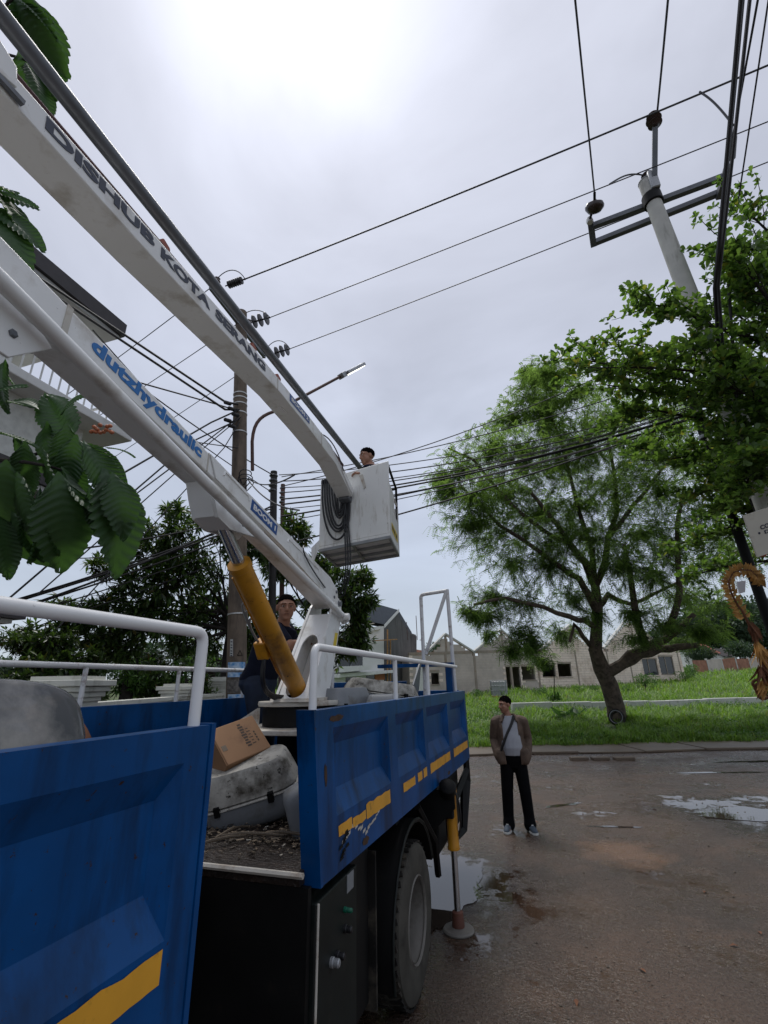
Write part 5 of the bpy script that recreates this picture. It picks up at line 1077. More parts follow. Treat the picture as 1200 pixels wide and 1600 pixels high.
for px, py in ((338, 437), (388, 502), (414, 545)):
    p = on_z(px, py+10, zarm+.05); part('post_insulator', MB().lathe([(.03, 0), (.06, .04), (.045, .08), (.07, .11), (.05, .16), (.06, .19), (.03, .22)], p, (0, 0, 1), 14), M['porc'], lp)
def cable_thing(name, pts, r, label, cat='wire', group=None, m='wire', n=6):
    mb = MB().tube(pts, r, n); return solo(name, mb, M[m], label, cat, group)
for a_, b_, k in ((I0e, on_z(338, 437, zarm+.3), .35), (I1e, on_z(372, 498, zarm+.3), .3), (I2e, on_z(416, 545, zarm+.3), .35)):
    mid = (a_+b_)/2+np.array([0, 0, k]); part('jumper_lead', MB().tube(bez(a_, a_*.4+mid*.6+np.array([0, 0, .12]), b_*.4+mid*.6+np.array([0, 0, .1]), b_, 12), .010, 6), M['wire'], lp)
# right pole
rtop = dep(1009, 285, 8.0); rb_ = np.array([rtop[0]+0.46, rtop[1]+0.10, 0.0])
def rpole(z): return rb_+(rtop-rb_)*(z/rtop[2])
rp = thing('utility_pole', 'pale concrete utility pole at the right, crossarm on top, rising out of the tree', 'utility pole', rb_)
part('shaft', MB().tube([rpole(z) for z in np.linspace(-.3, rtop[2], 9)], prz(.165, .115), 20), M['polew'], rp)
part('pole_cap', MB().lathe([(.118, -.01), (.122, .0), (.118, .015), (.05, .02)], rtop, rtop-rb_, 20), M['lampg'], rp)
zr_ = on_z(1028, 330, 0)[2]; 
zar = 9.25
def rarm(px, py, z): return on_z(px, py, z)
def beam2(a, b, w, h): 
    a = np.array(a); b = np.array(b); d = (b-a); d /= np.linalg.norm(d); sd = np.cross(d, zup); sd /= np.linalg.norm(sd)
    return MB().prism([a-sd*w/2, b-sd*w/2, b-sd*w/2+zup*h, a-sd*w/2+zup*h], sd*w)
za1 = dep(1022, 325, 8.0)[2]
a0, a1 = on_z(928, 356, za1), on_z(1136, 278, za1); part('crossarm', beam2(a0, a1, .09, .09), M['greymetal'], rp)
za2 = za1-.0; b0, b1_ = on_z(930, 382, za1-.02), on_z(1128, 303, za1-.02); part('crossarm', beam2(b0, b1_, .09, .09), M['greymetal'], rp)
part('arm_end', beam2(on_z(923, 348, za1+.1), on_z(928, 386, za1-.12), .10, .07), M['greymetal'], rp); part('arm_end', beam2(on_z(1140, 262, za1+.02), on_z(1124, 312, za1-.08), .10, .09), M['greymetal'], rp)
part('pole_collar', MB().lathe([(.14, -.10), (.15, -.09), (.15, .09), (.14, .10)], rpole(za1-.02), rtop-rb_, 18), M['black'], rp)
pt0 = rpole(rtop[2]-.25)+np.array([.06, -.10, 0]); ptop = dep(1024, 195, 7.75); part('top_post', MB().prism([pt0+np.array([-.04, 0, 0]), pt0+np.array([.04, 0, 0]), ptop+np.array([.04, 0, 0]), ptop+np.array([-.04, 0, 0])], (0, .05, 0)), M['greymetal'], rp)
part('post_bracket', MB().box((pt0+np.array([0, 0, .12])), (.14, .12, .4)), M['galv'], rp, bevel=.02)
pin = [(.03, 0), (.05, .02), (.095, .04), (.06, .07), (.06, .10), (.105, .125), (.065, .155), (.06, .18), (.085, .20), (.03, .22)]
def pin_ins(p, s=1.0, ax_=(0, 0, 1)): return part('pin_insulator', MB().lathe([(r*s, h*s) for r, h in pin], p, ax_, 18), M['porc'], rp)
pin_ins(ptop-np.array([0, 0, .02]), 1.15); pin_ins(rtop+np.array([.08, .08, .03]), 1.1)
q0 = on_z(928, 340, za1+.05); part('disc_insulator', MB().lathe([(.03, -.10), (.10, -.08), (.15, -.02), (.155, .02), (.13, .07), (.05, .10), (.03, .12)], on_z(929, 324, za1+.10), (0.1, -.55, .85), 22), M['porc'], rp)
part('insulator_hook', MB().tube([on_z(929, 300, za1+.2), on_z(929, 318, za1+.12), on_z(921, 345, za1+.05)], .022, 6), M['black'], rp)
part('pin_cap', MB().lathe([(.05, 0), (.06, .03), (.05, .10), (.03, .11)], on_z(922, 348, za1+.02), (0, 0, 1), 12), M['polewhite'] if 'polewhite' in M else M['platewhite'], rp)
# sign board on the right pole
sg = thing('sign_board', 'cream sign board strapped to the right pole, with two lines of dark letters', 'sign', dep(1195, 830, 5.35))
sc0 = dep(1162, 806, 5.35); sx = dep(1215, 788, 5.35)-sc0; sx /= np.linalg.norm(sx); sy = dep(1178, 852, 5.35)-sc0; sy = sy-sx*(sx@sy); sy /= np.linalg.norm(sy); sz = np.cross(sx, sy); 
part('board', MB().prism([sc0, sc0+sx*.62, sc0+sx*.62+sy*.50, sc0+sy*.50], sz*.02), M['sign'], sg)
sn = -sz if (np.array([0, 0, CAM_H])*0+CAM-sc0)@(-sz) > 0 else sz
so_ = sc0+(sn*.002 if sn@sz < 0 else sz*.022)
text_mesh('lettering', 'CONT', M['navy'], sg, so_+sx*.135+sy*.215, sx, -sy, .21, .050, .03, .002); text_mesh('lettering', 'DIJUAL', M['navy'], sg, so_+sx*.165+sy*.285, sx, -sy, .27, .052, .03, .002)
part('bullet', MB().lathe([(.014, 0), (.014, .003)], so_+sx*.105+sy*.245, -sn, 10), M['navy'], sg)
part('strap', MB().tube([sc0+sx*.2-sn*.03, sc0+sx*.2+sy*.5-sn*.03], .012, 6), M['galv'], sg)
# second, thinner poles
for px0, py0, px1, py1, d, r, m, lab in ((1076, 612, 1195, 872, 8.6, .075, 'black', 'dark steel telephone pole with a blue cap among the branches at right'), (1118, 608, 1165, 700, 7.6, .10, 'wood', 'dark conduit pipe against the pale pole within the leaves')):
    p1_ = dep(px0, py0, d); p0_ = np.array([p1_[0]+.30, p1_[1]-.0, 0.0]); t = thing('telephone_pole' if r < .09 else 'conduit_pipe', lab, 'pole', p0_)
    part('shaft', MB().tube([p0_, p0_+(p1_-p0_)*.5, p1_], [r*1.1, r, r*.9], 12), M[m], t)
    part('cap', MB().lathe([(r*.95, -.02), (r*1.1, 0), (r*1.0, .10), (r*.5, .13)], p1_, (0, 0, 1), 12), M['bluecap'] if r < .09 else M['black'], t)
    for z in (.86, .72): part('clamp', MB().lathe([(r*1.25, -.03), (r*1.3, 0), (r*1.25, .03)], p0_+(p1_-p0_)*z, p1_-p0_, 12), M['galv'], t)
# poles beyond the crane
for px, pyt, d, r, m, lab, nm in ((428, 737, 10.5, .085, 'wood', 'black tarred pole just right of the thick brown pole', 'telephone_pole'), (442, 757, 11.5, .06, 'rustpole', 'thin rusty pole beside the black pole', 'telephone_pole')):
    p = dep(px+4, 1050, d); tp_ = at_dist(px, pyt, math.hypot(p[0], p[1])); t = thing(nm, lab, 'pole', (p[0], p[1], 0)); part('shaft', MB().tube([(p[0], p[1], -.2), tp_], [r*1.1, r], 12), M[m], t)
    for k in range(4): part('clamp', MB().lathe([(r*1.2, -.02), (r*1.35, 0), (r*1.2, .02)], tp_-np.array([0, 0, .12+.14*k]), (0, 0, 1), 10), M['greymetal'], t)
# street light on the left pole
ll = thing('street_light', 'curved street light arm with a lit LED head on the left pole', 'street light', lpole(z_on(395, 735)))
pts = [at_dist(394.5, 735, dl*.985), at_dist(394, 690, dl*.985)]+bez(at_dist(394, 690, dl*.985), at_dist(396, 660, dl*.985), at_dist(406, 650, dl*.99), at_dist(428, 643, dl*1.0), 8)[1:]+[at_dist(480, 616, dl*1.06), at_dist(538, 585, dl*1.13)]
part('arm', MB().tube(pts, .034, 10), M['rustpole'], ll)
hp0 = at_dist(533, 588, dl*1.12); hp1 = at_dist(562, 573, dl*1.17); hd_ = (hp1-hp0); hl_ = np.linalg.norm(hd_); hd_ /= hl_
hs = np.cross(hd_, zup); hs /= np.linalg.norm(hs); hu = np.cross(hs, hd_)
def HB(a0, a1, w, u0, u1): return MB().prism([hp0+hd_*a0-hs*w/2+hu*u0, hp0+hd_*a1-hs*w/2+hu*u0, hp0+hd_*a1-hs*w/2+hu*u1, hp0+hd_*a0-hs*w/2+hu*u1], hs*w)
part('lamp_head', HB(-.02, .16, .18, -.06, .07), M['galv'], ll, bevel=.012); hh = part('lamp_head', HB(.162, hl_+.10, .30, -.04, .045), M['galv'], ll, bevel=.015)
part('led_panel', HB(.19, hl_+.075, .25, -.047, -.0415), M['led'], ll)
# ---- wires
W_ = 'bare power line crossing the sky from the left pole insulators to beyond the right pole'
def through(p, q, k): p = np.array(p); q = np.array(q); return q+(q-p)*k
def overhead(name, A, pxB, pyB, z, r, label, group, ext=0.6, sg_=0.2, m='wire'):
    Bp = on_z(pxB, pyB, z); cable_thing(name, sag(A, through(A, Bp, ext), sg_, 16), r, label, 'wire', group, m)
overhead('power_line', I0e, 1196, 99, zarm+.6, .015, 'thickest bare power line crossing the sky, uppermost of the three from the brown pole', None, .3, .08); overhead('power_line', I1e, 1196, 190, zarm+.6, .010, 'thin bare power line crossing the sky, middle one of the three from the brown pole', None, .3, .03); overhead('power_line', I2e, 1196, 252, zarm+.6, .010, 'thin bare power line crossing the sky, lowest of the three, ending at the crossarm height', None, .3, .05)
# continuing left of the pole
for s_, (px, py), nm in ((on_z(326, 452, zarm+.2), (188, 552), 0), (on_z(372, 505, zarm+.2), (228, 598), 1), (on_z(412, 558, zarm+.2), (210, 690), 2)):
    e_ = on_z(px, py, zarm-.3); cable_thing('power_line', sag(s_, through(s_, e_, 2.0), .1), .010, 'bare power line running left from the crossarm of the brown pole', 'wire', 'power lines behind the truck')
# street-side lines towards the viewer
A_ = on_z(929, 303, za1+.2)
for (sx_, sy_), (ex, ey), r, zz in (((929, 303), (896, -20), .013, za1+.2), ((1026, 185), (1044, -20), .016, ptop[2]+.2)):
    s_ = on_z(sx_, sy_, zz); e_ = on_z(ex, ey, zz); cable_thing('power_line', sag(s_, through(s_, e_, 1.5), .05), r, 'power line dropping from overhead to the %s' % ('brown disc insulator left of the right pole' if sx_ < 1000 else 'pin insulator on top of the right pole'), 'wire')
for k, ((x0, y0), (x1, y1), z0, z1, r) in enumerate((((1117, 450), (1158, -20), 6.2, 8.2, .022), ((1122, 445), (1172, -20), 6.2, 8.4, .018), ((1140, 240), (1186, -20), 8.9, 8.9, .013), ((1130, 330), (1158, 10), 8.2, 8.6, .02), ((1154, 310), (1202, -20), 8.0, 8.8, .010))):
    s_ = on_z(x0, y0, z0); e_ = on_z(x1, y1, z1); far_ = rpole(5.6-.25*k)+np.array([-.1, -.15, 0]) if k in (0, 1, 3) else s_
    cable_thing('service_cable', ([far_] if k in (0, 1, 3) else [])+sag(s_, through(s_, e_, 1.2), .03), r, 'black service cable running over the viewer into the tree at right', 'cable', 'service cables above the right tree', 'cable')
for k, (x, y) in enumerate(((1146, 205), (1143, 235))): pass
mb = MB().lathe([(.02, 0), (.05, .03), (.05, .35), (.03, .4)], on_z(1143, 250, 8.9), np.array(on_z(1147, 190, 8.9))-np.array(on_z(1143, 250, 8.9)), 10); solo('cable_joint', mb, M['greymetal'], 'grey cable joint hanging on the cables above the crossarm end', 'cable joint')
def wire_pt(A, qx, qy, px):      # point of a power line at a given place along it
    Bq = on_z(qx, qy, zarm+.6); best = None
    for t in np.linspace(0, 1.2, 400):
        q = A+(Bq-A)*t; c = ROT.T@(q-CAM); x = 600-F_PX*c[0]/c[2]
        if best is None or abs(x-px) < best[0]: best = (abs(x-px), q)
    return best[1]-np.array([0, 0, .02])
for k_, (w_, e_) in enumerate(((wire_pt(I1e, 1196, 190, 952), rtop+np.array([.08, .08, .22])), (wire_pt(I0e, 1196, 99, 1093), on_z(1146, 196, 8.95)))):
    dv = e_-w_; solo('jumper_lead', MB().tube(bez(w_, w_+dv*.35+np.array([0, 0, .12]), w_+dv*.6+np.array([0, 0, .22]), e_, 12), .014, 6), M['wire'], 'short bent jumper lead clamped on a power line %s' % ('left of the right pole top' if k_ == 0 else 'right of the right pole top'), 'wire')
# telephone bundle crossing from the left poles to the right pole
def tel(a, b, sgv, r, grp='telephone cables across the road', lab='black telephone cable crossing the road behind the bucket', ext=0.0):
    a = np.array(a); b = through(a, b, ext); cable_thing('telephone_cable', sag(a, b, sgv, 18), r, lab, 'cable', grp, 'cable')
pR = dep(1085, 632, 8.6)
for i, (py, ry, s_, r) in enumerate(((742, 626, .45, .012), (752, 632, .5, .014), (762, 634, .55, .012), (770, 636, .5, .014), (780, 640, .45, .020), (788, 641, .4, .022), (796, 645, .5, .012), (807, 648, .3, .022), (815, 660, .2, .012))):
    a_ = dep(436+3*(i % 3), py, 10.3); b_ = dep(1088+2*i, ry, 8.5); tel(a_, b_, s_*.6, r*.8)
tel(dep(440, 760, 10.3), dep(900, 590, 9.5), .3, .010, ext=.3); tel(dep(440, 745, 10.3), dep(1180, 545, 9.5), .3, .010)
tel(dep(445, 850, 10.3), dep(1088, 650, 8.6), .15, .016); tel(dep(1080, 628, 8.6), dep(1230, 560, 8.2), .05, .03, lab='thick black cable bundle running right from the blue capped pole', grp='thick cables at the right pole'); tel(dep(1080, 632, 8.6), dep(1230, 590, 8.2), .05, .02, lab='thick black cable bundle running right from the blue capped pole', grp='thick cables at the right pole')
# bunch left of the brown pole
LBL = 'black telephone cable strung left from the brown pole'
ls = [((372, 632), (352, 628), (100, 460), .022), ((372, 640), (352, 640), (100, 472), .022), ((372, 642), (340, 632), (190, 590), .014), ((374, 640), (330, 660), (200, 735), .016), ((374, 650), (335, 680), (215, 770), .012), ((376, 652), (330, 690), (205, 800), .010), ((374, 660), (350, 700), (230, 830), .010), ((374, 655), (300, 690), (20, 930), .014), ((372, 700), (300, 690), (220, 600), .010)]
for (x0, y0), (x1, y1), (x2, y2), r in ls:
    a_ = at_dist(x0, y0, dl*.98); m_ = at_dist(x1, y1, dl*.97); b_ = at_dist(x2, y2, dl*.9); cable_thing('telephone_cable', [a_, m_, through(m_, b_, .0), through(m_, b_, .8)], r, LBL, 'cable', 'telephone cables left of the brown pole', 'cable')
for (x0, y0), (x1, y1), r in (((426, 742), (230, 600), .012), ((426, 770), (150, 560), .010), ((388, 748), (426, 745), .012), ((388, 750), (430, 775), .014), ((426, 790), (140, 900), .020), ((424, 800), (60, 915), .018), ((424, 806), (20, 930), .020), ((426, 815), (10, 945), .018), ((430, 830), (0, 960), .012), ((424, 795), (200, 835), .016), ((430, 845), (0, 985), .010), ((300, 860), (65, 860), .010)):
    a_ = dep(x0, y0, 10.3); b_ = dep(x1, y1, 8.2); cable_thing('telephone_cable', sag(a_, through(a_, b_, .6), .15), r, 'black telephone cable running left from the black pole past the garden trees', 'cable', 'telephone cables over the garden', 'cable')
for k in range(5):
    c = at_dist(350+6*(k % 3), 628+9*k, dl*.96); solo('cable_clamp', MB().lathe([(.02, 0), (.04, .02), (.04, .14), (.02, .16)], c, (1, .3, -.4), 8), M['cable'], 'black cable clamp on the bunch of cables beside the brown pole', 'cable clamp', 'cable clamps by the brown pole')
for k in range(3):
    c = at_dist(383, 745+k*7, dl*.97); pts = [c+np.array([.12*cos(a)*(1+.2*k), .05*sin(a*2), .15*sin(a)]) for a in np.linspace(0, 2*pi*.95, 22)]; solo('cable_loop', MB().tube(pts, .010, 6), M['cable'], 'coil of spare cable tied to the brown pole', 'cable coil', 'spare cable coils')
# ================================================================ BUILDINGS
# ---- roofless block houses behind the lot
hA = np.array(dep(735, 1085, 34.0)); hB = np.array(dep(1072, 1062, 44.0)); hA[2] = hB[2] = 0
HD = (hB-hA); HL = np.linalg.norm(HD); HD /= HL; HN = np.array([HD[1], -HD[0], 0])          # HN points to the viewer
if HN@(-hA) < 0: HN = -HN
def hw(px, py):      # picture point on the house front -> (distance along, height)
    r = ray(px, py); k = ((hA-CAM)@HN)/(r@HN); p = CAM+r*k; return (p-hA)@HD, p[2]
def HP(t, z, o=0.0): return hA+HD*t+HN*o+np.array([0, 0, z])
t0h = hw(640, 1060)[0]; t1h = HL
zb0 = lambda t: 0.95+(1.58-0.95)*t/HL
def ztop(t): return np.interp(t, [t0h, hw(735, 1017)[0], hw(940, 1012)[0], hw(1065, 1012)[0]], [hw(660, 1022)[1], hw(735, 1019)[1], hw(900, 1012)[1], hw(1060, 1014)[1]])
hs_ = thing('unfinished_house_row', 'row of roofless pale concrete block houses with bare gables behind the grassy lot', 'house', HP(HL/2, 1.2))
opens = []
for (x0, y0, x1, y1) in ((792, 1042, 814, 1087), (816, 1041, 836, 1062), (848, 1039, 868, 1057), (872, 1037, 893, 1058), (1005, 1030, 1028, 1056), (1031, 1026, 1053, 1053), (674, 1050, 686, 1069)):
    a_ = hw(x0, (y0+y1)/2)[0]; b_ = hw(x1, (y0+y1)/2)[0]; zz1 = hw((x0+x1)/2, y0)[1]; zz0 = hw((x0+x1)/2, y1)[1]; opens.append((a_, b_, zz0, zz1))
gab = []
for (xl, xa, ya, xr) in ((671, 696, 993, 735), (745, 783, 986, 815), (850, 891, 978, 922), (948, 983, 966, 1032)):
    gab.append((hw(xl, 1015)[0], hw(xa, ya)[0], hw(xa, ya)[1], hw(xr, 1010)[0]))
BH, BL = 0.20, 0.60
blk = {}
def block_mesh(L_):
    key = round(L_, 2)
    if key not in blk:
        m_ = MB(); hx = L_/2-.008; hz = BH/2-.008; e = .012
        m_.add([(-hx, 0, -hz), (hx, 0, -hz), (hx, 0, hz), (-hx, 0, hz), (-hx+e, .02, -hz+e), (hx-e, .02, -hz+e), (hx-e, .02, hz-e), (-hx+e, .02, hz-e)], [(4, 5, 6, 7), (0, 1, 5, 4), (1, 2, 6, 5), (2, 3, 7, 6), (3, 0, 4, 7)])
        blk[key] = m_
    return blk[key]
# wall core behind the blocks, cut round the openings
core = MB(); placed = []; 
zlo = 0.5; rows = int((6.8-zlo)/BH)
for r in range(rows):
    z0 = zlo+r*BH; zc = z0+BH/2; t = t0h-(BL/2 if r % 2 else 0)
    spans = []
    cur = t
    while cur < t1h:
        a_, b_ = max(cur, t0h), min(cur+BL, t1h); cur += BL
        if b_-a_ < .08: continue
        segs = [(a_, b_)]
        for (oa, ob, oz0, oz1) in opens:
            if oz0 < zc < oz1:
                ns2 = []
                for (p, q) in segs:
                    if q <= oa or p >= ob: ns2.append((p, q)); continue
                    if p < oa-.06: ns2.append((p, oa))
                    if q > ob+.06: ns2.append((ob, q))
                segs = ns2
        for (p, q) in segs:
            m_ = (p+q)/2
            if zc+BH/2 > ztop(m_)-.1:
                ok = False
                for (gl, ga, gz, gr) in gab:
                    if gl < m_ < gr:
                        hgt = ztop(ga)+(gz-ztop(ga))*(1-abs(m_-ga)/((ga-gl) if m_ < ga else (gr-ga)))
                        if zc+BH*.5 < hgt: ok = True
                if not ok: continue
            if zc < zb0(m_)-.2: continue
            placed.append((p, q, zc)); core.prism([HP(p, zc-BH/2, -.006), HP(q, zc-BH/2, -.006), HP(q, zc+BH/2, -.006), HP(p, zc+BH/2, -.006)], -HN*.13)
part('wall', core.mesh('core', False, fixn=False), M['mortar'], hs_)
order = sorted(range(len(placed)), key=lambda i: -(placed[i][1]-placed[i][0])/(1+placed[i][0]*.02)-(0.0))
RBk = Matrix((Vector(HD), Vector(HN), Vector((0, 0, 1)))).transposed()
rest = MB(); cache = {}; wp = wpos(hs_)
for k, i in enumerate(order):
    p, q, zc = placed[i]; L_ = q-p; bm_ = block_mesh(L_); c = HP((p+q)/2, zc, -.006+random.uniform(0, .008))
    if k < 290:
        key = round(L_, 2)
        if key not in cache: cache[key] = bm_.mesh('block', False); cache[key].materials.append(M['block'])
        o = link('block', cache[key]); o.parent = hs_; o.location = Vector(c)-wp; o.rotation_euler = RBk.to_euler()
    else: rest.add([RBk@Vector(v)+Vector(c) for v in bm_.v], bm_.f)
if rest.v: part('block_courses', rest.mesh('bc', False, fixn=False), M['block'], hs_, kind='stuff')
# ring beam, pilasters, gable copings, reveals
mb = MB(); ts = np.linspace(t0h, t1h, 24)
for i in range(23):
    if any(abs((ts[i]+ts[i+1])/2-0) < 0 for _ in ()): pass
    mb.prism([HP(ts[i], ztop(ts[i])-.10, .012), HP(ts[i+1], ztop(ts[i+1])-.10, .012), HP(ts[i+1], ztop(ts[i+1])+.10, .012), HP(ts[i], ztop(ts[i])+.10, .012)], -HN*.16)
part('ring_beam', mb.mesh('rb', False), M['beam'], hs_)
for px in (742, 798, 840, 901, 951, 985, 1062, 697, 662):
    t = hw(px, 1040)[0]; part('pilaster', MB().prism([HP(t-.09, zb0(t)-.3, .022), HP(t+.09, zb0(t)-.3, .022), HP(t+.09, ztop(t)-.11, .022), HP(t-.09, ztop(t)-.11, .022)], -HN*.15).mesh('p', False), M['beam'], hs_)
for (gl, ga, gz, gr) in gab:
    for (p, q) in ((gl, ga), (gr, ga)):
        a_ = HP(p-(.35 if p < q else -.35), ztop(p)-.08, .08); b_ = HP(q, gz+.06, .08); part('gable_coping', MB().prism([a_, b_, b_+np.array([0, 0, .13]), a_+np.array([0, 0, .13])], -HN*.30), M['kerb'], hs_)
    part('gable_post', MB().prism([HP(ga-.08, ztop(ga)+.1, .02), HP(ga+.08, ztop(ga)+.1, .02), HP(ga+.08, gz, .02), HP(ga-.08, gz, .02)], -HN*.10), M['beam'], hs_)
for i, (a_, b_, z0, z1) in enumerate(opens):
    fr = part('window' if i else 'door_opening', MB().prism([HP(a_-.05, z1, .03), HP(b_+.05, z1, .03), HP(b_+.05, z1+.14, .03), HP(a_-.05, z1+.14, .03)], -HN*.16), M['beam'], hs_)
    part('sill', MB().prism([HP(a_-.04, z0-.07, .05), HP(b_+.04, z0-.07, .05), HP(b_+.04, z0-.001, .05), HP(a_-.04, z0-.001, .05)], -HN*.19), M['beam'], fr)
    if i in (4, 5):
        for f in ((.0, .42, 1) if i == 4 else (0, .48, 1)):
            tt = a_+(b_-a_)*f; part('frame', MB().prism([HP(tt-.04, z0, -.05), HP(tt+.04, z0, -.05), HP(tt+.04, z1, -.05), HP(tt-.04, z1, -.05)], -HN*.05), M['beam'], fr)
        part('pane', MB().prism([HP(a_, z0, -.08), HP(b_, z0, -.08), HP(b_, z1, -.08), HP(a_, z1, -.08)], -HN*.01), M['glass'], fr)
# cross walls and back wall, so the openings show rooms
for t in (t0h, hw(742, 1040)[0], hw(840, 1040)[0], hw(951, 1040)[0], t1h-.14):
    part('cross_wall', MB().prism([HP(t, zb0(t)-.4, -.17), HP(t, zb0(t)-.4, -6.5), HP(t, ztop(t)-.1, -6.5), HP(t, ztop(t)-.1, -.17)], HD*.13), M['mortar'], hs_)
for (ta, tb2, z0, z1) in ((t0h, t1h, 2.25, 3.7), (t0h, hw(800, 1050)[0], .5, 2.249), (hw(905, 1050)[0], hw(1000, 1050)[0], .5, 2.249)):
    part('back_wall', MB().prism([HP(ta, z0, -6.6), HP(tb2, z0, -6.6), HP(tb2, z1+.5, -6.6), HP(ta, z1, -6.6)], -HN*.13), M['corr'], hs_)  # dark wall colour stands in for shade inside the rooms
part('shade_slab', MB().add([HP(t0h, ztop(t0h)-.5, -.2), HP(t1h, ztop(t1h)-.5, -.2), HP(t1h, ztop(t1h)-.5, -6.4), HP(t0h, ztop(t0h)-.5, -6.4)], [(0, 1, 2, 3)]), M['mortar'], hs_)  # unseen slab added to block the sky and darken the openings
# ---- water tank in a cage in front
p = on_ground(781, 1090); tk = thing('water_tank', 'small caged water tank standing against the block wall', 'tank', (p[0], p[1], ground_z(p[0], p[1])))
zz = ground_z(p[0], p[1]); s_ = .48; c = np.array([p[0], p[1], zz])
part('tank_body', MB().box(c+np.array([0, 0, .55]), (.86, .86, .86)), M['tank'], tk, bevel=.05)
mb = MB()
for i in range(6):
    o = -s_+2*s_*i/5
    for (a_, b_) in (((o, -s_), (o, -s_)), ((o, s_), (o, s_)), ((-s_, o), (-s_, o)), ((s_, o), (s_, o))): mb.tube([c+np.array([a_[0], a_[1], .1]), c+np.array([a_[0], a_[1], 1.05])], .016, 4)
for h in (.12, .42, .72, 1.04): mb.tube([c+np.array([-s_, -s_, h]), c+np.array([s_, -s_, h]), c+np.array([s_, s_, h]), c+np.array([-s_, s_, h]), c+np.array([-s_, -s_, h])], .018, 4)
part('cage', mb, M['cage'], tk); part('pallet', MB().box(c+np.array([0, 0, .05]), (1.0, 1.0, .10)), M['timber'], tk)
# ---- two-storey house behind the truck
fA = np.array(dep(545, 1090, 27)); fB = np.array(dep(601, 1090, 30)); fC = np.array(dep(655, 1090, 36)); 
z_e = at_dist(592, 981, math.hypot(fB[0], fB[1]))[2]
th = thing('two_storey_house', 'two-storey house with white front, grey streaked gable wall and dark roof, beyond the truck', 'house', (fB[0], fB[1], .9))
def AB(P, Q_, k, z, o=0): 
    d = Q_-P; v = P+d*k; return np.array([v[0], v[1], z])
def hz(px, py, P, Q_):     # point on vertical plane through P,Q
    d = Q_-P; n = np.array([d[1], -d[0], 0]); r = ray(px, py); k = ((P-CAM)@n)/(r@n); return CAM+r*k
def quad_wall(P, Q_, px, m, nm, th_=.18, **kw):
    pts = [hz(x, y, P, Q_) for x, y in px]; d = Q_-P; n = np.array([d[1], -d[0], 0]); n /= np.linalg.norm(n)
    if n@(CAM-P) > 0: n = -n
    return part(nm, MB().prism(pts, n*th_).mesh(nm, False), m, th, **kw)
quad_wall(fA, fB, [(520, 1100), (600, 1100), (600, 978), (540, 985), (520, 988)], M['housew'], 'front_wall')
sd2 = fC-fB
quad_wall(fB, fC, [(601, 1100), (650, 1100), (650, 992), (639, 988), (620, 957), (601, 975)], M['corr'], 'gable_wall')
d_ = fB-fA; d_ /= np.linalg.norm(d_); 
apex = hz(620, 955, fB, fC); ev = hz(600.5, 976, fB, fC); ev2 = hz(641, 990, fB, fC)
b_ = -d_*9.0
n_ev = ev+d_*.25; part('roof', MB().prism([n_ev, apex+d_*.25, apex+d_*.25+b_, n_ev+b_], np.array([0, 0, .12])), M['roofb'], th)
part('roof', MB().prism([apex+d_*.25, ev2+d_*.25, ev2+d_*.25+b_, apex+d_*.25+b_], np.array([0, 0, .12])), M['roofb'], th)
dd = (apex-ev)/np.linalg.norm(apex-ev); part('verge_board', MB().prism([ev+d_*.30-dd*.5, apex+d_*.30, apex+d_*.30+np.array([0, 0, .22]), ev+d_*.30-dd*.5+np.array([0, 0, .22])], d_*.06), M['housew'], th)
part('eaves_board', MB().prism([hz(541, 988, fA, fB), hz(594, 979, fA, fB), hz(594, 984, fA, fB), hz(541, 994, fA, fB)], (fA-CAM)/np.linalg.norm(fA-CAM)*-.3), M['housew'], th)
nf = np.array([d_[1], -d_[0], 0]); nf = nf if nf@(CAM-fA) > 0 else -nf
def front_box(px, o0, o1, m, nm, par=th, **kw):
    pts = [hz(x, y, fA, fB)+nf*o0 for x, y in px]; return part(nm, MB().prism(pts, nf*(o1-o0)).mesh(nm, False), m, par, **kw)
front_box([(520, 1042), (563, 1040), (563, 1047), (520, 1051)], .02, .8, M['housew'], 'balcony_slab')
front_box([(520, 1053), (610, 1047), (610, 1051), (520, 1059)], .02, .5, M['housew'], 'canopy_slab')
wn = front_box([(529, 1020), (566, 1018), (566, 1040), (529, 1042)], .005, .03, M['glass'], 'window'); front_box([(529, 1019), (566, 1017), (566, 1019), (529, 1021)], .005, .06, M['greymetal'], 'frame', wn); front_box([(546, 1019), (548, 1019), (548, 1041), (546, 1041)], .032, .06, M['greymetal'], 'frame', wn)
front_box([(585, 1051), (600, 1050), (600, 1062), (585, 1063)], .01, .06, M['orange'], 'door'); front_box([(572, 1056), (584, 1055), (584, 1065), (572, 1066)], .01, .03, M['glass'], 'window'); front_box([(540, 1059), (556, 1058), (556, 1066), (540, 1067)], .01, .03, M['glass'], 'window')
for px in (601.5, 606): part('scaffold_pole', MB().tube([hz(px, 1090, fB, fC)+nf*.2, hz(px, 984 if px < 603 else 1000, fB, fC)+nf*.2], .05, 6), M['timber'], th)
part('scaffold_board', MB().prism([hz(575, 1001, fA, fB)+nf*.3, hz(609, 999, fA, fB)+nf*.3, hz(609, 1000.5, fA, fB)+nf*.3, hz(575, 1002.5, fA, fB)+nf*.3], nf*.3), M['timber'], th)
for k, (xa, xb, yt) in enumerate(((641, 651, 992), (652, 664, 1015))): 
    pts = [hz(xa, 1100, fB, fC), hz(xb, 1100, fB, fC), hz(xb, yt+2, fB, fC), hz(xa, yt, fB, fC)]; part('rear_wing', MB().prism(pts, -d_*3).mesh('rw', False), M['corr'] if k == 0 else M['brick'], th)
for px, yt in ((637, 972), (652, 962), (658, 1000)): part('reinforcing_bar', MB().tube([hz(px, 1000, fB, fC), hz(px-2, yt, fB, fC)], .03, 5), M['rustpole'], th)
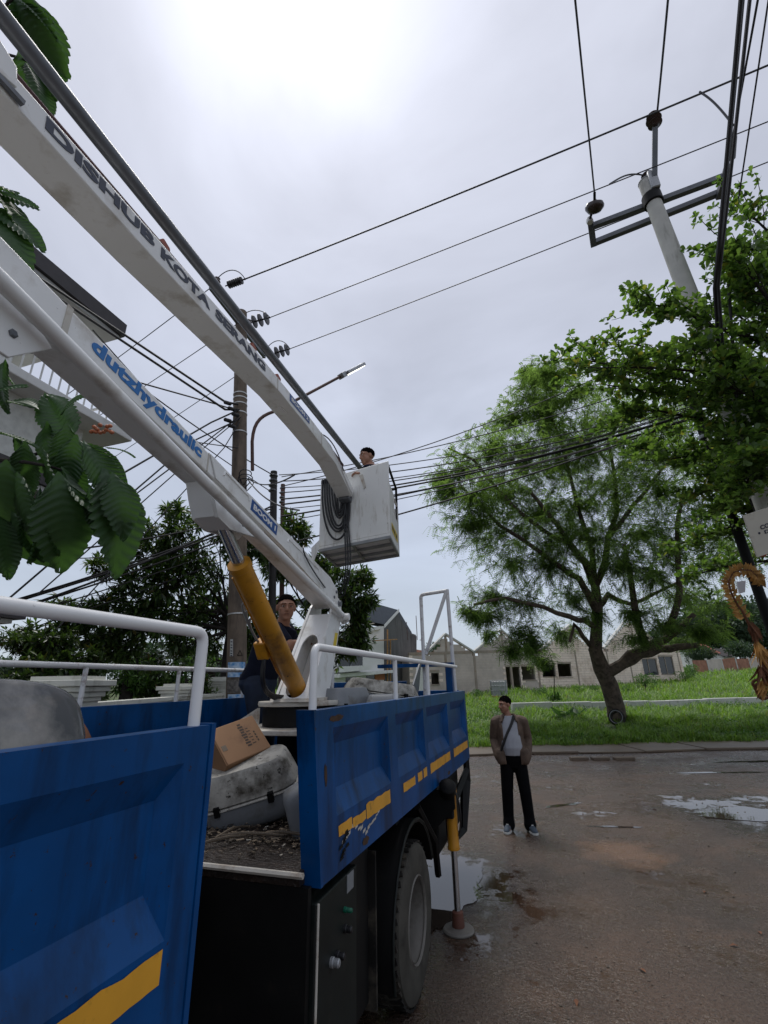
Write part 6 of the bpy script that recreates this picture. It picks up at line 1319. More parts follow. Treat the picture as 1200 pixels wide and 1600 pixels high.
# small service cabinet wall near the house foot
p = dep(660, 1070, 24); solo('meter_cabinet', MB().box((p[0], p[1], 1.6), (.5, .4, 2.4)), M['housew'], 'small pale meter cabinet at the corner of the block houses', 'cabinet', bevel=.02)
# ---- far houses and brick fence at the right
fp0 = on_ground(1083, 1052); fp1 = on_ground(1185, 1046); fd = (fp1-fp0); fd[2] = 0; fl_ = np.linalg.norm(fd); fd /= fl_; fn = np.array([fd[1], -fd[0], 0]); 
fw = thing('brick_fence', 'low unfinished brick wall with pale posts at the far right edge of the lot', 'wall', fp0)
def FP(t, z, o=0): return np.array([fp0[0], fp0[1], fp0[2]])+fd*t+fn*o+np.array([0, 0, z+(fp1[2]-fp0[2])*t/fl_])
fh = at_dist(1130, 1029, np.hypot(*(fp0+fp1)[:2]/2))[2]-(fp0[2]+fp1[2])/2
nb = 6
for i in range(nb): a_, b_ = fl_*1.3*i/nb+.1, fl_*1.3*(i+1)/nb-.1; part('brick_panel', MB().prism([FP(a_, -.3), FP(b_, -.3), FP(b_, fh*(.92+.06*(i % 3)), 0), FP(a_, fh*.95)], fn*.12).mesh('bp', False), M['brick'] if i % 3 != 1 else M['mortar'], fw)
for i in range(nb+1): t = fl_*1.3*i/nb; part('post', MB().prism([FP(t-.10, -.3, -.05), FP(t+.10, -.3, -.05), FP(t+.10, fh*1.05, -.05), FP(t-.10, fh*1.05, -.05)], fn*.22).mesh('p', False), M['kerb'], fw)
for i, (pxa, pxb, y0, y1, d, m, lab) in enumerate(((1092, 1124, 1005, 1022, 72, 'redroof', 'far small house with a red roof beyond the brick fence'), (1134, 1155, 1012, 1026, 76, 'roofd', 'far low house with a dark red-brown roof right of the red-roofed one'))):
    a_ = dep(pxa, 1040, d); b_ = dep(pxb, 1040, d); t = thing('far_house', lab, 'house', (a_[0], a_[1], 2.5)); u = b_-a_; u[2] = 0; ul = np.linalg.norm(u); u /= ul; v = np.array([-u[1], u[0], 0])
    ze = dep(pxa, y1, d)[2]; zr = dep(pxa, y0, d)[2]; b0 = np.array([a_[0], a_[1], 1.5])
    part('wall', MB().prism([b0, b0+u*ul, b0+u*ul+np.array([0, 0, ze-1.5]), b0+np.array([0, 0, ze-1.5])], v*6).mesh('w', False), M['housew'], t)
    e0 = b0+np.array([0, 0, ze-1.5])-v*.5-u*.4; e1 = e0+u*(ul+.8); r0 = b0+np.array([0, 0, zr-1.5])+v*3-u*.4; r1 = r0+u*(ul+.8)
    part('roof', MB().prism([e0, e1, r1, r0], np.array([0, 0, .12])), M['redroof'] if i == 0 else M['roofd'], t); part('roof', MB().prism([r0, r1, r1+v*3.5+np.array([0, 0, ze-zr]), r0+v*3.5+np.array([0, 0, ze-zr])], np.array([0, 0, .12])), M['redroof'], t)
    part('window', MB().prism([b0+u*1+v*-.03+np.array([0, 0, ze-3]), b0+u*2+v*-.03+np.array([0, 0, ze-3]), b0+u*2+v*-.03+np.array([0, 0, ze-2]), b0+u*1+v*-.03+np.array([0, 0, ze-2])], v*.02), M['glass'], t)
    part('gable', MB().prism([b0-u*.0+np.array([0, 0, ze-1.5]), b0+v*6+np.array([0, 0, ze-1.5]), b0+v*3+np.array([0, 0, zr-1.5])], u*.15), M['housew'], t)

# ---- garden wall with capped columns behind the truck
gA = np.array([-4.35, 0.5, 0]); gB = np.array([-7.15, 10.4, 0])
c1_ = dep(110, 1057, 4.7); c3_ = dep(348, 1058, 10.4); gA = np.array([c1_[0], c1_[1], 0]); gB = np.array([c3_[0], c3_[1], 0]); gd = gB-gA; gl_ = np.linalg.norm(gd); gd /= gl_; gn = np.array([gd[1], -gd[0], 0])
gw = thing('garden_wall', 'cream garden wall with moulded column caps behind the truck bed', 'wall', (gA[0], gA[1], 0))
def GP(t, z, o=0): return gA+gd*t+gn*o+np.array([0, 0, z])
zw = at_dist(270, 1093, np.hypot(*(GP(gl_*.55, 0)[:2])))[2]
part('wall_panel', MB().prism([GP(-5, -.2, -.08), GP(gl_, -.2, -.08), GP(gl_, zw, -.08), GP(-5, zw, -.08)], gn*.16).mesh('w', False), M['plaster'], gw)
part('wall_coping', MB().prism([GP(-5, zw+.002, -.12), GP(gl_, zw+.002, -.12), GP(gl_, zw+.05, -.12), GP(-5, zw+.05, -.12)], gn*.24), M['plaster'], gw)
def column(t, top, w):
    c = part('column', MB().box(GP(t, top/2-.12), (w, w, top-.24), Matrix.Rotation(math.atan2(gd[1], gd[0]), 3, 'Z')), M['plaster'], gw)
    z = top-.24; R = Matrix.Rotation(math.atan2(gd[1], gd[0]), 3, 'Z')
    for k, (e, h) in enumerate(((.04, .04), (.09, .05), (.15, .05), (.22, .06))): part('cap_moulding', MB().box(GP(t, z+h/2+.001*k), (w+e, w+e, h), R), M['plaster'], c, bevel=.008); z += h
    part('ball_finial' if False else 'cap_top', MB().box(GP(t, z+.02), (w+.05, w+.05, .04), R), M['plaster'], c)
column(0, c1_[2], .42); column(gl_, c3_[2], .42); t2 = 3.3; column(t2, at_dist(188, 1070, np.hypot(*(GP(t2, 0)[:2])))[2], .34)
# ---- white house at the far left
wh = thing('white_house', 'white two-storey house with flat eaves, balcony rail and canopies at the left edge', 'house', (-8, 4, 0))
xH = -7.2
def HX(px, py, x=xH): return on_x(px, py, x)
rc = HX(186, 530); bc = HX(206, 690); cc = HX(166, 806); c2 = HX(66, 866)
def slab_h(corner, z, th_, x_out, m, nm, par=wh, y0=-3.0, x_in=-14): return part(nm, MB().box2((x_in, y0, z), (x_out, corner[1], z+th_)).mesh(nm, False), m, par, bevel=.015)
part('wall', MB().box2((-14, -3, -.2), (xH-1.4, bc[1]-1.6, rc[2]-.05)).mesh('w', False), M['housew'], wh)
slab_h(rc, rc[2], .08, xH, M['soffit'], 'eaves_soffit'); part('eaves_fascia', MB().box2((-14, -3, rc[2]+.082), (xH+.06, rc[1]+.06, rc[2]+.38)).mesh('f', False), M['roofd'], wh)
slab_h(bc, bc[2], .16, xH, M['housew'], 'balcony_slab'); 
zr = bc[2]+.95; part('balcony_rail', MB().tube([(xH-.05, -3, zr), (xH-.05, bc[1]-.05, zr), (-11, bc[1]-.05, zr)], .035, 8), M['housew'], wh)
for k in range(34):
    y = bc[1]-.12-.16*k; part('baluster', MB().tube([(xH-.05, y, bc[2]+.16), (xH-.05, y, zr)], .016, 6), M['housew'], wh)
slab_h(cc, cc[2], .10, xH-.0, M['soffit'], 'canopy_soffit'); part('canopy_fascia', MB().box2((-14, -3, cc[2]+.102), (xH+.05, cc[1]+.05, cc[2]+.32)).mesh('f', False), M['roofd'], wh)
slab_h(c2, c2[2], .09, xH+.3, M['soffit'], 'lower_canopy'); part('canopy_fascia', MB().box2((-14, -3, c2[2]+.092), (xH+.35, c2[1]+.05, c2[2]+.26)).mesh('f', False), M['roofd'], wh)
part('porch_column', MB().box2((xH-.2, c2[1]-1.1, -.2), (xH+.15, c2[1]-.7, c2[2]-.002)).mesh('pc', False), M['housew'], wh)
rough = mat('rough_cast', (.62, .62, .58), .95, var=.12, scale=9, bump=.3, bscale=25)
part('upper_wall', MB().box2((-13.9, -2.9, cc[2]+.325), (xH-.5, cc[1]-.4, bc[2]-.003)).mesh('uw', False), rough, wh)
wnd = part('window', MB().box2((xH-1.399, bc[1]-3.4, bc[2]+.3), (xH-1.36, bc[1]-2.2, bc[2]+1.7)).mesh('w', False), M['greymetal'], wh); part('pane', MB().box2((xH-1.359, bc[1]-3.33, bc[2]+.37), (xH-1.352, bc[1]-2.27, bc[2]+1.63)), M['glass'], wnd)
p = HX(40, 968, -6.6); rfz = p[2]; t = thing('carport_roof', 'edge of a small dark canopy roof low at the left, above the rail', 'roof', (p[0]-1, p[1]-1, 0)); part('roof_slab', MB().box2((-9.5, -1, p[2]), (-6.6, p[1], p[2]+.16)).mesh('r', False), M['roofd'], t); part('roof_soffit', MB().box2((-9.4, -.9, p[2]-.06), (-6.7, p[1]-.1, p[2]-.002)).mesh('r', False), M['soffit'], t); part('post', MB().box2((-9.2, -.5, -.2), (-9.05, -.35, p[2]-.062)), M['housew'], t); part('post', MB().box2((-9.2, p[1]-.5, -.2), (-9.05, p[1]-.35, p[2]-.062)), M['housew'], t)

# ================================================================ PLANTS
def unit(a): return a/np.maximum(np.linalg.norm(a, axis=-1, keepdims=True), 1e-9)
def leaf_quads(pos, d, nrm, Ln, Wd, fold=0.25, droop=0.0):
    """folded leaf of two quads: base, sides, tip, midrib"""
    d = unit(d); s = unit(np.cross(d, nrm)); n = np.cross(s, d); L1 = Ln[:, None]; W1 = Wd[:, None]
    b = pos; l = pos+d*L1*.5+s*W1*.5+n*W1*fold; r = pos+d*L1*.5-s*W1*.5+n*W1*fold; m = pos+d*L1*.5; tpt = pos+d*L1-n*L1*droop
    V = np.stack([b, l, tpt, r, m], 1).reshape(-1, 3); k = np.arange(len(pos))*5
    F = np.concatenate([np.stack([k, k+4, k+2, k+1], 1), np.stack([k, k+3, k+2, k+4], 1)]); return V, F
def round_leaf(pos, d, nrm, Ln, Wd, fold=.12):
    d = unit(d); s = unit(np.cross(d, nrm)); n = np.cross(s, d); L1 = Ln[:, None]; W1 = Wd[:, None]; m = pos+d*L1*.97
    V = np.stack([pos, pos+d*L1*.42+s*W1*.34+n*W1*fold, pos+d*L1*.84+s*W1*.46+n*W1*fold, m, pos+d*L1*.84-s*W1*.46+n*W1*fold, pos+d*L1*.42-s*W1*.34+n*W1*fold], 1).reshape(-1, 3); k = np.arange(len(pos))*6
    return V, np.concatenate([np.stack([k, k+3, k+2, k+1], 1), np.stack([k, k+5, k+4, k+3], 1)])
def obov_quads(pos, d, nrm, Ln, Wd):
    d = unit(d); s = unit(np.cross(d, nrm)); L1 = Ln[:, None]; W1 = Wd[:, None]
    V = np.stack([pos, pos+d*L1*.62+s*W1*.5, pos+d*L1, pos+d*L1*.62-s*W1*.5], 1).reshape(-1, 3); k = np.arange(len(pos))*4
    return V, np.stack([k, k+1, k+2, k+3], 1)
def rdir(n): return unit(rng.normal(size=(n, 3)))
def cluster_pts(c, rad, n, shell=.55, gaps=0.0):
    u = rdir(n); r = (shell+(1-shell)*rng.random(n)**.6)[:, None]; inner = rng.random(n) < .25; r[inner] *= .7
    p = u*r*np.array(rad); 
    if gaps: 
        keep = np.array([mnoise.noise(Vector((q+np.array(c))*gaps)) > -.12 for q in p]); p = p[keep]; u = u[keep]
    return np.array(c)+p, u
def limbs(trunk_pts, r0, r1, blobs, bark, parent, seed=0, twigs=None, sub=3, rb=.35, wig=.12):
    rs = np.linspace(r0, r1, len(trunk_pts)); mb = MB().tube(trunk_pts, [float(r)*(1+.10*math.sin(i*1.7+seed)) for i, r in enumerate(rs)], 12); part('trunk', mb, bark, parent)
    mb = MB(); rr = random.Random(seed); tp = [np.array(q, float) for q in trunk_pts]
    for (c, rad) in blobs:
        c = np.array(c, float); k = rr.choice(range(max(1, len(tp)//2), len(tp))); a_ = tp[k]; ln = np.linalg.norm(c-a_)
        mid = a_*.5+c*.5+np.array([rr.uniform(-1, 1), rr.uniform(-1, 1), rr.uniform(-.2, 1)])*ln*wig; q1 = a_*.75+c*.25+np.array([rr.uniform(-1, 1), rr.uniform(-1, 1), rr.uniform(0, 1)])*ln*wig
        w = rs[k]*rb; P_ = bez(a_, q1, mid, c, 9); mb.tube(P_, list(np.linspace(w, w*.25, 9)), 7)
        for _ in range(sub):
            e_ = c+np.array(rad)*np.array([rr.uniform(-.8, .8) for _ in range(3)]); s_ = P_[rr.randint(4, 7)]; mb.tube(bez(s_, s_*.6+c*.4, (s_+e_)/2+np.array([0, 0, .1*ln*rr.random()]), e_, 6), list(np.linspace(w*.35, w*.08, 6)), 5)
    part('branches', mb, bark, parent)
def twig_tubes(A, Bp, r):
    d = unit(Bp-A); s = unit(np.cross(d, np.tile([0.13, .2, 1.0], (len(A), 1)))); n = np.cross(d, s); ang = [0, 2*pi/3, 4*pi/3]
    V = np.stack([A+(s*cos(a)+n*sin(a))*r for a in ang]+[Bp+(s*cos(a)+n*sin(a))*r*.5 for a in ang], 1).reshape(-1, 3); k = np.arange(len(A))*6
    return V, np.concatenate([np.stack([k+i, k+(i+1) % 3, k+3+(i+1) % 3, k+3+i], 1) for i in range(3)])
def join(parts):
    V = []; F = []; n = 0
    for v, f in parts: V.append(v); F.append(f+n); n += len(v)
    return np.concatenate(V), np.concatenate(F)
def part_np(name, VF, m, parent, kind=None, label=None):
    o = link(name, mesh_np(name, *VF), m); o.parent = parent; o.location = -wpos(parent); return props(o, label, kind=kind)

# ---- mango trees behind the garden wall
def mango(name_label, base, trunk, blobs, per, leafL, seed, mt='mango', nl=11):
    global rng
    rng = np.random.default_rng(seed); t = thing('garden_shrub' if 'shrub' in name_label else 'mango_tree', name_label, 'tree', base)
    limbs(trunk, .17, .08, blobs, M['barkd'], t, seed)
    LV = []; TV = []
    for (c, rad) in blobs:
        vol = rad[0]*rad[1]+rad[0]*rad[2]; n = int(per*vol*4.2); P_, U = cluster_pts(c, rad, n, .45, gaps=1.1); n = len(P_); A_ = P_-U*(.25+.2*rng.random((n, 1)))-np.array([0, 0, .05]); TV.append(twig_tubes(A_, P_, .008))
        dirs = unit(U+np.array([0, 0, .25])+rdir(n)*.4)
        pos = np.repeat(P_, nl, 0); d0 = np.repeat(dirs, nl, 0); d = unit(d0*.55+rdir(n*nl)*.9+np.array([0, 0, -.30])); pos = pos-d0*(rng.random((n*nl, 1))*.10)
        LV.append(leaf_quads(pos, d, unit(rdir(n*nl)*.6+np.array([0, 0, 1])), leafL*(.65+.6*rng.random(n*nl)), leafL*.27*(.8+.4*rng.random(n*nl)), .12, .12))
    part_np('crown', join(LV), M[mt], t); part_np('twigs', join(TV), M['barkd'], t); return t
def blob(px, py, d, r, f=.85): return (dep(px, py, d), (r/F_PX*d, r/F_PX*d*1.0, r/F_PX*d*f))
mb_ = dep(352, 1060, 10.8); mb_[2] = 0
mango('big dark mango tree behind the garden wall, its crown left of the brown pole', mb_, [mb_, dep(358, 1020, 10.8), dep(362, 985, 10.8), dep(350, 955, 10.8)],
      [blob(300, 850, 10.5, 55), blob(245, 845, 10.5, 48), blob(225, 810, 10.3, 28), blob(345, 835, 10.9, 45), blob(350, 900, 10.6, 48), blob(280, 905, 10, 52), blob(205, 900, 9.8, 36), blob(160, 935, 9.5, 36), blob(120, 965, 9.3, 32), blob(230, 965, 9.8, 48), blob(175, 1000, 9.6, 38), blob(300, 968, 10.5, 34), blob(255, 1030, 10.2, 34), blob(325, 1010, 11, 24), blob(395, 850, 11.2, 34), blob(268, 800, 10.6, 24), blob(150, 890, 9.8, 26), blob(95, 940, 9.4, 26), blob(330, 960, 10.9, 44), blob(290, 1000, 10.2, 40), blob(215, 1035, 9.8, 40), blob(150, 1010, 9.5, 40), blob(60, 1000, 9.2, 34), blob(385, 930, 11.2, 40), blob(395, 1000, 11.2, 34)], 42, .20, 11)
mb2_ = dep(505, 1070, 12.5); mb2_[2] = 0
mango('second mango tree to the right of the brown pole, behind the crane column', mb2_, [mb2_, dep(505, 1040, 12.5), dep(500, 990, 12.5), dep(498, 950, 12.5)],
      [blob(455, 830, 12.5, 34), blob(440, 880, 12.3, 40), blob(495, 905, 12.2, 46), blob(545, 935, 12, 38), blob(530, 985, 12, 38), blob(560, 905, 12.3, 24), blob(490, 960, 12, 44), blob(555, 970, 12.1, 30), blob(450, 940, 12.3, 44), blob(425, 985, 12.4, 40), blob(470, 1020, 12.6, 36), blob(520, 1025, 12.2, 26), blob(548, 1012, 12.0, 20), blob(520, 880, 12.4, 34), blob(575, 940, 12, 18), blob(565, 1000, 12, 20)], 36, .22, 12)
gb = dep(40, 1050, 8.5); gb[2] = 0
mango('bushy garden tree with reddish young leaves at the left, under the white rail', gb, [gb, dep(45, 1030, 8.5), dep(50, 1010, 8.5)], [blob(30, 1010, 8.3, 36), blob(80, 1000, 8.5, 36), blob(60, 1045, 8, 34), blob(110, 1040, 8.4, 34), blob(15, 1060, 8, 32), blob(150, 1035, 8.6, 30)], 60, .16, 13, 'mango')
gb = dep(330, 1060, 13.5); gb[2] = 0
mango('light green shrub tree seen low between the mango trunk and the brown pole', gb, [gb, dep(330, 1045, 13.5), dep(332, 1030, 13.5)], [blob(345, 1035, 13.5, 26), blob(310, 1030, 13.8, 28), blob(390, 1050, 13.2, 30), blob(420, 1060, 13.2, 28), blob(270, 1060, 13.5, 30), blob(220, 1050, 13.5, 34)], 34, .16, 14, 'bush')
for k_s, (px, py, d, r) in enumerate(((30, 1075, 7.6, 30), (95, 1068, 8.0, 26), (240, 1072, 8.8, 30), (285, 1060, 9.4, 28), (310, 1075, 9.6, 22), (200, 1062, 8.6, 24), (140, 1078, 8.2, 22))):
    sb = dep(px, py, d); sb[2] = 0; mango('leafy shrub in the garden behind the cream wall', sb, [sb, dep(px, py+10, d), dep(px, py, d)], [blob(px, py-6, d, r), blob(px+r*.6, py+8, d, r*.8), blob(px-r*.6, py+10, d, r*.8)], 60, .13, 60+k_s, 'bush' if k_s % 2 else 'mango')['group'] = 'shrubs behind the garden wall'
# mangoes hanging
for px, py in ((262, 905), (268, 893), (290, 900), (264, 940)):
    p = dep(px, py, 9.75); solo('mango_fruit', MB().ell(p, (.045, .045, .065), None, 10, 8), M['bush'], 'green mango hanging in the left mango tree', 'mango', 'green mangoes in the tree')
# ---- garden palm behind the wall
pb_ = GP(gl_*.78, 0, -.9); pt = thing('palm', 'low garden palm with fine fronds behind the cream wall', 'palm', pb_)
part('trunk', MB().tube([pb_, pb_+np.array([0, 0, 1.1])], [.09, .06], 10), M['barkd'], pt)
rng = np.random.default_rng(21)
for k in range(13):
    a_ = 2*pi*k/13+.2; el = .5+.5*(k % 3)/2; d0 = np.array([cos(a_)*cos(el), sin(a_)*cos(el), sin(el)]); s_ = pb_+np.array([0, 0, 1.05]); L_ = 1.15
    rach = bez(s_, s_+d0*L_*.4, s_+d0*L_*.75+np.array([0, 0, .02]), s_+d0*L_+np.array([0, 0, -.38]), 24); R_ = np.array(rach); dr = np.gradient(R_, axis=0); dr = unit(dr); sd = unit(np.cross(dr, [0, 0, 1.0])); P2 = []; D2 = []
    for sg_ in (-1, 1): P2.append(R_[2:]); D2.append(unit(sd[2:]*sg_+dr[2:]*.7+np.array([0, 0, -.15])))
    P2 = np.concatenate(P2); D2 = np.concatenate(D2); n = len(P2); v1, f1 = leaf_quads(P2, D2, np.tile([0, 0, 1.0], (n, 1)), np.full(n, .34), np.full(n, .028), .1, .15)
    fr = part('frond', MB().tube(rach, list(np.linspace(.010, .003, 24)), 5), M['palm'], pt); part_np('leaflets', (v1, f1), M['palm'], fr) if False else None
    o = link('leaflets', mesh_np('leaflets', v1, f1), M['palm']); o.parent = fr
# ---- big ribbed leaves of the tree at the near left
def ribbed_leaf_mesh(L_=.36, W_=.17, nr=11, seed=0, droop=.5):
    rr = random.Random(seed); vs = []; fs = []; nx = 6; ny = nr*4
    for i in range(ny+1):
        t = i/ny; w = W_*(math.sin(pi*min(1, t*.97+.03)**.72))**.75*(1 if t < .97 else .5)*(1+.14*mnoise.noise(Vector((t*5, seed*3.1, 0)))); saw = 1+.06*mnoise.noise(Vector((t*16, seed*1.7, 2)))+.13*(abs(math.sin(pi*t*nr))-.5)
        for j in range(-nx, nx+1):
            u = j/nx; tt = t+.16*abs(u)**1.2*(1-t*.4)-.02; rib = .006*math.cos(2*pi*(t*nr))*(abs(u)**.5)
            x = u*w*saw*(1-.10*abs(u)); y = tt*L_; z = .28*w*abs(u)-.30*w*u*u+rib-droop*L_*t*t*.55+.010*math.sin(u*5+seed)
            vs.append((x, y*(1-.12*droop*t), z))
    m1 = 2*nx+1
    for i in range(ny):
        for j in range(2*nx): fs.append((i*m1+j, i*m1+j+1, (i+1)*m1+j+1, (i+1)*m1+j))
    me = MB().add(vs, fs).mesh('leaf', False, fixn=False); me.polygons.foreach_set('use_smooth', [True]*len(me.polygons)); me.materials.append(M['bigleaf']); return me
lms = [ribbed_leaf_mesh(.44, (.135, .115, .150)[s], (13, 15, 12)[s], s, .35+.30*s) for s in range(3)]
bt_b = dep(-60, 1150, 4.4); bt_b[2] = 0; bt = thing('broadleaf_tree', 'tree with large ribbed drooping leaves at the left edge, in front of the white house', 'tree', bt_b)
tr_ = [bt_b, dep(-70, 1000, 4.3), dep(-40, 860, 4.2), dep(-30, 700, 4.1), dep(-50, 480, 4.0), dep(-60, 250, 4.1), dep(-10, 40, 4.4)]
part('trunk', MB().tube(tr_, [.12, .10, .09, .075, .06, .045, .03], 12), M['bark'], bt)
lf = [((95, 650), (120, 600), 4.0, 1, 1), ((60, 640), (10, 600), 4.0, 1, 2), ((75, 660), (55, 730), 3.9, 1, 2), ((120, 680), (95, 770), 3.8, 1, 0), ((165, 700), (215, 700), 3.9, 1, 1), ((175, 740), (215, 830), 3.7, 1, 2), ((140, 760), (175, 850), 3.65, 1, 1), ((20, 680), (60, 740), 3.8, 1, 2), ((-10, 800), (30, 900), 3.5, 1, 1), ((50, 790), (20, 870), 3.6, 1, 2), ((-30, 330), (60, 375), 4.1, 1, 2), ((-35, 285), (72, 330), 4.25, 1, 2),  # base px, tip px, depth, scale, mesh
 ((112, 690), (60, 600), 4.0, 1, 0), ((105, 660), (100, 760), 3.9, .8, 1), ((130, 690), (205, 790), 3.7, 1.15, 1), ((160, 735), (238, 880), 3.75, 1.1, 2), ((125, 690), (213, 740), 3.9, .8, 1), ((100, 730), (150, 850), 3.6, 1.05, 2), ((90, 740), (125, 900), 3.5, 1.1, 2), ((60, 760), (95, 880), 3.6, 1.1, 1), ((30, 740), (40, 880), 3.5, 1.2, 1), ((10, 720), (-10, 870), 3.5, 1.2, 2), ((100, 710), (20, 740), 3.9, 1.0, 0), ((60, 700), (-10, 660), 3.8, .9, 0), ((40, 690), (30, 790), 3.7, 1.1, 1), ((70, 700), (70, 830), 3.7, 1.05, 2), ((-25, 620), (38, 590), 3.9, .8, 0), ((-20, 560), (35, 600), 4.0, .7, 0),
 ((-30, 320), (74, 352), 4.2, 1.05, 1), ((-30, 300), (60, 310), 4.3, 1.0, 0), ((-40, 290), (30, 285), 4.3, .9, 0), ((-20, 360), (45, 380), 4.2, .7, 0),
 ((20, -5), (100, 40), 4.6, 1.0, 1), ((20, 0), (70, 85), 4.7, 1.0, 2), ((15, -10), (90, 10), 4.7, .9, 1), ((40, 100), (95, 165), 5.0, .8, 1), ((30, 80), (70, 170), 5.0, .8, 2), ((10, 20), (45, 70), 4.7, .9, 1), ((30, -20), (104, 95), 4.8, .8, 2), ((10, 560), (-20, 640), 3.9, .9, 1), ((110, 700), (118, 800), 3.85, .8, 1), ((20, 800), (60, 905), 3.55, .9, 2), ((135, 700), (170, 760), 4.0, .8, 1)]
for i, (a_, b_, d, s, k) in enumerate(lf):
    A_ = dep(a_[0], a_[1], d); B_ = dep(b_[0], b_[1], d-.12+.24*((i*7) % 5)/4); y = (B_-A_); ln = np.linalg.norm(y); y /= ln; n_ = zup*(.5+.25*((i*5) % 4))+np.array([.75*math.cos(i*2.4)+.25, -.75, .2*math.sin(i*1.7)])*(.6+.4*((i*3) % 4)/3); n_ = n_-y*(n_@y); n_ /= np.linalg.norm(n_); x = np.cross(y, n_); sc_ = ln/.44*.95
    o = link('leaf', lms[k]); o.parent = bt; Mx = Matrix((Vector(x), Vector(y), Vector(n_))).transposed().to_4x4(); o.rotation_euler = Mx.to_euler(); o.location = Vector(A_)-wpos(bt); o.scale = (sc_*.95*(1.0+.25*s-.25), sc_, sc_)
for (a_, b_, d) in (((-40, 760), (112, 690), 4.0), ((-40, 720), (100, 735), 3.7), ((-45, 500), (-20, 560), 4.0), ((-55, 330), (-30, 310), 4.2), ((-30, 60), (25, -5), 4.6), ((-20, 90), (40, 95), 5.0), ((-30, 780), (30, 740), 3.6)):
    part('branch', MB().tube(bez(dep(*a_, d+.2), dep(a_[0]*.6+b_[0]*.4, a_[1]*.6+b_[1]*.4-10, d), dep(a_[0]*.3+b_[0]*.7, a_[1]*.3+b_[1]*.7-8, d), dep(*b_, d), 8), list(np.linspace(.022, .009, 8)), 7), M['barkd'], bt)
mb = MB()
for k in range(16): mb.ell(dep(142+random.uniform(0, 38), 663+random.uniform(0, 14), 4.6), (.022, .022, .018), None, 8, 6)
part('flower_cluster', mb, M['flower'], bt)

# ---- feathery tree on the verge
rng = np.random.default_rng(31)
D0 = 0
tb = on_ground(965, 1130); TD = float(-(ROT.T@(tb-CAM))[2]); D0 = TD
ft = thing('feathery_tree', 'large feathery-leaved tree with a leaning forked trunk on the grass verge', 'tree', (tb[0], tb[1], tb[2]-.1))
def TP(px, py, o=0.0): return dep(px, py, D0+o)
k_ = D0/F_PX
trunkA = [tb-np.array([0, 0, .2]), TP(962, 1105), TP(952, 1070), TP(940, 1045), TP(930, 1015), TP(932, 985), TP(934, 950), TP(930, 915)]
part('trunk', MB().tube(trunkA, [15*k_, 13.5*k_, 13*k_, 12.5*k_, 10*k_, 8.5*k_, 7.5*k_, 6.5*k_], 14), M['bark'], ft)
lim = [([(942, 1050), (962, 1045), (985, 1025), (1015, 1010), (1040, 1000), (1060, 985), (1085, 960)], 9.5, 3.5, -.3), ([(975, 1035), (1000, 1022), (1030, 1015), (1060, 1012), (1090, 1008)], 9, 4, .2), ([(1010, 1010), (1000, 985), (992, 950), (985, 900), (975, 850)], 7, 3, -.5), ([(1040, 1000), (1050, 970), (1062, 930), (1060, 880), (1058, 820), (1070, 760)], 6, 2.5, -1), ([(930, 915), (915, 880), (890, 850), (870, 820), (830, 770)], 7, 2.5, -1), ([(930, 915), (945, 880), (950, 840), (965, 800), (960, 740), (950, 690)], 6, 2, .5), ([(932, 980), (915, 970), (890, 965), (850, 950), (790, 935), (740, 945)], 5, 2, -1.2), ([(930, 950), (920, 930), (905, 905), (880, 890), (840, 860), (780, 820), (720, 760)], 6, 2, -.8), ([(934, 950), (950, 930), (985, 945), (1020, 930), (1080, 900)], 5, 2, 1.0), ([(925, 1010), (915, 1000), (905, 985), (898, 975), (890, 1003)], 4, 2, -.6), ([(928, 905), (925, 860), (905, 800), (880, 700), (850, 620)], 5, 1.5, .3), ([(950, 840), (990, 790), (1030, 740), (1060, 700)], 4, 1.5, 0), ([(890, 850), (850, 830), (800, 790), (740, 720), (700, 700)], 4, 1.5, .6)]
for pts, r0, r1, o in lim:
    P_ = [TP(x, y, o*min(1, i/2)) for i, (x, y) in enumerate(pts)]; PP = []
    for i in range(len(P_)-1):
        for q in (0, .5): PP.append(P_[i]*(1-q)+P_[i+1]*q+np.array([0, 0, .04])*math.sin(7*i+q*9))
    PP.append(P_[-1]); part('limb', MB().tube(PP, list(np.linspace(r0*k_, r1*k_, len(PP))), 9), M['bark'], ft)
fb = [(830, 620, 40, 30), (800, 650, 36, 26), (860, 660, 46, 36), (770, 700, 42, 28), (820, 710, 50, 34), (720, 730, 44, 24), (690, 745, 26, 14), (740, 770, 48, 28), (790, 770, 46, 34), (870, 720, 50, 36), (920, 690, 46, 36), (960, 650, 46, 34), (900, 610, 40, 26), (840, 590, 24, 22), (1000, 690, 44, 34), (1040, 660, 44, 34), (1080, 720, 46, 36), (1030, 760, 44, 34), (960, 760, 50, 34), (900, 790, 50, 34), (840, 800, 48, 34), (780, 830, 46, 30), (740, 815, 34, 20), (800, 880, 46, 28), (770, 930, 46, 22), (735, 955, 28, 14), (820, 940, 42, 24), (860, 880, 44, 30), (800, 985, 28, 24), (830, 1000, 22, 24), (1000, 830, 46, 34), (1050, 850, 46, 36), (1100, 800, 44, 36), (1100, 880, 46, 36), (1060, 930, 46, 28), (1020, 900, 40, 26), (1120, 940, 40, 24), (970, 880, 36, 24), (930, 840, 42, 30), (900, 930, 38, 22), (1150, 860, 44, 44), (990, 955, 30, 18), (1040, 975, 36, 16), (1095, 985, 34, 18), (760, 990, 14, 8), (880, 840, 44, 26), (1140, 720, 40, 40), (830, 560+20, 16, 22), (850, 640, 30, 60), (800, 1015, 26, 18), (845, 1030, 20, 14), (880, 985, 34, 20), (925, 955, 30, 20), (1000, 995, 34, 12), (1060, 1000, 30, 12), (760, 960, 30, 20), (1120, 985, 26, 14), (700, 760, 36, 16), (860, 585, 26, 20)]
FV = []; TV = []
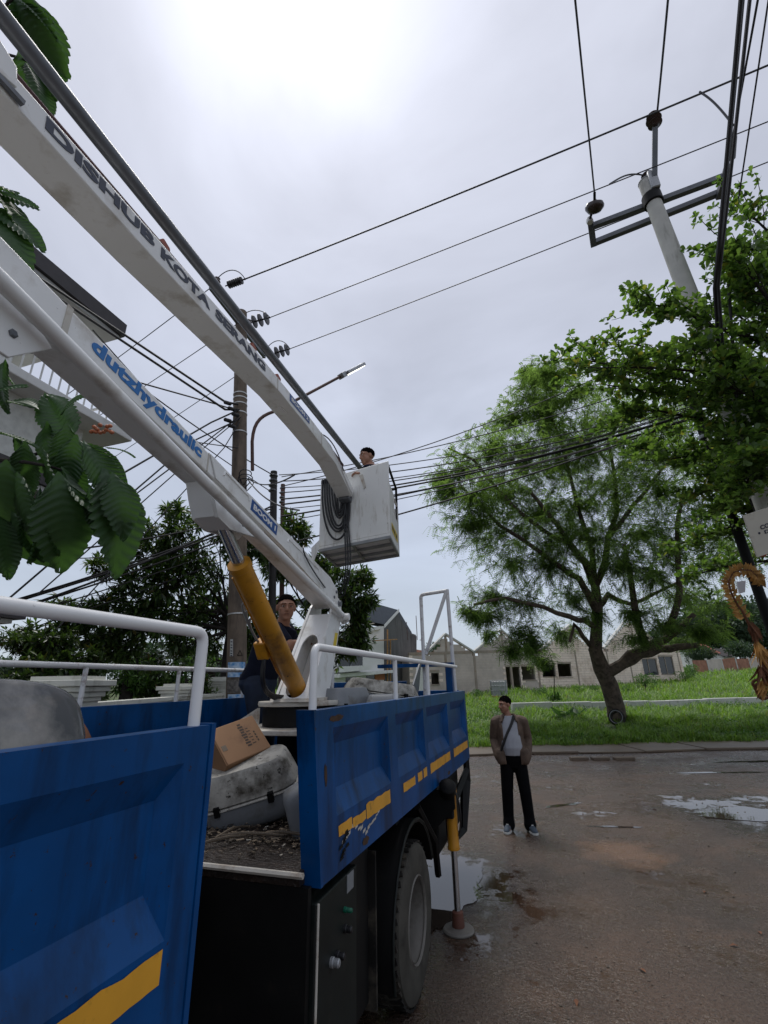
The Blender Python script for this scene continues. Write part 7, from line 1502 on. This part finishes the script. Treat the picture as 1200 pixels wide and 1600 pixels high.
for (px, py, rx, ry) in fb:
    o = rng.uniform(-1.6, 1.6); c = TP(px, py, o); rad = np.array([rx*k_, rx*k_*1.1, ry*k_]); rad = rad*np.array([1.38, 1.38, 1.45]); n = int(4.6*(rx*ry)**.5*.78)+5; P_, U = cluster_pts(c, rad, n, .05, gaps=1.25); n = len(P_)
    if n == 0: continue
    A_ = P_-unit(U+np.array([0, 0, .2]))*(.35+.3*rng.random((n, 1))); TV.append(twig_tubes(A_, P_, .010))
    nf_ = 6; pos = np.repeat(P_, nf_, 0)-np.repeat(unit(P_-A_), nf_, 0)*rng.random((n*nf_, 1))*.45; d = unit(np.repeat(U, nf_, 0)*.5+rdir(n*nf_)*.8+np.array([0, 0, -.45])); m = len(pos); Ln = .20+.16*rng.random(m); nr_ = unit(rdir(m)*.5+np.array([0, 0, 1]))
    s = unit(np.cross(d, nr_))
    for q in np.linspace(.12, 1, 6):
        for sg_ in (-1, 1):
            pp = pos+d*(Ln*q)[:, None]+np.array([0, 0, -.10])*(q*q); dd_ = unit(s*sg_+d*.45); FV.append(obov_quads(pp, dd_, nr_, np.full(m, .090)*(1.1-.3*q), np.full(m, .038)))
for _ in range(1):
    c = TP(905, 790, 0); rad = np.array([245*k_, 200*k_, 205*k_]); n = 2200; P_, U = cluster_pts(c, rad, n, .30, gaps=.9); n = len(P_); A_ = P_-unit(U+np.array([0, 0, .2]))*(.35+.3*rng.random((n, 1))); TV.append(twig_tubes(A_, P_, .009))
    nf_ = 6; pos = np.repeat(P_, nf_, 0)-np.repeat(unit(P_-A_), nf_, 0)*rng.random((n*nf_, 1))*.5; d = unit(np.repeat(U, nf_, 0)*.4+rdir(n*nf_)*.8+np.array([0, 0, -.4])); m = len(pos); Ln = .22+.18*rng.random(m); nr_ = unit(rdir(m)*.5+np.array([0, 0, 1])); s = unit(np.cross(d, nr_))
    for q in np.linspace(.12, 1, 6):
        for sg_ in (-1, 1): FV.append(obov_quads(pos+d*(Ln*q)[:, None]+np.array([0, 0, -.10])*(q*q), unit(s*sg_+d*.45), nr_, np.full(m, .090)*(1.1-.3*q), np.full(m, .038)))
crown_vf = join(FV); part_np('crown', crown_vf, M['feather'], ft); part_np('twigs', join(TV), M['barkd'], ft)
# painted tyre leaning on the trunk foot
p = on_ground(966, 1134); tyc = np.array([p[0]-.05, p[1]-.45, ground_z(p[0], p[1])+.30]); tyd = np.array([-.35, -.9, .25])
ty = thing('old_tyre', 'old black tyre with a grey ring leaning on the foot of the feathery tree', 'tyre', (tyc[0], tyc[1], tyc[2]-.3)); part('tyre_body', MB().lathe([(.17, -.07), (.24, -.085), (.30, -.05), (.31, 0), (.30, .05), (.24, .085), (.17, .07), (.165, 0), (.17, -.07)], tyc, tyd, 28, cap=False), M['rubber'], ty); part('painted_ring', MB().lathe([(.215, .084), (.235, .090), (.235, .092), (.215, .088)], tyc, tyd, 28, cap=False), M['lampg'], ty)
# ---- young sapling in the grass
p = on_ground(866, 1100); sp_ = thing('sapling', 'thin young sapling in the grass in front of the block wall', 'sapling', p); sd_ = float(-(ROT.T@(p-CAM))[2]); part('stem', MB().tube([p, dep(866, 1060, sd_), dep(862, 1030, sd_), dep(852, 1000, sd_)], [.03, .025, .02, .008], 6), M['barkd'], sp_)
P_ = np.array([dep(866+rng.uniform(-9, 9), 1095+rng.uniform(-10, 2), sd_) for _ in range(160)]); part_np('leaves', leaf_quads(P_, unit(rdir(160)+np.array([0, 0, .4])), rdir(160), np.full(160, .22), np.full(160, .08)), M['bush'], sp_)

# ---- tree with whorled leaves reaching in from the right
rng = np.random.default_rng(41); D1 = 6.6
wt_b = dep(1330, 1300, 7.6); wt_b[2] = 0; wt = thing('tiered_tree', 'tree with tiers of small round leaves reaching in from the right edge', 'tree', wt_b)
def WP(px, py, o=0.0): return dep(px, py, D1+o)
tk_ = [wt_b, dep(1310, 1000, 7.4), dep(1300, 700, 7.2), dep(1290, 500, 7.0), dep(1280, 300, 6.9)]; part('trunk', MB().tube(tk_, [.14, .12, .10, .07, .03], 12), M['barkd'], wt)
br = [([(1300, 720), (1200, 660), (1100, 600), (1000, 580), (880, 555)], 0), ([(1300, 740), (1200, 700), (1120, 660), (1020, 640), (960, 655)], .5), ([(1290, 560), (1200, 535), (1110, 510), (1060, 480), (1000, 475)], -.3), ([(1290, 520), (1210, 470), (1170, 430), (1140, 400), (1125, 370)], .2), ([(1300, 780), (1220, 740), (1150, 760), (1080, 770)], .6), ([(1290, 450), (1240, 400), (1190, 350), (1160, 325)], .6), ([(1300, 600), (1180, 590), (1080, 560), (960, 530)], .9), ([(1300, 640), (1190, 620), (1080, 625), (940, 600)], .2), ([(1300, 800), (1210, 790), (1130, 830), (1060, 850)], 1.2), ([(1300, 580), (1220, 500), (1180, 440), (1150, 400)], -.5), ([(1300, 700), (1180, 720), (1090, 715), (1000, 700)], 1.2)]
br += [([(1300, 840), (1230, 800), (1180, 790), (1110, 795)], .8), ([(1300, 760), (1200, 720), (1100, 700), (1040, 720)], .9), ([(1300, 900), (1220, 860), (1150, 880), (1080, 900)], 1.6), ([(1300, 700), (1200, 690), (1180, 720), (1165, 760)], -.9), ([(1300, 640), (1240, 640), (1200, 680), (1180, 730)], -1.0), ([(1300, 660), (1220, 600), (1150, 570), (1080, 545)], -.6), ([(1300, 620), (1230, 560), (1170, 500), (1120, 470)], .5), ([(1300, 560), (1240, 520), (1190, 480), (1150, 450)], .0), ([(1300, 700), (1230, 650), (1180, 620), (1130, 600)], -.8), ([(1300, 760), (1230, 700), (1190, 690), (1150, 680)], -.4), ([(1300, 480), (1250, 430), (1210, 400), (1180, 380)], -.2), ([(1300, 640), (1200, 590), (1080, 570), (930, 575)], -.4), ([(1300, 690), (1200, 650), (1060, 610), (920, 560)], .6), ([(1300, 820), (1220, 790), (1180, 760), (1140, 740)], .3)]
tips = []; bmb = MB(); rw_ = random.Random(5)
for pts, o in br:
    P_ = [WP(x, y, o) for x, y in pts]; PP = bez(P_[0], P_[1], P_[-2], P_[-1], 20) if len(P_) == 4 else [np.array([np.interp(t, np.linspace(0, 1, len(P_)), [q[i] for q in P_]) for i in range(3)]) for t in np.linspace(0, 1, 20)]
    part('branch', MB().tube(PP, list(np.linspace(.035, .008, 20)), 8), M['barkd'], wt)
    for i in range(3, 20):
        ns3 = (1 if i % 2 else 2) if P_[-1][2] > WP(1100, 450)[2] else (2 if i % 2 else 3)
        for _ in range(ns3):
            ln = rw_.uniform(.25, .80)*(1.15-.5*i/20); dirn = (PP[min(i+1, 19)]-PP[i-1]); dirn /= np.linalg.norm(dirn); sdx = np.array([rw_.gauss(0, 1), rw_.gauss(0, 1), rw_.gauss(.15, .45)]); sdx /= np.linalg.norm(sdx); e_ = PP[i]+(dirn*.5+sdx*.8)*ln; bmb.tube(bez(PP[i], PP[i]+sdx*ln*.3, e_-np.array([0, 0, .02]), e_, 5), [.007, .006, .005, .004, .003], 4)
            for q in (.40, .62, .82, 1.0): tips.append(PP[i]*(1-q)+e_*q+np.array([rw_.gauss(0, .035), rw_.gauss(0, .035), rw_.gauss(0, .03)]))
part('twigs', bmb, M['barkd'], wt)
T_ = np.array(tips); nl = 7; pos = np.repeat(T_, nl, 0); m = len(pos); d = unit(rdir(m)*.8+np.array([0, 0, .25])); pos = pos+rdir(m)*.025
Ln = .075+.05*rng.random(m); wv = round_leaf(pos, d, unit(rdir(m)*.6+np.array([0, 0, 1])), Ln*.92, Ln*.56)
part_np('crown', wv, M['whorl'], wt)
me = round_leaf(np.zeros((1, 3)), np.array([[0, 1.0, 0]]), np.array([[0, 0, 1.0]]), np.array([.088]), np.array([.052])); lmesh = mesh_np('leaf', *me); lmesh.materials.append(M['whorl'])
pj = [(i, float(-(ROT.T@(t-CAM))[2])) for i, t in enumerate(tips)]; pj.sort(key=lambda q: q[1]); rl = random.Random(9)
near = [tips[i] for i, _ in pj if ((lambda c: 860 < 600-F_PX*c[0]/c[2] < 1200)(ROT.T@(tips[i]-CAM)))][:140]
for t in near:
    for _ in range(2):
        o = link('leaf', lmesh); o.parent = wt; o.location = Vector(t+np.array([rl.gauss(0, .03) for _ in range(3)]))-wpos(wt); o.rotation_euler = (rl.uniform(-.6, .9), rl.uniform(-.5, .5), rl.uniform(0, 6.28))
# ---- dry palm-leaf ornament hanging at the right edge
oa = thing('palm_leaf_ornament', 'dry golden palm-leaf ornament with a curled top and bundled skirt at the right edge', 'ornament', dep(1180, 1085, 7.0))
DO = 7.0
def OA(px, py, o=0): return dep(px, py, DO+o)
cur = [(1163, 965), (1152, 945), (1142, 925), (1138, 908), (1145, 895), (1158, 890), (1172, 891), (1182, 900), (1186, 908)]
pole_pts = [OA(1230, 1190), OA(1205, 1070), OA(1182, 1005), OA(1170, 975), OA(1160, 955)]+[OA(x, y) for x, y in cur[1:]]
part('bamboo_pole', MB().tube(pole_pts, [.03, .028, .024, .02, .018]+list(np.linspace(.016, .008, len(cur)-1)), 8), M['strawd'], oa)
rng = np.random.default_rng(51)
pp_ = np.array([OA(*c_) for c_ in cur]); dens = np.concatenate([pp_[i]*(1-t)+pp_[i+1]*t for i in range(len(cur)-1) for t in np.linspace(0, 1, 5, endpoint=False)]).reshape(-1, 3)
for i, q in enumerate(dens):
    tg = dens[min(i+1, len(dens)-1)]-dens[max(i-1, 0)]; tg /= np.linalg.norm(tg)
    for sg_ in (-1, 1):
        d = unit((np.cross(tg, ROT[:, 2])*sg_*1.0+tg*.5+rng.normal(size=3)*.2)[None])[0]; v, f = leaf_quads(np.array([q]), d[None], ROT[:, 2][None], np.array([.12]), np.array([.07]), .2, .2); part('frill_leaf', MB().add(v, [tuple(x) for x in f]), M['straw'], oa, sm=False)
part('paper_tag', MB().prism([OA(1151, 909, -.02), OA(1165, 907, -.02), OA(1164, 925, -.02), OA(1154, 928, -.02)], ROT[:, 2]*.004), M['paper'], oa); part('tag_string', MB().tube([OA(1158, 893), OA(1158, 908, -.02)], .003, 5), M['paper'], oa)
def skirt(x, y, n, ln, spread, m, sx=0):
    for i in range(n):
        a_ = rng.uniform(-spread, spread); b0 = OA(x+rng.uniform(-4, 4), y+rng.uniform(-3, 3), rng.uniform(-.05, .05)); d = unit((-zup+ROT[:, 0]*(a_+sx)+ROT[:, 2]*rng.uniform(-.4, .5))[None])[0]; v, f = leaf_quads(b0[None], d[None], unit((ROT[:, 2]+rng.normal(size=3)*.5)[None]), np.array([ln*rng.uniform(.6, 1.1)]), np.array([.05]), .25, .1); part('skirt_leaf', MB().add(v, [tuple(q) for q in f]), m, oa, sm=False)
skirt(1180, 1002, 26, .42, .5, M['straw'], .12); skirt(1188, 1040, 24, .36, .8, M['strawd'], 0); skirt(1194, 1062, 20, .3, .9, M['straw'], -.05); skirt(1172, 972, 10, .34, .25, M['strawd'], .25); skirt(1186, 905, 10, .16, .9, M['straw'], 0)
for k in range(4): part('leaf_curl', MB().tube([OA(1184+8*cos(a)+k*3, 1068+6*sin(a)+k*6) for a in np.linspace(0, 5, 12)], .022, 6), M['strawd'], oa)
solo('orange_bloom', MB().ell(dep(1192, 866, 7.0), (.05, .05, .04)).ell(dep(1186, 862, 7.02), (.03, .03, .03)).ell(dep(1197, 858, 7.0), (.04, .03, .03)), M['flower'], 'dull orange dried bloom tied just below the sign board', 'flower')
# ---- far trees: one bushy tree, copied
rng = np.random.default_rng(61)
def bushy(label, base, R_, Hh, seed, grp, mt='farleaf', n=420):
    t = thing('far_tree', label, 'tree', base, grp); b = np.array(base, float); r_ = np.random.default_rng(seed); part('trunk', MB().tube([b, b+np.array([0, 0, Hh*.5])], [R_*.08, R_*.04], 7), M['barkd'], t); VV = []
    global rng
    rng = r_
    for k in range(7):
        c = b+np.array([r_.uniform(-.55, .55)*R_, r_.uniform(-.55, .55)*R_, Hh*(.45+.4*r_.random())]); P_, U = cluster_pts(c, (R_*.55, R_*.55, Hh*.26), n, .5); m = len(P_); VV.append(leaf_quads(P_, unit(U+rdir(m)*.9), unit(rdir(m)+np.array([0, 0, .8])), R_*(.09+.08*rng.random(m)), R_*.07*(.7+.6*rng.random(m)), .2, .1))
    part_np('crown', join(VV), M[mt], t); return t
ft0 = bushy('far dark tree beyond the brick fence', (0, 0, 0), 4.0, 8.0, 3, 'far trees beyond the lot')
ft1 = bushy('far dark tree beyond the brick fence', (0, 0, 0), 4.0, 6.5, 4, 'far trees beyond the lot')
bush0 = bushy('leafy bush growing against the block wall', (0, 0, 0), 1.0, 1.3, 5, 'bushes at the block wall', 'bush', 120); bush0.name = 'bush'
def copy_tree(root, loc, s, rz, label=None, group=None):
    r = root.copy(); sc.collection.objects.link(r); r.location = loc; r.scale = (s, s, s); r.rotation_euler = (0, 0, rz); 
    if label: r['label'] = label
    if group: r['group'] = group
    for ch in root.children: c = ch.copy(); sc.collection.objects.link(c); c.parent = r
    return r
rf = random.Random(17); first = [True, True]
FL = ['far dark tree beyond the brick fence', 'far dark tree behind the block houses', 'far dark tree low on the skyline beyond the garden at left']
for px, d, s, k, li in ((1075, 84, 1.1, 0, 0), (1098, 92, 1.4, 1, 0), (1125, 86, 1.5, 0, 0), (1150, 90, 1.5, 1, 0), (1180, 82, 1.4, 0, 0), (1215, 88, 1.6, 0, 0), (1050, 96, 1.3, 1, 0), (1250, 84, 1.5, 1, 0), (1110, 70, .5, 1, 0), (1165, 72, .6, 1, 0), (1095, 66, .45, 0, 0), (1000, 96, .8, 0, 1), (930, 92, .8, 1, 1), (860, 88, .8, 1, 1), (800, 82, .8, 1, 1), (690, 70, .7, 1, 1), (470, 60, .6, 1, 2), (380, 58, .6, 0, 2), (300, 52, .6, 1, 2), (230, 50, .6, 0, 2), (150, 45, .55, 1, 2), (70, 42, .55, 0, 2), (0, 40, .5, 1, 2), (330, 40, .4, 0, 2), (420, 44, .45, 0, 2), (530, 64, .6, 0, 2)):
    p = dep(px, 1060, d); loc = (p[0], p[1], ground_z(p[0], p[1])-.2); src = (ft0, ft1)[k]
    if first[k]: src.location = loc; src.scale = (s, s, s); src['label'] = FL[li]; first[k] = False; src['group'] = ['far trees beyond the fence', 'far trees behind the houses', 'far trees beyond the garden'][li]
    else: copy_tree(src, loc, s, rf.uniform(0, 6.28), FL[li], ['far trees beyond the fence', 'far trees behind the houses', 'far trees beyond the garden'][li])
fb_ = True
for px, py, s in ((905, 1085, .5), (1010, 1078, .9), (985, 1085, .5), (1072, 1066, .8), (745, 1092, .5), (845, 1090, .5), (1085, 1060, 1.1), (930, 1080, .4)):
    p = on_ground(px, py); loc = (p[0], p[1], ground_z(p[0], p[1])-.1)
    if fb_: bush0.location = loc; bush0.scale = (s, s, s); fb_ = False
    else: copy_tree(bush0, loc, s, rf.uniform(0, 6.28))
# ---- banana-like weeds on the verge
rng = np.random.default_rng(71)
for px, py in ((900, 1128), (880, 1126)):
    p = on_ground(px, py); t = thing('weed_clump', 'broad-leaved grey-green weed in the verge %s' % ('nearer the tree trunk' if px == 900 else 'further from the tree trunk'), 'weed', (p[0], p[1], ground_z(p[0], p[1])))
    for k in range(9): o = link('leaf', lms[k % 3]); o.parent = t; o.location = (0, 0, .05); o.rotation_euler = (rf.uniform(.3, 1.0), 0, k*.7); o.scale = (1.5, 1.5, 1.5)
# ---- grass
rng = np.random.default_rng(81)
def blades(n, tlo, thi, slo, shi, pw, hmin, hmax, seed):
    t = tlo+(thi-tlo)*rng.random(n); s = slo+(shi-slo)*rng.random(n)**pw; P = E0+np.outer(t, EH)+np.outer(s, NH)
    z = np.array([ground_z(x, y) for x, y in P]); cl_ = np.array([mnoise.noise(Vector((x*.7, y*.7, seed)))+.6*mnoise.noise(Vector((x*2.3, y*2.3, seed))) for x, y in P])
    ok = cl_ > -.40+.25*rng.random(n); P = P[ok]; z = z[ok]; cl_ = cl_[ok]; m = len(P); h = (hmin+(hmax-hmin)*rng.random(m)**1.5)*(1+1.3*np.clip(cl_, -.6, .9)); a = rng.random(m)*2*pi; lean = .15+.75*rng.random(m)
    pos = np.column_stack([P, z-.02]); d = np.column_stack([np.cos(a)*lean, np.sin(a)*lean, np.ones(m)]); sd = np.column_stack([-np.sin(a), np.cos(a), np.zeros(m)]); w = (.006+.010*rng.random(m))*(1+s[ok]*.05); w = w[:, None]
    mid = pos+unit(d)*h[:, None]*.6; tip = pos+unit(d+np.column_stack([np.cos(a), np.sin(a), np.zeros(m)])*.55)*h[:, None]; V = np.stack([pos-sd*w, pos+sd*w, mid+sd*w*.8, mid-sd*w*.8, tip], 1).reshape(-1, 3); k = np.arange(m)*5
    return V, np.stack([k, k+1, k+2, k+3], 1), np.stack([k+3, k+2, k+4, k+4], 1)
gv = []; n0 = 0; Vs = []; Fs = []
for args in ((90000, -6, 14, .0, 4.5, 1.0, .12, .42, 1), (70000, -10, 22, 4.0, 14, 1.1, .12, .40, 2), (52000, -14, 40, 13, 34, 1.2, .18, .50, 3), (16000, 2, 50, 30, 62, 1.0, .25, .6, 4)):
    V, F1, F2 = blades(*args); F2 = F2[:, :3]; F3 = np.concatenate([F1[:, [0, 1, 2]], F1[:, [0, 2, 3]], F2]); Vs.append(V); Fs.append(F3+n0); n0 += len(V)
go = link('grass', mesh_np('grass', np.concatenate(Vs), np.concatenate(Fs)), M['grass']); props(go, 'lush green grass and weeds covering the verge and the lot', 'grass', kind='stuff')
# weeds with broad little leaves among the grass
n = 26000; t = -6+24*rng.random(n); s = .1+12*rng.random(n)**1.3; P = E0+np.outer(t, EH)+np.outer(s, NH); cl_ = np.array([mnoise.noise(Vector((x*.5, y*.5, 9))) for x, y in P]); ok = cl_ > .0; P = P[ok]; z = np.array([ground_z(x, y) for x, y in P]); m = len(P); pos = np.column_stack([P, z+.05+.30*rng.random(m)*cl_[ok]*1.6]); wv = leaf_quads(pos, unit(rdir(m)+np.array([0, 0, .3])), unit(rdir(m)*.6+np.array([0, 0, 1])), .07+.07*rng.random(m), .035+.03*rng.random(m), .15, .1)
wo_ = link('weeds', mesh_np('weeds', *wv), M['bush']); props(wo_, 'low leafy weeds mixed into the grass of the verge', 'weeds', kind='stuff')
# a few fallen leaves on the road
for px, py in ((834, 1283), (1155, 1478), (1010, 1520), (1190, 1460), (900, 1560), (1100, 1395)):
    p = on_z(px, py, .008); R = Matrix.Rotation(rf.uniform(0, 6), 3, 'Z'); v, f = leaf_quads(np.array([[0, 0, 0.0]]), np.array([[1.0, 0, 0]]), np.array([[0, 0, 1.0]]), np.array([.07]), np.array([.03]), .25, .1)
    solo('fallen_leaf', MB().add([R@Vector(q)+Vector(p) for q in v], [tuple(q) for q in f]), M['strawd'], 'yellowed fallen leaf lying flat on the wet road', 'leaf', 'fallen leaves on the road', sm=False)

# loose gravel and grit on the road
rg_ = random.Random(23); mb = MB()
for i in range(1500):
    d = 2.2+16*rg_.random()**1.6; a = rg_.uniform(-.42, .60); x = d*math.sin(a); y = d*math.cos(a)
    if x < -.7 or edge_s(x, y) > -.3: continue
    r = rg_.uniform(.003, .010)*(1+.08*d); R = Matrix.Rotation(rg_.uniform(0, 6.28), 3, 'Z'); mb.add([R@Vector(v)*r+Vector((x, y, r*.35)) for v in ((1, .2, 0), (.1, .9, 0), (-1, .1, .1), (-.2, -.8, 0), (.2, .1, .7), (0, 0, -.35))], [(0, 1, 4), (1, 2, 4), (2, 3, 4), (3, 0, 4), (1, 0, 5), (2, 1, 5), (3, 2, 5), (0, 3, 5)])
solo('gravel', mb, mat('grit', (0.14, 0.11, 0.085), 0.8, var=0.6, scale=3), 'loose gravel and grit scattered over the wet road', 'gravel', kind='stuff', sm=False)
# ragged grass edge creeping over the slabs
rng = np.random.default_rng(91); V, F1, F2 = blades(9000, -6, 13, -.35, .15, 1.0, .08, .30, 11); F2 = F2[:, :3]
ge = link('grass', mesh_np('grass_edge', V, np.concatenate([F1[:, [0, 1, 2]], F1[:, [0, 2, 3]], F2])), M['grass']); props(ge, 'ragged fringe of grass hanging over the wet slabs at the road edge', 'grass', kind='stuff')
